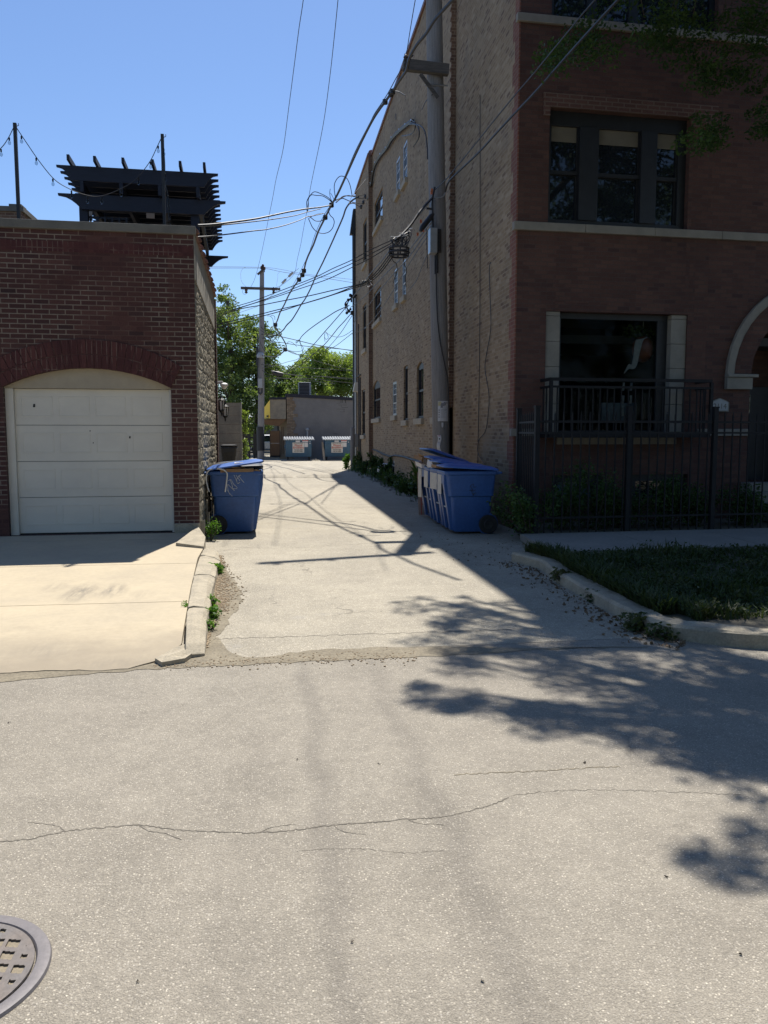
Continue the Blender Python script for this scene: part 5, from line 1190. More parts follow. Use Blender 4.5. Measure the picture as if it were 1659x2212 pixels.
# notices stapled to the pole
def notice(px0, px1, py0, py1, label, kind):
    a = oY(px0, py0, 16.8); b = oY(px1, py1, 16.8); cx = NPp((a.z+b.z)/2).x; R_ = .188
    r = thing('paper_notice', ((a.x+b.x)/2, 16.8, b.z), label, 'notice', 'papers stapled to the near pole')
    def pt(t, v, off=0):
        x = a.x+(b.x-a.x)*t; dx = max(-.97, min(.97, (x-cx)/R_)); zz = a.z+(b.z-a.z)*v
        bow = (.014*math.sin(v*7) if kind == 'strip' else .003*math.sin(v*9))
        return V((x+(bow if kind == 'strip' else 0), 17.0-R_*math.sqrt(1-dx*dx)-.004-off-(abs(bow)), zz))
    def patch(name, t0, t1, v0, v1, mat, off=0, par=None):
        m = MB(); nu, nv = 5, max(1, int(12*(v1-v0)))
        G_ = [[pt(t0+(t1-t0)*i/nu, v0+(v1-v0)*j/nv, off) for j in range(nv+1)] for i in range(nu+1)]
        for i in range(nu):
            for j in range(nv): m.quad(G_[i][j], G_[i+1][j], G_[i+1][j+1], G_[i][j+1])
        return m.build(name, M[mat], par or r)
    sh = patch('sheet', 0, 1, 0, 1, 'paper')
    return r, patch, sh
r, patch, sh = notice(946.5, 968.5, 866, 910, 'white printed notice with a grey animal picture on the near pole', 'sheet')
M['yel'] = plain('pale_yellow_print', (.55, .50, .28), (.52, .48, .32), .8, 30); M['gr'] = plain('grey_print', (.22, .22, .24), (.3, .3, .32), .8, 60)
patch('yellow_corner', .02, .32, .03, .24, 'yel', .002, sh)
for q in ((.24, .46, .14, .34), (.30, .62, .10, .25), (.55, .72, .05, .19), (.72, .96, .07, .12), (.60, .78, .12, .22)): patch('animal_picture', *q, 'gr', .003, sh)
for k in range(9): patch('text_line', .26, .60+.3*rng.random(), .42+.05*k, .42+.05*k+.012, 'gr', .002, sh)
for k in range(4): patch('icon', .06, .17, .42+.115*k, .48+.115*k, 'gr', .002, sh)
r, patch, sh = notice(945.5, 952, 940, 974, 'narrow curling white paper strip low on the near pole', 'strip')
patch('heading', .2, .8, .03, .07, 'red', .002, sh); patch('picture', .25, .6, .19, .28, 'ink', .002, sh); patch('picture', .2, .75, .45, .49, 'gr', .002, sh)
m = MB(); a = oY(956, 918, 16.79); m.fprism(Frame((a.x, 16.80, 0), (1, 0, 0), (0, -1, 0)), [(-.02, a.z+.05), (.02, a.z+.05), (.02, a.z-.02), (0, a.z-.06), (-.02, a.z-.02)], 0, .004); tag(m.build('paper_tag', M['paper'], None), 'tiny pale tag between the two pole notices', 'tag')

# ================================================================== FAR UTILITY POLE
fpx = G(563, 994).x; FY = 50.0
fp = thing('utility_pole', (fpx, FY, 0), 'far utility pole with a T shaped arm at the alley end', 'utility pole')
m = MB(); zt_ = oY(564, 584, FY).z; xt = oY(566, 584, FY).x; m.tube([(fpx+(xt-fpx)*k/5, FY, zt_*k/5-.05) for k in range(6)], [.21, .2, .185, .17, .15, .13], 14); m.build('shaft', M['pole'], fp, smooth=True)
def FPt(px, py, d=0): return oY(px, py, FY+d)
m = MB(); m.bar(FPt(520, 622, -.2), FPt(605.5, 624.5, -.2), .12, .14); m.build('crossarm', M['arm'], fp)
m = MB(); m.bar(FPt(556.5, 593, -.15), FPt(570, 581, -.15), .1, .12); m.build('top_bracket', M['arm'], fp)
for px in (531.7, 591): 
    m = MB(); m.lathe([(.04, -.35), (.10, -.3), (.06, -.22), (.10, -.15), (.06, -.08), (.03, .02)], FPt(px, 621, -.3), 10); m.build('insulator', M['porcelain'], fp)
for a, b in ((568, 578), (571, 583), (565, 582)): insul(FPt(a, b, -.2), fp, 1.6)
m = MB(); m.lathe([(.22, -.14), (.24, 0), (.18, .16), (.05, .2)], FPt(562, 768, -.15), 12); m.build('lamp_housing', M['dumplid'], fp, smooth=True)
m = MB(); p = FPt(562, 828, -.22); m.box((p.x-.13, p.y-.1, p.z-.28), (p.x+.13, p.y+.06, p.z+.28)); m.build('meter_box', M['dumplid'], fp)
m = MB(); m.tube([FPt(558, 838, -.21), FPt(558, 848, -.21), FPt(562, 852, -.21), FPt(566, 848, -.21), FPt(566, 838, -.21)], .05, 6); m.build('conduit_loop', M['wire'], fp)
m = MB(); m.tube([FPt(557, 720, -.17), FPt(557, 835, -.2)], .04, 6); m.tube([FPt(556, 750, -.2), FPt(556, 790, -.2)], .08, 6); m.build('conduit', M['wire'], fp)
m = MB(); m.lathe([(.235, 0), (.232, 1.45)], (fpx, FY, .55), 14); m.build('wrap', M['winframe'], fp)

# ================================================================== WIRES
def A_(x, y): return (548.6+.1488*x, 384+.1488*y)      # zoomed readings -> photo px
def B_(x, y): return (548.6+.1488*x, 603.5+.1488*y)
def wpts(px, Y0, Y1, k=5):
    P = pxsmooth(px, k); d = [0]
    for a, b in zip(P, P[1:]): d.append(d[-1]+math.hypot(b[0]-a[0], b[1]-a[1]))
    out = []
    for (x, y), s_ in zip(P, d): t = s_/d[-1]; out.append(oY(x, y, 1/((1-t)/Y0+t/Y1)))
    return out
def wire(label, px, Y0, Y1, r=.012, group='overhead wires', mat='wire', name='overhead_wire', k=5, extra=()):
    m = MB(); m.tube(wpts(px, Y0, Y1, k), r, 5); o = m.build(name, M[mat], None); tag(o, label, 'wire', group)
    for e in extra: m = MB(); m.tube(wpts(e[0], e[1], e[2], k), e[3] if len(e) > 3 else r, 5); m.build('strand', M[mat], o)
    return o
def clampbox(par, px, Y, s, mat='wire', name='connector'):
    p = oY(*px, Y); m = MB(); m.lathe([(s*.5, -s*1.1), (s, -s*.9), (s, s*.9), (s*.5, s*1.1)], p, 8); m.build(name, M[mat], par)
G1 = 'long wires along the alley'
wire('left of the two thin primary wires crossing the open sky', [(660, -60), (655, 0), (646, 60), (637, 130), (624, 230), (612, 320), (597, 384), (588.8, 428.6), (581, 467), (574, 503), (562, 559.6), (551, 600), (541, 622)], 17.8, 49.7, .009, G1)
wire('right of the two thin primary wires crossing the open sky', [(735, -60), (730, 0), (722, 80), (712, 170), (698, 270), (674.8, 384), (667.6, 422.7), (662.4, 458), (655.7, 494), (649.8, 527), (642.3, 559.6), (635, 592), (610, 615), (592, 622)], 17.8, 49.7, .009, G1)
wire('thin wire dropping to the left end of the upper crossarm', [(905, -40), (897, 0), (886, 65), (876, 130)], 14.5, 16.7, .008, G1)
main = [(1015, -40), (977, 1), (957, 23), (938, 45), (920.9, 72.8), (900, 98), (884.5, 125.7), (878, 152), (862, 176), (848, 198), (832, 220), (818, 239), (802, 264.6), (775.4, 317.5), (745.7, 383.6), (729, 420), (716, 443), (706, 463), (699, 477), (687, 501.5), (676.6, 530), (666, 552), (660, 568.5), (655, 590), (646, 604), (636.4, 617.6), (632, 624), (623, 639), (614, 658.6), (605, 675), (599, 692.8), (594.7, 701.7), (597.7, 710.6), (605, 722.5), (612.6, 734.4), (617.8, 745), (617, 753), (611, 761), (599, 768.7), (585, 771), (567, 768)]
mw = wire('thick twisted power cable along the alley with dark splices', main, 13.5, 49.8, .030, G1, k=4)
MWP = wpts(main, 13.5, 49.8, 4)
for px in ((849, 200), (842, 203), (838, 222), (716, 446), (697, 465), (658, 586), (657, 594), (646, 604), (597, 702), (612, 752)):
    i = min(range(len(MWP)), key=lambda q: (MWP[q].z-oY(*px, MWP[q].y).z)**2+(MWP[q].x-oY(*px, MWP[q].y).x)**2); p = MWP[i]; s_ = .0020*p.y+.02; m = MB(); m.lathe([(s_*.5, -s_), (s_, -s_*.8), (s_, s_*.8), (s_*.5, s_)], p, 8); m.build('splice', M['wire'], mw)
wire('slim messenger wire running beside the thick twisted cable', [(876, 134), (855, 170), (840, 198), (825, 222), (809, 246), (798, 268), (768, 326), (742, 388), (722, 432), (706, 455), (693, 478), (680, 508), (668, 545), (652, 580), (640, 603), (628, 625)], 16.6, 46, .010, G1)
w2 = [(775, 425), (762, 432), (754, 440.6), (746.5, 452.5), (740.5, 470.3), (727, 501.6), (713.8, 531.3), (697.4, 567), (682.5, 596.8), (673.6, 617.6), (667.6, 630.3), (658.7, 646.7), (651.3, 657), (640.9, 675), (630.4, 691.3), (620, 701.7), (612.6, 712), (603.7, 719.6), (593, 725.5), (570, 728)]
wire('second thick wrapped cable from the building to the far pole', w2, 33, 49.8, .034, G1)
G2 = 'service cables crossing the alley'
ys = 23.0
wire('thickest service cable slanting to the garage parapet corner', [A_(1120, 400), A_(950, 430), A_(770, 450), A_(480, 500), A_(250, 550), (548.6, 473.3), (500, 480), (460, 485), (428, 487)], ys, 12.5, .018, G2)
wire('service cable just under the thickest one to the garage corner', [A_(970, 450), A_(770, 500), A_(600, 548), A_(420, 580), A_(230, 608), (548.6, 478.5), (500, 484), (455, 488), (432, 488)], ys, 12.6, .011, G2)
wire('lowest of three service cables ending at the garage side coping', [A_(1020, 515), A_(880, 548), A_(760, 570), A_(680, 610), A_(450, 690), A_(180, 750), (548.6, 498.6), (500, 505), (455, 510), (427, 512)], ys, 12.4, .011, G2)
G3 = 'slack loops at the cable junction'
L_ = lambda lab, raw, Ya=23, Yb=23, r=.011: wire(lab, [A_(*q) for q in raw], Ya, Yb, r, G3, name='wire_loop')
L_('tall slack loop rising above the cable junction', [(1190, 320), (1168, 190), (1170, 90), (1210, 10), (1265, -25), (1340, 0), (1385, 80), (1405, 150), (1425, 260)])
L_('wide slack loop swinging left of the cable junction', [(770, 500), (768, 430), (765, 360), (785, 300), (820, 250), (880, 203), (980, 235), (1080, 290), (1140, 360)])
L_('inner slack loop nested left of the cable junction', [(780, 490), (790, 400), (790, 310), (830, 250), (900, 255), (1000, 265), (1090, 320), (1130, 360)])
L_('round slack loop hanging below the cable junction', [(790, 590), (820, 660), (850, 720), (900, 775), (960, 803), (1020, 808), (1090, 785), (1140, 730), (1165, 650), (1150, 590), (1110, 550), (1088, 500), (1095, 450)])
L_('small dip of wire between the lower service cable and the splice', [(770, 570), (800, 558), (840, 590), (890, 625), (950, 630), (1000, 610), (1030, 530)])
L_('thin pale jumper from the splice toward the lower cable', [(800, 590), (860, 550), (930, 525), (1000, 515)], r=.006)
L_('little upright tail above the splice', [(1140, 360), (1110, 290), (1100, 220), (1108, 160)], r=.008)
L_('short tail leaning beside the upright one', [(1170, 330), (1140, 270), (1112, 220)], r=.007)
GW = 'jumpers to the building service head'
J = lambda lab, raw: wire(lab, [A_(*q) for q in raw], 23, 32.5, .014, GW, name='jumper_wire')
J('topmost jumper from the junction to the service head', [(1180, 330), (1280, 285), (1360, 258), (1430, 265), (1540, 255), (1620, 242)])
J('second jumper arching to the service head', [(1200, 350), (1290, 270), (1380, 265), (1460, 275), (1530, 298), (1610, 292)])
J('third jumper sagging to the lower service head', [(1190, 360), (1270, 300), (1330, 315), (1400, 345), (1480, 365), (1590, 370)])
J('short lowest jumper ending at the dark service fitting', [(1380, 382), (1430, 370), (1480, 385), (1520, 410), (1560, 430)])
wire('thin guy strand rising from the junction along the roof edge', [A_(1380, 385), A_(1400, 310), A_(1440, 250), A_(1520, 150), A_(1600, 50), A_(1680, -60)], 26, 33, .008, GW)
sh_ = thing('service_head', oX(785, 436, X2-.2), 'black service head fitting where jumpers meet the tan brick wall', 'service head'); m = MB()
for a, b, s_ in ((790, 425, .07), (786, 437, .075), (781, 447, .08)): p = oX(a, b, X2-.15); m.lathe([(s_*.6, -s_), (s_, -s_*.6), (s_, s_*.6), (s_*.6, s_)], p, 8)
m.build('fitting', M['wire'], sh_)
m = MB(); m.tube([oX(792, 430, X2+.0), oX(792, 430, X2-.2)], .03); m.build('bracket', M['steel'], sh_)
# telephone drops from near pole across the alley to the left
G4 = 'drop wires from the near pole to the left'
for i, (lab, px, Ya, Yb) in enumerate((('highest of the upper three drop wires', [(850, 517), (800, 540), (761.5, 561), (720, 579.5), (682.6, 598), (632, 618), (593, 633), (548.6, 650), (505, 663), (462, 677)], 16.2, 20.5), ('middle of the upper three drop wires', [(848, 524), (800, 549), (761.4, 568.6), (720, 587), (682.6, 603), (630, 625), (590, 640), (548, 655), (505, 668), (462, 680)], 16.2, 20.5), ('lowest of the upper three drop wires', [(845, 530), (800, 558), (761.4, 577), (715, 600), (676.6, 614), (640, 626), (603, 639), (548, 655.5), (517, 665.6), (462, 684)], 16.2, 20.5),
        ('highest of the lower three drop wires', [(845, 545), (815, 585), (789, 609), (761, 617.6), (715, 628), (667.6, 639), (610, 650), (565, 659), (517, 668), (462, 688)], 16.2, 21), ('middle of the lower three drop wires', [(848, 548), (818, 588), (790, 611), (761, 620), (720, 636), (676.6, 649.6), (645, 658.6), (600, 669), (565, 678), (515, 690), (466, 702)], 16.2, 21), ('lowest of the lower three drop wires', [(851, 551), (820, 592), (791, 614), (760, 623.6), (700, 643), (652.8, 657), (610, 671), (568, 682.4), (520, 694), (468, 708)], 16.2, 21))): wire(lab+' crossing left over the alley', px, Ya, Yb, .009 if i < 3 else .011, G4)
tg = thing('wire_tangle', oY(790, 608, 17.5), 'small tangle of wire ends in mid air beside the far brick windows', 'wire tangle'); 
for k in range(10):
    a = oY(775+rng.uniform(0, 26), 606+rng.uniform(-8, 12), 17.4+rng.uniform(-.1, .1)); b = a+V((rng.uniform(-.14, .14), 0, rng.uniform(-.12, .12))); m = MB(); m.tube(smoothpath([a, a.lerp(b, .5)+V((0, 0, rng.uniform(-.06, .06))), b], 4), .008, 4); m.build('wire_end', M['wire' if k < 6 else 'paper'], tg)
# messenger strands from near pole down the alley wall to the far corner head
G5 = 'strands from the near pole to the far corner'
wire('upper strand from pole bracket to the far corner head', [(934, 430), (905, 465), (885, 487), (868, 508), (850, 530), (826, 562), (800, 592), (780, 620), (757, 648)], 16.7, YD-1.2, .018, G5, mat='wire')
wire('middle strand from pole box to the far corner head', [(933, 478), (900, 520), (880, 545), (850, 575), (825, 600), (795, 633), (770, 655), (757, 664)], 16.7, YD-1.2, .013, G5)
wire('lower strand sagging along the brick wall to the far corner', [(934, 485), (905, 525), (880, 560), (850, 592), (820, 628), (790, 668), (762, 700)], 16.7, YD-1.2, .012, G5)
wire('low strand passing the second floor windows', [(935, 495), (900, 545), (872, 590), (845, 635), (815, 680), (785, 710), (760, 722)], 16.7, (YD-1.2), .010, G5)
wire('thin wire hanging in front of the narrow window pair', [(847, 548), (848, 562), (856, 570), (858, 585), (853, 600), (850, 612)], 16.2, 16.4, .008, G5)
wire('thin wire curving down beside the right narrow window', [(871, 552), (873, 570), (878, 582), (876, 600), (877, 620)], 16.2, 16.4, .008, G5)
wire('straight wire end hanging from the pole bracket', [(922, 495), (922, 530), (924, 580)], 16.6, 16.6, .009, G5)
wire('loop of wire slanting from the pole box to the wall', [(922, 552), (912, 575), (900, 605), (885, 625)], 16.6, 19.5, .008, G5)
ch = thing('service_head', oY(752, 655, (YD-1.2)), 'cluster of black fittings on the far building corner pipe', 'service head'); m = MB()
for a, b, s_ in ((757, 638, .07), (752, 648, .06), (748, 658, .06), (753, 672, .07), (761, 676, .09), (765, 640, .08), (749, 676, .06), (757, 668, .05)): p = oY(a, b, (YD-1.2)); m.lathe([(s_*.6, -s_), (s_, -s_*.6), (s_, s_*.6), (s_*.6, s_)], p, 7)
m.build('fitting', M['wire'], ch)
for k in range(6):
    a = oY(762+rng.uniform(-3, 3), 640, (YD-1.2)); b = oY(752+rng.uniform(-3, 8), 675, (YD-1.2)); m = MB(); m.tube(smoothpath([a, oY(746+rng.uniform(-3, 5), 657, YD-1.3), b], 5), .014, 5); m.build('cable_tail', M['wire'], ch)
m = MB(); p = oY(761, 655, YD-.6); m.tube([(X3-.02, YD-.6, p.z+.35), (X3-.28, YD-.8, p.z+.3), (X3-.3, YD-1, p.z)], .04); m.build('arm', M['wire'], ch)
G6 = 'lines from the far corner to the far pole'
wire('long curved line from far corner head down to mid span', [(754, 660), (727, 672), (708, 684), (690, 695.8), (667.6, 712), (652.8, 725.5), (646.8, 734.4), (640, 741)], YD-1.2, 47, .022, G6)
wire('straight line from far corner head to the bundle by the roof', [(749.5, 661.5), (725, 690), (700.4, 718), (676, 746), (652.8, 768.7), (637, 787), (620, 803)], YD-1.2, 49, .020, G6)
wire('second straight line from far corner head into the trees', [(757, 679), (744, 694), (730, 709), (715, 728), (697.4, 747.8), (672, 769), (649.8, 788), (615.6, 806)], YD-1.2, 49, .020, G6)
wire('pair line angling steeply from the far corner', [(760.6, 682), (750, 698), (739, 715), (725, 733), (710.8, 749), (700, 760)], YD-1.2, 44, .014, G6)
wire('low line from the far corner pipe', [(761, 719.6), (744, 733), (727, 746), (714, 753), (702, 760)], YD-.5, 46, .013, G6)
wire('slack loop line below the far corner', [(761, 713.6), (752, 720), (742, 725.5), (731, 728), (721, 727), (713, 724), (706, 719), (702, 716.6)], YD-.5, 41, .011, G6)
wire('curled wire end dangling in the sky', [(702, 716), (707, 722), (709, 730), (704, 733), (701, 727), (702, 719), (701, 728), (702, 738)], 41, 41, .011, G6)
G7 = 'lines spreading right from the far pole'
F7 = lambda lab, px, r=.016: wire(lab, px, 49.7, 52, r, G7)
F7('uppermost line sloping right from the far pole', [(564, 722), (577, 722), (595, 724), (612.6, 728.5), (645, 736), (675, 743.4), (700, 748), (724, 752), (764, 758)], .022)
F7('second line sloping right from the far pole', [(566, 730), (588.8, 738), (612, 740.5), (638, 744.9), (675, 749.3), (715, 752), (764, 757)], .018)
F7('third line drooping right from the far pole', [(563, 706), (575, 718), (586, 738), (600, 750), (614, 755.3), (632, 761), (650, 768.7), (690, 782), (725, 792), (764, 801)], .018)
F7('nearly level line right of the far pole', [(564, 787), (571, 788), (600, 790), (632, 792.5), (670, 795), (700, 797), (764, 802)], .016)
F7('upper pale line of the low bundle', [(566, 800), (584, 809), (612, 807), (652.8, 811.8), (690, 813), (764, 818)], .018)
F7('pale line in the middle of the low bundle', [(600, 806), (640, 811), (662, 812), (700, 814), (764, 821)], .016)
F7('lower pale line of the low bundle', [(570, 812), (620, 818), (675, 818), (715, 823), (764, 828)], .018)
F7('lowest dark line of the low bundle', [(580, 818), (612, 817), (650, 820), (690, 825), (724, 829)], .015)
F7('short line from far pole rising to mid span', [(566, 795), (595, 790), (620, 782), (640, 777), (650, 770)], .013)
m = MB(); m.tube([oY(588, 804, 49.9), oY(600, 808, 49.9), oY(612, 809, 49.9)], [.10, .16, .10], 8); sc = m.build('splice_case', M['wire'], None, smooth=True); tag(sc, 'dark splice case hanging beside the far pole', 'splice case')
m = MB(); m.tube([oY(586, 800, 49.9), oY(590, 804, 49.9)], .03); m.build('hanger', M['steel'], sc)
G8 = 'slack loops by the far pole'
for lab, raw in (('loop bulging left of the far splice', [(285, 640), (270, 570), (235, 535), (190, 530)]), ('loop right of the far splice', [(305, 590), (300, 540), (270, 525), (240, 530)]), ('hanging loop below the far splice', [(310, 700), (325, 790), (310, 860), (270, 890), (235, 870)]), ('long tail right of the far splice', [(340, 710), (360, 780), (355, 860), (335, 900)]), ('big slack loop by the upper tree crown', [(665, 880), (680, 940), (715, 990), (705, 1030), (640, 1048), (560, 1045), (480, 1020)]), ('lower slack loop over the tree crown', [(660, 900), (690, 980), (705, 1060), (670, 1090), (580, 1080), (470, 1030)]), ('small hook of wire near mid span', [(600, 915), (640, 880), (665, 885)]), ('short arc beside the middle splice', [(490, 940), (495, 908), (540, 910), (590, 945), (620, 975)]), ('jumper from pole side into the lower loop', [(85, 900), (130, 1000), (190, 1080), (250, 1120), (320, 1115)]), ('jumper from pole side into the upper wires', [(90, 730), (160, 790), (210, 850), (255, 900), (290, 895)])):
    wire(lab, [B_(*q) for q in raw], 49.4, 49.4, .014, G8, name='wire_loop')
# phase lines beyond and jumpers of the far pole
G9 = 'street lines behind the far pole'
wire('upper far street line behind the T shaped pole', [(400, 574), (462, 576), (520, 576.5), (577, 578), (612.6, 583), (660, 592), (764, 604)], 62, 66, .012, G9)
wire('lower far street line behind the T shaped pole', [(400, 579), (462, 579), (520, 579), (572, 580), (612.6, 588), (690, 599), (764, 611)], 62, 66, .016, G9)
wire('pale guy line with white insulators left of the far pole arm', [(645, 580), (629.7, 592), (616, 605), (604, 620), (592, 634), (575, 648), (560, 660), (530, 671), (492, 684)], 47, 52, .012, G9, mat='dumplid')
m = MB()
for a, b in (((632, 589), (624, 597)), ((617, 604), (610, 611))): m.tube([oY(*a, 48), oY(*b, 48.3)], .07, 7)
o_ = m.build('line_insulator', M['dumplid'], None); tag(o_, 'white insulator rods on the pale guy line', 'insulator')
wire('thin jumper left of the far pole top', [(531, 619), (522, 608), (520, 590), (525, 580), (531, 577)], 49.6, 60, .009, G9, name='jumper_wire')
wire('thin jumper right of the far pole top', [(597, 618), (600, 600), (600, 592), (604, 588)], 49.6, 60, .009, G9, name='jumper_wire')
wire('tiny slack jumper under the left arm insulator', [(531, 637), (525, 634), (524, 628), (528, 623)], 49.6, 49.6, .008, G9, name='jumper_wire')
# street side wires to the near pole from the upper right
G10 = 'wires from the street to the near pole'
wire('upper of two wires crossing the brick front to the near pole', [(1390, -110), (1285, 0), (1218, 80), (1152, 160), (1119, 198), (1075, 251), (1036.7, 299), (1000, 344), (967, 383.6), (940, 410)], 8.2, 16.7, .010, G10)
wire('lower thicker wire crossing the brick front to the near pole', [(1440, -110), (1335, 0), (1240, 104), (1160, 195), (1116, 241), (1075, 285), (1036.7, 327), (1000, 362), (974, 387), (966, 400), (962, 414)], 8.2, 16.65, .018, G10)
wire('bundle slanting from pole bracket to the cable terminal', [(934, 428), (922, 440), (905, 460), (888, 485), (870, 505), (852, 520)], 16.7, 16.1, .025, G10)
wire('cut grey cable end curving off the twisted cable', [(841, 204), (850, 198), (860, 198), (868, 202), (876, 207)], 17.6, 17.4, .016, G10, mat='wireg')
wire('short link from pole bolt toward the wall', [(934, 204), (926, 212), (918, 222), (912, 236)], 16.8, 18.0, .010, G10)
# ================================================================== MANHOLE
mc = V((-1.014, 2.444, 0)); mh = thing('manhole_cover', mc, 'round rusty iron manhole cover with square holes in the street', 'manhole cover')
m = MB(); R0, R1 = .3055, .2625; m.lathe([(R0+.004, .001), (R0, .010), (R0-.012, .013), (R1+.006, .011), (R1+.001, .004)], mc, 72, cap=False); m.build('rim', M['ironring'], mh, smooth=True)
m = MB(); m.lathe([(.001, .0035), (R1-.002, .0035), (R1-.002, .0045)], mc, 48); m.build('grit_bed', M['grit'], mh)
def cellin(x, y):       # square holes on a rotated grid, missing at the edge
    if math.hypot(x, y) > .245: return False
    gx, gy = x-.169, y-.007; i = gx/.054; i0 = math.floor(i+.5); jj = (gy+.013*i)/.060; j0 = math.floor(jj+.5); di, dj = (i-i0)*.054, (jj-j0)*.060
    cx, cy = .169+i0*.054, .007-i0*.013+j0*.06; hs = .0195 if math.hypot(cx, cy) < .226 else .010
    return abs(di) < hs and abs(dj) < hs
m = MB(); st = .004; n_ = int(.27/st)
vi = {}
def gv(i, j, z): 
    k = (i, j, z)
    if k not in vi: vi[k] = len(m.v); m.v.append((mc.x+i*st, mc.y+j*st, z))
    return vi[k]
solid = {(i, j) for i in range(-n_, n_) for j in range(-n_, n_) if math.hypot((i+.5)*st, (j+.5)*st) < R1-.012 and not cellin((i+.5)*st, (j+.5)*st)}
zt_, zl = .0115, .004
for (i, j) in solid:
    m.f.append((gv(i, j, zt_), gv(i+1, j, zt_), gv(i+1, j+1, zt_), gv(i, j+1, zt_))); m.m.append(0)
    for (di, dj, a, b) in ((1, 0, (i+1, j), (i+1, j+1)), (-1, 0, (i, j+1), (i, j)), (0, 1, (i+1, j+1), (i, j+1)), (0, -1, (i, j), (i+1, j))):
        if (i+di, j+dj) not in solid and math.hypot((i+di+.5)*st, (j+dj+.5)*st) < R1-.013: m.f.append((gv(*a, zt_), gv(*b, zt_), gv(*b, zl), gv(*a, zl))); m.m.append(0)
m.lathe([(R1-.0135, .0112), (R1-.003, .0112), (R1-.002, .006)], mc, 72, cap=False)
m.v += []; lid_ = m.build('lid', M['rust'], mh, fix=False)
# flat annulus closing the stepped edge
m = MB(); m.lathe([(R1-.022, .0119), (R1-.003, .0119)], mc, 72, cap=False); m.build('lid_edge', M['rust'], mh, fix=False)

# ================================================================== END OF THE ALLEY
EY = 50.6
def E_(px, py, Y=EY): return oY(px, py, Y)
x0, x1 = E_(620, 900).x, 9.5; zl, zr_ = E_(620, 850).z, E_(760, 858).z
def ztopE(x): return zl+(zr_-zl)*(x-x0)/(E_(760, 858).x-x0)
eb = thing('shop_building', (5, 54, 0), 'low grey painted shop rear with black roof edge behind the dumpsters', 'building')
m = MB(); m.hexa([(x0, EY, 0), (x1, EY, 0), (x1, EY+8, 0), (x0, EY+8, 0), (x0, EY, zl-.2), (x1, EY, ztopE(x1)-.2), (x1, EY+8, ztopE(x1)-.2), (x0, EY+8, zl-.2)]); m.build('wall', M['greywall'], eb)
m = MB(); m.hexa([(x0-.06, EY-.06, zl-.199), (x1, EY-.06, ztopE(x1)-.199), (x1, EY+8, ztopE(x1)-.199), (x0-.06, EY+8, zl-.199), (x0-.06, EY-.06, zl), (x1, EY-.06, ztopE(x1)), (x1, EY+8, ztopE(x1)), (x0-.06, EY+8, zl)]); m.build('roof_edge', M['navy'], eb)
M['cbrick'] = brick('corner_tan_brick', [(0, (.20, .145, .10)), (.6, (.30, .225, .155)), (1, (.36, .29, .21))], (.19, .165, .13), bw=.25, bh=.1, ms=.016)
m = MB(); z = .0; k = 0
while z < zl-.25: m.box((x0-.012, EY-.02, z), (x0+.38+(.18 if k % 3 == 1 else 0)+.1*(k % 2), EY+.01, min(z+.2, zl-.21))); z += .2; k += 1
m.build('corner_brick', M['cbrick'], eb)
m = MB()
for a, b, c, d in ((736, 861, 737, 871), (739, 861, 740, 870), (742, 860, 745, 861.2), (744.6, 861, 746, 866), (746, 865, 747.2, 871), (728, 870.5, 735, 871.1), (731, 874.6, 749, 875.3), (738, 879.5, 752, 880.2), (727, 883.4, 745, 884), (735, 889.4, 746, 890), (737, 876, 737.6, 879), (743, 884, 743.6, 889), (720, 936.6, 729, 937.3), (721, 952.6, 725, 953.4)):
    p, q = E_(a, b), E_(c, d); m.box((p.x, EY-.006, q.z), (q.x, EY+.01, p.z))
m.build('tar_smear', M['soot'], eb)
m = MB(); p, q = E_(743, 944), E_(754, 956); m.fprism(Frame((0, EY, 0), (1, 0, 0), (0, -1, 0)), [(p.x, q.z), (q.x, q.z), (q.x-.02, p.z-.1), (q.x-.12, p.z), (p.x+.1, p.z-.05)], -.005, .01); m.build('pale_patch', M['dumplid'], eb)
m = MB(); a = E_(664, 930, EY-.15); m.tube([(a.x, EY-.15, .2), (a.x, EY-.15, a.z)], .045, 8); m.lathe([(.05, 0), (.11, .03), (.11, .10), (.03, .16)], (a.x, EY-.15, a.z), 10); m.build('vent_pipe', M['dumplid'], eb)
# overhanging sign box, yellow face, soffit, tan side wall
m = MB(); p, q = E_(583, 858), E_(620, 905); zt_ = p.z; zb_ = q.z
m.box((p.x, EY, zb_), (x0-.065, EY+7, zt_-.14)); m.build('overhang', M['blockwall'], eb)
m = MB(); m.box((p.x-.05, EY-.05, zt_-.139), (x0-.062, EY+7, zt_)); m.build('overhang_edge', M['navy'], eb)
m = MB(); a = E_(566, 903); m.add([(p.x-.004, EY-.01, zb_+.03), (a.x-.1, EY+1.2, zb_+.03), (a.x-.05, EY+1.2, E_(566, 888, EY+1.2).z), (p.x-.004, EY-.01, zt_-.16), (p.x-.004, EY+1.2, zb_+.03), (p.x-.004, EY+1.2, zt_-.16)], [(0, 1, 2, 3), (0, 4, 1), (1, 4, 5, 2), (3, 2, 5)]); ys_ = m.build('yellow_sign', M['yellow'], eb)
m = MB(); b_ = E_(572, 899); m.box((p.x-.22, EY+.15, zb_+.12), (p.x-.12, EY+.3, zb_+.22)); m.build('sign_mark', M['ink'], ys_)
m = MB(); m.hexa([(a.x-.05, EY+.1, zb_-.32), (p.x+.55, EY+.05, zb_-.45), (x0-.06, EY+.05, zb_-.05), (a.x-.05, EY+1.2, zb_-.03), (a.x-.05, EY+.1, zb_-.02), (p.x+.55, EY+.05, zb_-.02), (x0-.06, EY+.05, zb_-.01), (a.x-.05, EY+1.2, zb_-.01)]); m.box((a.x-.05, EY+.3, zb_-.06), (x0-.06, EY+6.9, zb_-.015)); m.build('soffit', M['plywood'], eb)
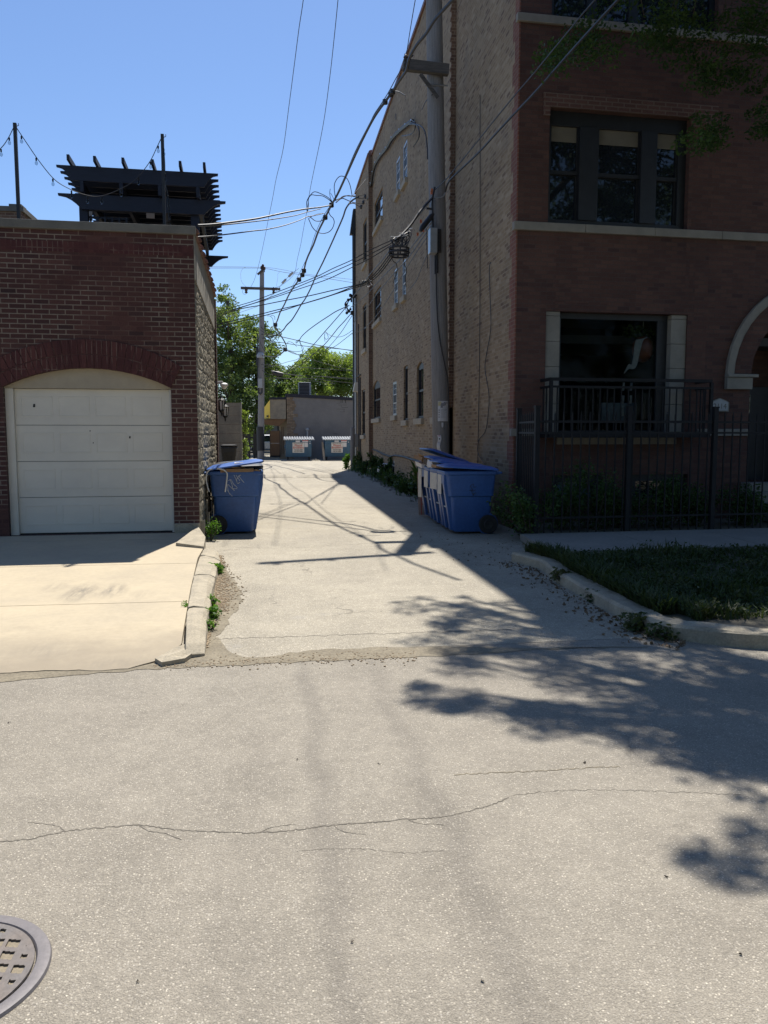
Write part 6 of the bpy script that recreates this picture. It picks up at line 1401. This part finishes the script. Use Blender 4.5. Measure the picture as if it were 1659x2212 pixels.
m = MB(); q = E_(605, 930); m.box((q.x, EY+.55, 0), (x0-.002, EY+6.5, zb_-.061)); m.build('side_wall', M['stucco'], eb)
m = MB(); q2 = E_(607, 930); 
for px in (608, 611.5): q3 = E_(px, 930); m.box((q3.x, EY+.53, .3), (q3.x+.03, EY+.56, 2.0))
m.build('trim_strip', M['plywood'], eb)
bd = thing('plywood_panel', (E_(594, 960).x, EY+.2, 0), 'brown plywood sheet standing under the yellow sign overhang', 'plywood panel')
p, q = E_(583.5, 931), E_(604.5, 984); m = MB(); m.box((p.x, EY+.15, q.z), (q.x, EY+.2, (p.z+q.z)/2-.01)); m.box((p.x, EY+.15, (p.z+q.z)/2+.01), (q.x, EY+.2, p.z)); m.build('sheet', M['plywood'], bd)
m = MB(); m.box((p.x-.04, EY+.201, q.z-.12), (q.x+.04, EY+.25, q.z)); m.box((p.x-.03, EY+.2, q.z), (p.x+.01, EY+.26, p.z+.03)); m.box((q.x-.01, EY+.2, q.z), (q.x+.03, EY+.26, p.z+.03)); m.build('frame', M['darkwood'], bd)
# rooftop unit
p, q = E_(645, 825.5, 53), E_(672, 850, 53); hv = thing('rooftop_unit', ((p.x+q.x)/2, 53, 3.9), 'square grey air conditioning unit on the shop roof', 'air conditioner')
m = MB(); m.box((p.x, 53, 3.8), (q.x, 54, p.z)); m.build('casing', M['dumplid'], hv, bevel=.02)
m = MB(); m.box((p.x+.04, 52.975, 4.05), (q.x-.12, 52.999, p.z-.06)); g_ = m.build('grille', M['winframe'], hv)
m = MB()
for k in range(9): m.box((p.x+.05, 52.96, 4.1+k*.09), (q.x-.13, 52.974, 4.125+k*.09))
m.build('louvre', M['greywall'], g_)
# dumpsters
def dumpster(xa, xb, label, side=1):
    r = thing('dumpster', ((xa+xb)/2, 48.6, .008), label, 'dumpster', 'blue dumpsters at the alley end'); cx = (xa+xb)/2; y0 = 48.0
    m = MB(); m.hexa([(xa, y0+.18, .22), (xb, y0+.18, .22), (xb, y0+1.15, .22), (xa, y0+1.15, .22), (xa, y0, 1.0), (xb, y0, 1.0), (xb, y0+1.25, 1.0), (xa, y0+1.25, 1.0)]); m.hexa([(xa, y0, 1.0), (xb, y0, 1.0), (xb, y0+1.25, 1.0), (xa, y0+1.25, 1.0), (xa, y0, 1.2), (xb, y0, 1.2), (xb, y0+1.25, 1.35), (xa, y0+1.25, 1.35)])
    for s_ in (xa-.07, xb-.0): m.box((s_, y0+.3, .72), (s_+.07, y0+1.0, .92))
    m.box((xa-.02, y0-.02, 1.13), (xb+.02, y0+.0, 1.2)); b = m.build('body', M['dump'], r, bevel=.01)
    m = MB(); n = 12; L = (xb-xa+.3)/n
    for k in range(n):
        x = xa-.12+k*L; pr = [(0, 0), (.2, .05), (.7, .05), (.9, 0)]; A = [(x+L*t, y0-.08, 1.215+h) for t, h in pr]; B = [(x+L*t, y0+1.25, 1.375+h) for t, h in pr]
        m.loft([[*A, (x+L, y0-.08, 1.205), (x, y0-.08, 1.205)], [*B, (x+L, y0+1.25, 1.36), (x, y0+1.25, 1.36)]])
    m.build('lid', M['dumplid'], r)
    for s_ in (xa+.12, xb-.12):
        for yy in (y0+.3, y0+1.05):
            m = MB(); m.lathe([(.02, -.03), (.08, -.028), (.08, .028), (.02, .03)], (s_, yy, .085), 12, 'x'); m.box((s_-.045, yy-.05, .12), (s_+.045, yy+.05, .24)); m.build('caster', M['rubber'], r)
    def yf(z): return y0-.004 if z > 1 else y0+.18*(1-z)/.78-.006
    def plate(par, ua, ub, za, zb_, name, mat, off=0):
        m = MB(); m.hexa([(ua, yf(za)-.01-off, za), (ub, yf(za)-.01-off, za), (ub, yf(za)-off, za), (ua, yf(za)-off, za), (ua, yf(zb_)-.01-off, zb_), (ub, yf(zb_)-.01-off, zb_), (ub, yf(zb_)-off, zb_), (ua, yf(zb_)-off, zb_)]); return m.build(name, M[mat], par)
    sx = cx-.02; sg = plate(b, sx-.34, sx+.34, .46, 1.06, 'sign', 'white')
    zd = (0, .18/.78*-1, 1)
    def line(t, z, size, mat, sxx=1.0): text_mesh(t, size, 'lettering', M[mat], sg, (sx, yf(z)-.015, z), (1, 0, 0), zd, .003, sx=sxx)
    line('RECYCLING ONLY', .985, .07, 'ink', .95); line('Flood', .84, .17, 'red', 1.15); line('Brothers', .715, .17, 'red', 1.05); line('773-626-5800', .60, .09, 'ink', 1); line('630-261-0400', .505, .09, 'ink', 1)
    plate(b, sx-.16, sx+.1, 1.08, 1.18, 'small_plate', 'paper', .02); p2 = plate(b, sx+.23, sx+.58, 1.09, 1.19, 'red_topped_sticker', 'paper', .02); plate(p2, sx+.23, sx+.58, 1.165, 1.195, 'red_strip', 'red', .032); plate(b, sx+.352, sx+.56, .80, 1.06, 'side_sticker', 'paper')
    for z in ((.99, 1.09) if side > 0 else (1.06,)): plate(b, xb-.12, xb-.06, z, z+.05, 'reflector', 'paper')
    return r
dumpster(oY(617.5, 970, 48).x, oY(673, 970, 48).x, 'blue dumpster with white sign, left of the leaning plank'); dumpster(oY(702, 970, 48).x, oY(756, 970, 48).x, 'blue dumpster with white sign, partly behind the corner post', -1)
p, q = oY(696.5, 955, 48.3), oY(700.5, 996, 47.9); m = MB(); m.bar((p.x, 48.3, p.z), (q.x, 47.9, .01), .11, .05); tag(m.build('leaning_plank', M['sill'], None), 'grey board leaning between the two blue dumpsters', 'plank')
m = MB()
for k in range(5): pebble(m, V((oY(676+k*3, 992, 48.2).x, 48.2+rng.uniform(-.1, .1), .01)), rng.uniform(.05, .12))
tag(m.build('rubble', M['rubble'], None), 'few stones lying beside the left dumpster', 'rubble', kind='stuff')
# dark doorway recess strip between the dumpsters is plain wall; block wall on the left with ivy
wy = 37.0; xr = oY(520, 930, wy).x; zt_ = oY(500, 870, wy).z
bw_ = thing('block_wall', (xr-3, wy, 0), 'weathered concrete block wall end with creeper on its right edge', 'wall')
m = MB(); m.box((xr-6, wy, 0), (xr, wy+.3, zt_)); m.build('masonry', M['blockwall'], bw_)
m = MB(); z = .0
while z < zt_-.05: m.box((xr-.03, wy-.03, z), (xr+.05, wy+.32, min(zt_+.01, z+.29))); z += .3
m.build('end_pier', M['parge'], bw_)
m = MB()
for k in range(1, 8): m.box((xr-6, wy-.0015, k*.4-.006), (xr-.031, wy+.01, k*.4+.006))
m.build('mortar_line', M['toothbrick'], bw_)
iv = thing('ivy', (xr+.2, wy+.1, 0), 'green ivy climbing the right edge of the block wall', 'climbing plant'); m = MB(); st_ = []
for k in range(4): P = [V((xr+.1+.03*k, wy+.15, 0))]+[V((xr+.12+rng.uniform(-.05, .12), wy+.15+rng.uniform(-.08, .05), .45*j)) for j in range(1, 6)]; m.tube(smoothpath(P, 3), .012, 4); st_.append(P)
m.build('stem', M['bark'], iv); m = MB()
for (z0, z1, n) in ((.3, 1.35, 34), (1.6, 2.6, 34), (.1, .5, 12)):
    for _ in range(n): z = rng.uniform(z0, z1); leaves(m, (xr+.16+rng.uniform(-.06, .12), wy+.1, z), .11, 9, .11, rng)
m.build('foliage', M['leafpale'], iv, fix=False)
# dark board fence behind
df = thing('board_fence', (-1.9, 51.5, 0), 'dark board fence with gaps left of the far pole', 'fence'); 
xs0, xs1 = oY(512, 950, 51.5).x, oY(558, 950, 51.5).x; gaps = (oY(542.5, 950, 51.5).x,); x = xs0; zt_f = oY(540, 938, 51.5).z; k = 0
while x < xs1:
    if abs(x+.08-gaps[0]) > .12: m = MB(); m.box((x+.005, 51.5, .03), (x+.16, 51.53, zt_f+.02*(k % 3))); m.build('board', M['darkwood'], df)
    x += .165; k += 1
for z in (.35, zt_f*.55, zt_f-.25): m = MB(); m.box((xs0, 51.531, z), (xs1, 51.58, z+.09)); m.build('rail', M['darkwood'], df)
# store across the far street with lettered awning
sb = thing('corner_store', (-4, 82, 0), 'low dark store with lettered awning across the far street', 'store'); SY = 78
p, q = oY(505, 890, SY), oY(600, 985, SY); m = MB(); m.box((p.x-6, SY, 0), (q.x+4, SY+8, oY(540, 917, SY).z+.6)); m.build('wall', M['greywall'], sb)
m = MB(); zt2_ = oY(540, 897, SY).z; za = oY(540, 915, SY).z; m.hexa([(p.x-2, SY-.3, za), (q.x-.2, SY-.3, za), (q.x-.2, SY+6, za), (p.x-2, SY+6, za), (p.x+.8, SY+2.5, zt2_), (q.x-1.4, SY+2.5, zt2_), (q.x-1.4, SY+3, zt2_), (p.x+.8, SY+3, zt2_)]); m.build('roof', M['dumplid'], sb)
zb_, zt3 = oY(540, 932, SY-1).z, oY(540, 917, SY-1).z; m = MB(); xa, xb = p.x+.3, oY(565, 920, SY-1).x; m.hexa([(xa, SY-1, zb_), (xb, SY-1, zb_), (xb, SY, zb_), (xa, SY, zb_), (xa, SY-.98, zt3), (xb, SY-.98, zt3), (xb, SY, zt3+.1), (xa, SY, zt3+.1)]); aw = m.build('awning', M['awning'], sb)
tz = oY(540, 925, SY-1).z; text_mesh('milk &', .42, 'lettering', M['white'], aw, (oY(541, 925, SY-1).x, SY-1.03, tz), (1, 0, 0), (0, 0, 1), .01, sx=1.3)
for k in range(6):
    m = MB(); xx = p.x-3+k*1.5; m.box((xx, SY-.03, .5), (xx+1.2, SY+.02, zb_-.3)); m.build('window', M['pane'], sb)
# parked cars glimpsed through the gap
def car(x, y, rz, label, mat):
    r = thing('parked_car', (x, y, 0), label, 'car', None, rz); F = Frame((0, -.85, 0), (1, 0, 0), (0, -1, 0))
    m = MB(); pr = [(-2.2, .3), (2.2, .3), (2.25, .6), (2.1, .78), (1.2, .9), (-1.5, .95), (-2.15, .9), (-2.25, .6)]; m.fprism(F, pr, 0, 1.7); m.build('body', M[mat], r, world=False, bevel=.08)
    m = MB(); A = lambda s_, z0: [(-1.5+.05*s_, -.78+.12*s_, z0)]; m.hexa([(-1.6, -.8, .93), (1.15, -.8, .88), (1.15, .8, .88), (-1.6, .8, .93), (-1.0, -.62, 1.42), (.35, -.62, 1.42), (.35, .62, 1.42), (-1.0, .62, 1.42)]); m.build('windows', M['pane'], r, world=False)
    m = MB(); m.hexa([(-1.02, -.64, 1.4), (.38, -.64, 1.4), (.38, .64, 1.4), (-1.02, .64, 1.4), (-.9, -.55, 1.47), (.25, -.55, 1.47), (.25, .55, 1.47), (-.9, .55, 1.47)]); m.build('roof', M[mat], r, world=False, bevel=.03)
    for sx in (-1.35, 1.4):
        for sy in (-.86, .68): m = MB(); m.lathe([(.1, sy), (.3, sy), (.32, sy+.03), (.32, sy+.16), (.3, sy+.19), (.1, sy+.19)], (sx, 0, .32), 18, 'y'); wh = m.build('wheel', M['rubber'], r, world=False); m = MB(); m.lathe([(.01, sy-.01 if sy < 0 else sy+.2), (.19, sy-.006 if sy < 0 else sy+.196)], (sx, 0, .32), 14, 'y'); m.build('rim', M['steel'], wh, world=False)
    for sy in (-.7, .55): m = MB(); m.box((2.2, sy, .62), (2.27, sy+.18, .74)); m.build('headlight', M['white'], r, world=False)
car(-.2, 68, 0, 'silver car parked across the gap beside the plywood sheet', 'carpaint'); car(-5.2, 68.3, math.pi, 'pale car parked behind the dark board fence', 'carpaint')
db = thing('distant_house', (2, 112, 0), 'grey flat roofed house behind the far trees', 'house'); a, b = oY(592, 829, 110), oY(612, 829, 110); m = MB(); m.box((a.x-1, 110, 0), (b.x+.5, 118, a.z-.2)); m.build('wall', M['greywall'], db); m = MB(); m.box((a.x-1.2, 109.8, a.z-.199), (b.x+.7, 118, a.z+.1)); m.build('roof', M['dumplid'], db)
db = thing('distant_house', (9, 112, 0), 'grey low house right of the rooftop unit', 'house'); a, b = oY(672, 828, 110), oY(692, 828, 110); m = MB(); m.box((a.x-1, 110, 0), (b.x+.5, 118, a.z-.9)); m.build('wall', M['greywall'], db); m = MB(); m.hexa([(a.x-1, 109.8, a.z-.899), (b.x+.7, 109.8, a.z-.899), (b.x+.7, 118, a.z-.899), (a.x-1, 118, a.z-.899), (a.x-.6, 112, a.z), (b.x-.6, 112, a.z), (b.x-.6, 115, a.z), (a.x-.6, 115, a.z)]); m.build('roof', M['dumplid'], db)

# ================================================================== WALL LANTERNS AND CAMERA
def lantern(px, py, Y, label):
    c = oY(px, py, Y); r = thing('wall_lantern', (c.x, Y, c.z), label, 'lantern', 'carriage lanterns on the brick wing'); s_ = .9
    m = MB(); m.lathe([(.012, .30*s_), (.02, .22*s_), (.10*s_, .16*s_), (.085*s_, .145*s_)], c, 8); m.build('cap', M['black'], r)
    m = MB(); m.lathe([(.07*s_, .143*s_), (.05*s_, -.06*s_)], c, 6); m.build('glass', M['white'], r)
    m = MB()
    for k in range(6): q = 1.047*k; m.tube([c+V((.078*s_*math.cos(q), .078*s_*math.sin(q), .15*s_)), c+V((.055*s_*math.cos(q), .055*s_*math.sin(q), -.07*s_))], .008, 4)
    m.lathe([(.062*s_, -.06*s_), (.04*s_, -.1*s_), (.015*s_, -.13*s_), (.02*s_, -.15*s_), (.002, -.2*s_)], c, 8); m.build('cage', M['black'], r)
    m = MB(); m.tube(smoothpath([c+V((0, 0, .28*s_)), c+V((0, 0, .36*s_)), c+V((-.08, 0, .40*s_)), c+V((-.12, 0, .33*s_)), c+V((-.07, 0, .28*s_)), c+V((-.16, 0, .16*s_)), V((-1.32, Y, c.z+.1))], 4), .012, 6); m.build('bracket', M['black'], r)
lantern(486.5, 893, 17.9, 'far black carriage lantern hanging at the garage rear edge'); lantern(478, 880, 17.0, 'near black carriage lantern half hidden by the garage edge')
c = oY(484, 830, 17.3); r = thing('security_camera', c, 'white dome security camera on the garage rear wing', 'security camera')
m = MB(); m.bar((-1.32, 17.3, c.z+.03), (c.x-.02, 17.3, c.z+.035), .06, .06); m.box((-1.33, 17.22, c.z-.15), (-1.2, 17.38, c.z+.07)); m.build('mount', M['white'], r, bevel=.01)
m = MB(); m.lathe([(.03, .03), (.085, 0), (.085, -.03), (.06, -.05), (.05, -.08), (.02, -.10)], c, 14); m.build('dome', M['white'], r, smooth=True)

# ================================================================== TREES
def pxtree(label, poly, Yc, Yd, ncl, nleaf, crad, ls, mat, trunk, seed, group='trees beyond the alley', dens=None, limbs=10):
    rg = random.Random(seed); xs = [p[0] for p in poly]; ys = [p[1] for p in poly]; cl = []
    while len(cl) < ncl:
        x, y = rg.uniform(min(xs), max(xs)), rg.uniform(min(ys), max(ys))
        if not ptin((x, y), poly): continue
        if dens and rg.random() > dens(x, y): continue
        cl.append(oY(x, y, Yc+rg.gauss(0, .45)*Yd))
    b = G(*trunk[0]) if False else oY(trunk[0], trunk[1], Yc); b.z = 0
    r = thing('tree', (b.x, Yc, 0), label, 'tree', group)
    top = oY(trunk[2], trunk[3], Yc); m = MB(); tk = [b.lerp(top, t)+V((.12*math.sin(5*t+seed), .1*math.cos(4*t), 0))*min(1, 4*t) for t in (0, .2, .4, .6, .8, 1)]; h = top.z
    m.tube(tk, [.03*h*(1-.85*t)+.02 for t in (0, .2, .4, .6, .8, 1)], 8)
    for c in rg.sample(cl, min(limbs, len(cl))):
        j = rg.uniform(.25, .8); s_ = b.lerp(top, j); m.tube([s_, s_.lerp(c, .5)+V((0, 0, .25)), c], [.010*h*(1-j)+.03, .05, .02], 5)
    m.build('trunk', M['bark'], r)
    m = MB()
    for c in cl: leaves(m, c, crad*rg.uniform(.6, 1.25), nleaf, ls, rg, .8)
    m.build('crown', M[mat], r, fix=False); return r
P1 = [(474, 1000), (452, 720), (470, 648), (480, 622), (490, 617), (497, 628), (506, 640), (510, 662), (516, 690), (522, 700), (512, 740), (540, 800), (548, 870), (556, 900), (540, 930), (515, 925), (500, 905)]
P2 = [(512, 720), (520, 700), (532, 688), (548, 684), (556, 690), (575, 702), (590, 712), (598, 735), (602, 755), (592, 775), (598, 800), (580, 815), (585, 850), (574, 890), (560, 905), (545, 880), (530, 840), (510, 790)]
pxtree('tall dense tree right behind the garage roof edge', P1, 58, 3, 215, 85, .55, .20, 'leafdark', (500, 985, 492, 650), 11)
pxtree('broad tree behind the far utility pole', P2, 60, 3, 170, 85, .55, .20, 'leafdark', (555, 985, 552, 710), 12)
P3 = [(560, 850), (575, 800), (592, 790), (612, 800), (628, 795), (640, 812), (648, 850), (640, 880), (600, 900), (570, 915)]
pxtree('mid green tree over the yellow sign', P3, 74, 3, 130, 90, .7, .24, 'leafdark', (600, 975, 603, 815), 13)
P4 = [(610, 850), (616, 820), (636, 800), (650, 778), (664, 768), (672, 755), (690, 752), (704, 765), (716, 772), (708, 800), (712, 850)]
pxtree('light green feathery tree above the shop roof', P4, 84, 4, 200, 85, .7, .25, 'leafpale', (672, 975, 676, 775), 14)
P5 = [(694, 850), (700, 800), (712, 775), (718, 756), (728, 766), (738, 772), (748, 764), (756, 772), (772, 766), (785, 800), (780, 850)]
pxtree('light green tree at the right behind the shop', P5, 86, 4, 190, 85, .75, .25, 'leafpale', (738, 975, 738, 775), 15)
P6 = [(500, 985), (505, 880), (530, 860), (560, 900), (575, 870), (590, 860), (590, 920), (560, 930), (520, 985)]
pxtree('dark low tree shading the board fence', P6, 63, 2, 60, 80, .5, .18, 'leafdark', (530, 985, 530, 890), 16)
# ---- street tree by the right kerb, its crown over the street
rg = random.Random(5)
st = thing('street_tree', (6.4, 8.4, .1), 'street tree whose leafy branches hang over the brick front', 'tree')
def shadowpt(px, py, z): g = G(px, py); k = z/SUN.z; return V((g.x+SUN.x*k, g.y+SUN.y*k, z))
def proj(p): d = p-CC; dz = d.dot(FW); return (829.5+CF*d.dot(RT)/dz, 1106-CF*d.dot(UP)/dz) if dz > .05 else (9e9, 9e9)
cl = []
polys = [([(845, 1288), (930, 1286), (1080, 1296), (1160, 1318), (1250, 1370), (1050, 1420), (960, 1410), (880, 1392), (900, 1350)], 60, .16),
         ([(900, 1430), (1100, 1400), (1400, 1390), (1659, 1390), (1659, 1560), (1480, 1560), (1300, 1540), (1150, 1500), (1010, 1460)], 66, .21),
         ([(845, 1500), (900, 1478), (1020, 1490), (1060, 1520), (1010, 1545), (930, 1540), (880, 1525)], 17, .13),
         ([(1080, 1540), (1250, 1520), (1500, 1560), (1659, 1580), (1659, 1735), (1560, 1690), (1440, 1640), (1280, 1600), (1150, 1580)], 58, .18),
         ([(1490, 1800), (1560, 1785), (1659, 1800), (1659, 1900), (1560, 1890), (1500, 1850)], 8, .17),
         ([(1620, 1400), (1900, 1380), (2300, 1500), (2300, 1700), (1700, 1720), (1640, 1600)], 44, .5),
         ([(1000, 1400), (1240, 1375), (1300, 1400), (1100, 1430), (960, 1440)], 16, .15), ([(1150, 1330), (1300, 1350), (1659, 1380), (1659, 1400), (1300, 1395)], 30, .22), ([(1380, 1345), (1500, 1290), (1659, 1270), (1850, 1280), (1850, 1385), (1450, 1385)], 46, .32), ([(1450, 1420), (1659, 1410), (1659, 1700), (1500, 1600)], 20, .22)]
for poly, n, rad in polys:
    xs = [p[0] for p in poly]; ys = [p[1] for p in poly]; k = 0
    while k < n:
        x, y = rg.uniform(min(xs), max(xs)), rg.uniform(min(ys), max(ys))
        if not ptin((x, y), poly): continue
        z = rg.uniform(6.0, 9.0)
        for _ in range(12):
            p = shadowpt(x, y, z); q = proj(p-V((0, 0, rad+.15)))
            if q[1] > -25 and -50 < q[0] < 1720: z += .5
            else: break
        cl.append((p, rad*rg.uniform(.7, 1.2))); k += 1
okp = [(1120, 1340), (1700, 1375), (2600, 1380), (2600, 1760), (1659, 1730), (1450, 1640), (1280, 1590), (1180, 1520)]
k = 0
while k < 190:      # the main crown over the verge, pavement and front wall
    p = V((rg.uniform(2.6, 11.5), rg.uniform(4.5, 12.2), rg.uniform(6.2, 12.0)))
    if ((p.x-6.8)/4.6)**2+((p.y-8.6)/4.2)**2 > 1: continue
    q = proj(p-V((0, 0, .7)))
    if q[1] > -30 and -80 < q[0] < 1760: continue
    g = V((p.x-SUN.x/SUN.z*p.z, p.y-SUN.y/SUN.z*p.z, 0)); s_ = proj(g)
    if g.y < 4.0 and not s_[0] > 2000: continue
    if -50 < s_[0] < 1720 and s_[1] > 1325: continue
    cl.append((p, rg.uniform(.45, .7))); k += 1
vis = [([(1170, 140), (1200, 80), (1290, 40), (1330, 60), (1320, 130), (1290, 170), (1240, 175), (1215, 185), (1195, 150)], 20), ([(1290, 0), (1450, 0), (1480, 60), (1470, 130), (1420, 145), (1385, 90), (1330, 50)], 16), ([(1441, 0), (1720, 0), (1720, 260), (1640, 250), (1560, 230), (1500, 190), (1450, 120), (1440, 60)], 60), ([(1468, 300), (1500, 250), (1560, 250), (1545, 310), (1500, 345)], 12), ([(1600, 240), (1720, 250), (1720, 300), (1640, 290)], 8)]
for poly, n in vis:
    xs = [p[0] for p in poly]; ys = [p[1] for p in poly]; k = 0
    while k < n:
        x, y = rg.uniform(min(xs), max(xs)), rg.uniform(min(ys), max(ys))
        if ptin((x, y), poly): cl.append((oY(x, y, rg.uniform(11.0, 12.6)), rg.uniform(.16, .34))); k += 1
base = V((6.4, 8.4, .1)); m = MB()
tk = [base, base+V((.1, -.1, 1.2)), base+V((.05, .1, 2.6)), base+V((-.1, .05, 4.2)), base+V((-.3, 0, 6.0)), base+V((-.5, -.2, 8.0)), base+V((-.6, -.3, 10.0))]
m.tube(smoothpath(tk, 3), [.24-.2*i/18 for i in range(19)], 10)
hubs = []
for k in range(60):
    s_ = tk[rg.choice((4, 5, 5, 6))]; c = rg.choice(cl)[0]; c2 = s_.lerp(c, .55)+V((0, 0, .5))
    path = smoothpath([s_, c2, c], 4)
    if any(-30 < proj(q)[0] < 1760 and proj(q)[1] > -60 for q in path): continue
    m.tube(path, [.09-.009*i for i in range(9)], 6); hubs.append(c2)
for c, rad in cl:
    s_ = min(hubs+[tk[4], tk[5]], key=lambda h: (h-c).length)
    pr_ = [proj(s_.lerp(c, t)) for t in (0, .2, .4, .6, .8)]
    if (s_-c).length < 4.5 and not any(-30 < q[0] < 1700 and q[1] > -20 for q in pr_): m.tube([s_, s_.lerp(c, .5)+V((0, 0, .15)), c], [.022, .014, .006], 4)
m.build('trunk', M['bark'], st)
m = MB()
for c, rad in cl: leaves(m, c, rad, int(25+270*rad) if rad < .42 else 130, .062 if rad < .42 else .15, rg, .5, .25)
m.build('crown', M['leafnear'], st, fix=False)
# ---- tree across the street behind the viewer, mirrored in the upper windows
rt_ = thing('street_tree', (10.5, -9.5, 0), 'leafy tree across the street mirrored in the upper windows', 'tree'); rg = random.Random(9)
m = MB(); m.tube([(10.5, -9.5, 0), (10.4, -9.4, 4), (10.6, -9.6, 9), (10.5, -9.5, 14)], [.3, .26, .18, .06], 9); cl2 = []
for k in range(150):
    while True:
        p = V((rg.uniform(-1, 1), rg.uniform(-1, 1), rg.uniform(-1, 1)))
        if p.length < 1: break
    cl2.append(V((10.5+p.x*5.5, -9.5+p.y*4, 9.5+p.z*5.5)))
for c in rg.sample(cl2, 22): j = rg.uniform(.3, .9); s_ = V((10.5, -9.5, 3.5+8*j)); m.tube([s_, s_.lerp(c, .5)+V((0, 0, .3)), c], [.1, .05, .02], 5)
m.build('trunk', M['bark'], rt_); m = MB()
for c in cl2: leaves(m, c, rg.uniform(.6, 1.1), 90, .22, rg, .8)
m.build('crown', M['leafdark'], rt_, fix=False)

def copytree(o, parent=None):
    c = o.copy(); COL.objects.link(c)
    if parent is not None: c.parent = parent
    for ch in list(o.children): copytree(ch, c)
    return c
for (x, y, rz, lab) in ((1.5, -10.5, 1.1, 'added leafy tree, unseen across the street directly behind the viewer'), (-8.5, -9.8, 2.3, 'added leafy tree, unseen across the street left behind the viewer'), (19.5, -10.2, 4.0, 'added leafy tree, unseen across the street farthest to the right'), (6.0, -15, 5.0, 'added second row tree, unseen and sunk low behind the viewer'), (15.0, -15.5, .6, 'added second row tree, unseen and sunk low to the right'), (-3.5, -15.2, 3.3, 'added second row tree, unseen and sunk low to the left')):  # unseen trees added to darken window reflections and cut sky light
    c = copytree(rt_); c.location = (x, y, -4.2 if y < -14 else -1.0); c.rotation_euler.z = rz; c['label'] = lab

hd = thing('added_hedge', (6, -8.2, 0), 'added dark leaf screen behind the viewer that darkens window reflections', 'added_hedge'); m = MB()  # unseen leaf mass added to hide the bright horizon from the lower window
for _ in range(420): leaves(m, (rg.uniform(-16, 30), -8.4+rg.uniform(-.7, .7), rg.uniform(.2, 3.6)), .5, 26, .26, rg)
m.build('foliage', M['leafnear'], hd, fix=False)
m = MB()
for k in range(24): m.tube([(-16+2*k, -8.4, 0), (-15.8+2*k, -8.4, 2.6)], [.05, .02], 5)
m.build('stem', M['bark'], hd)
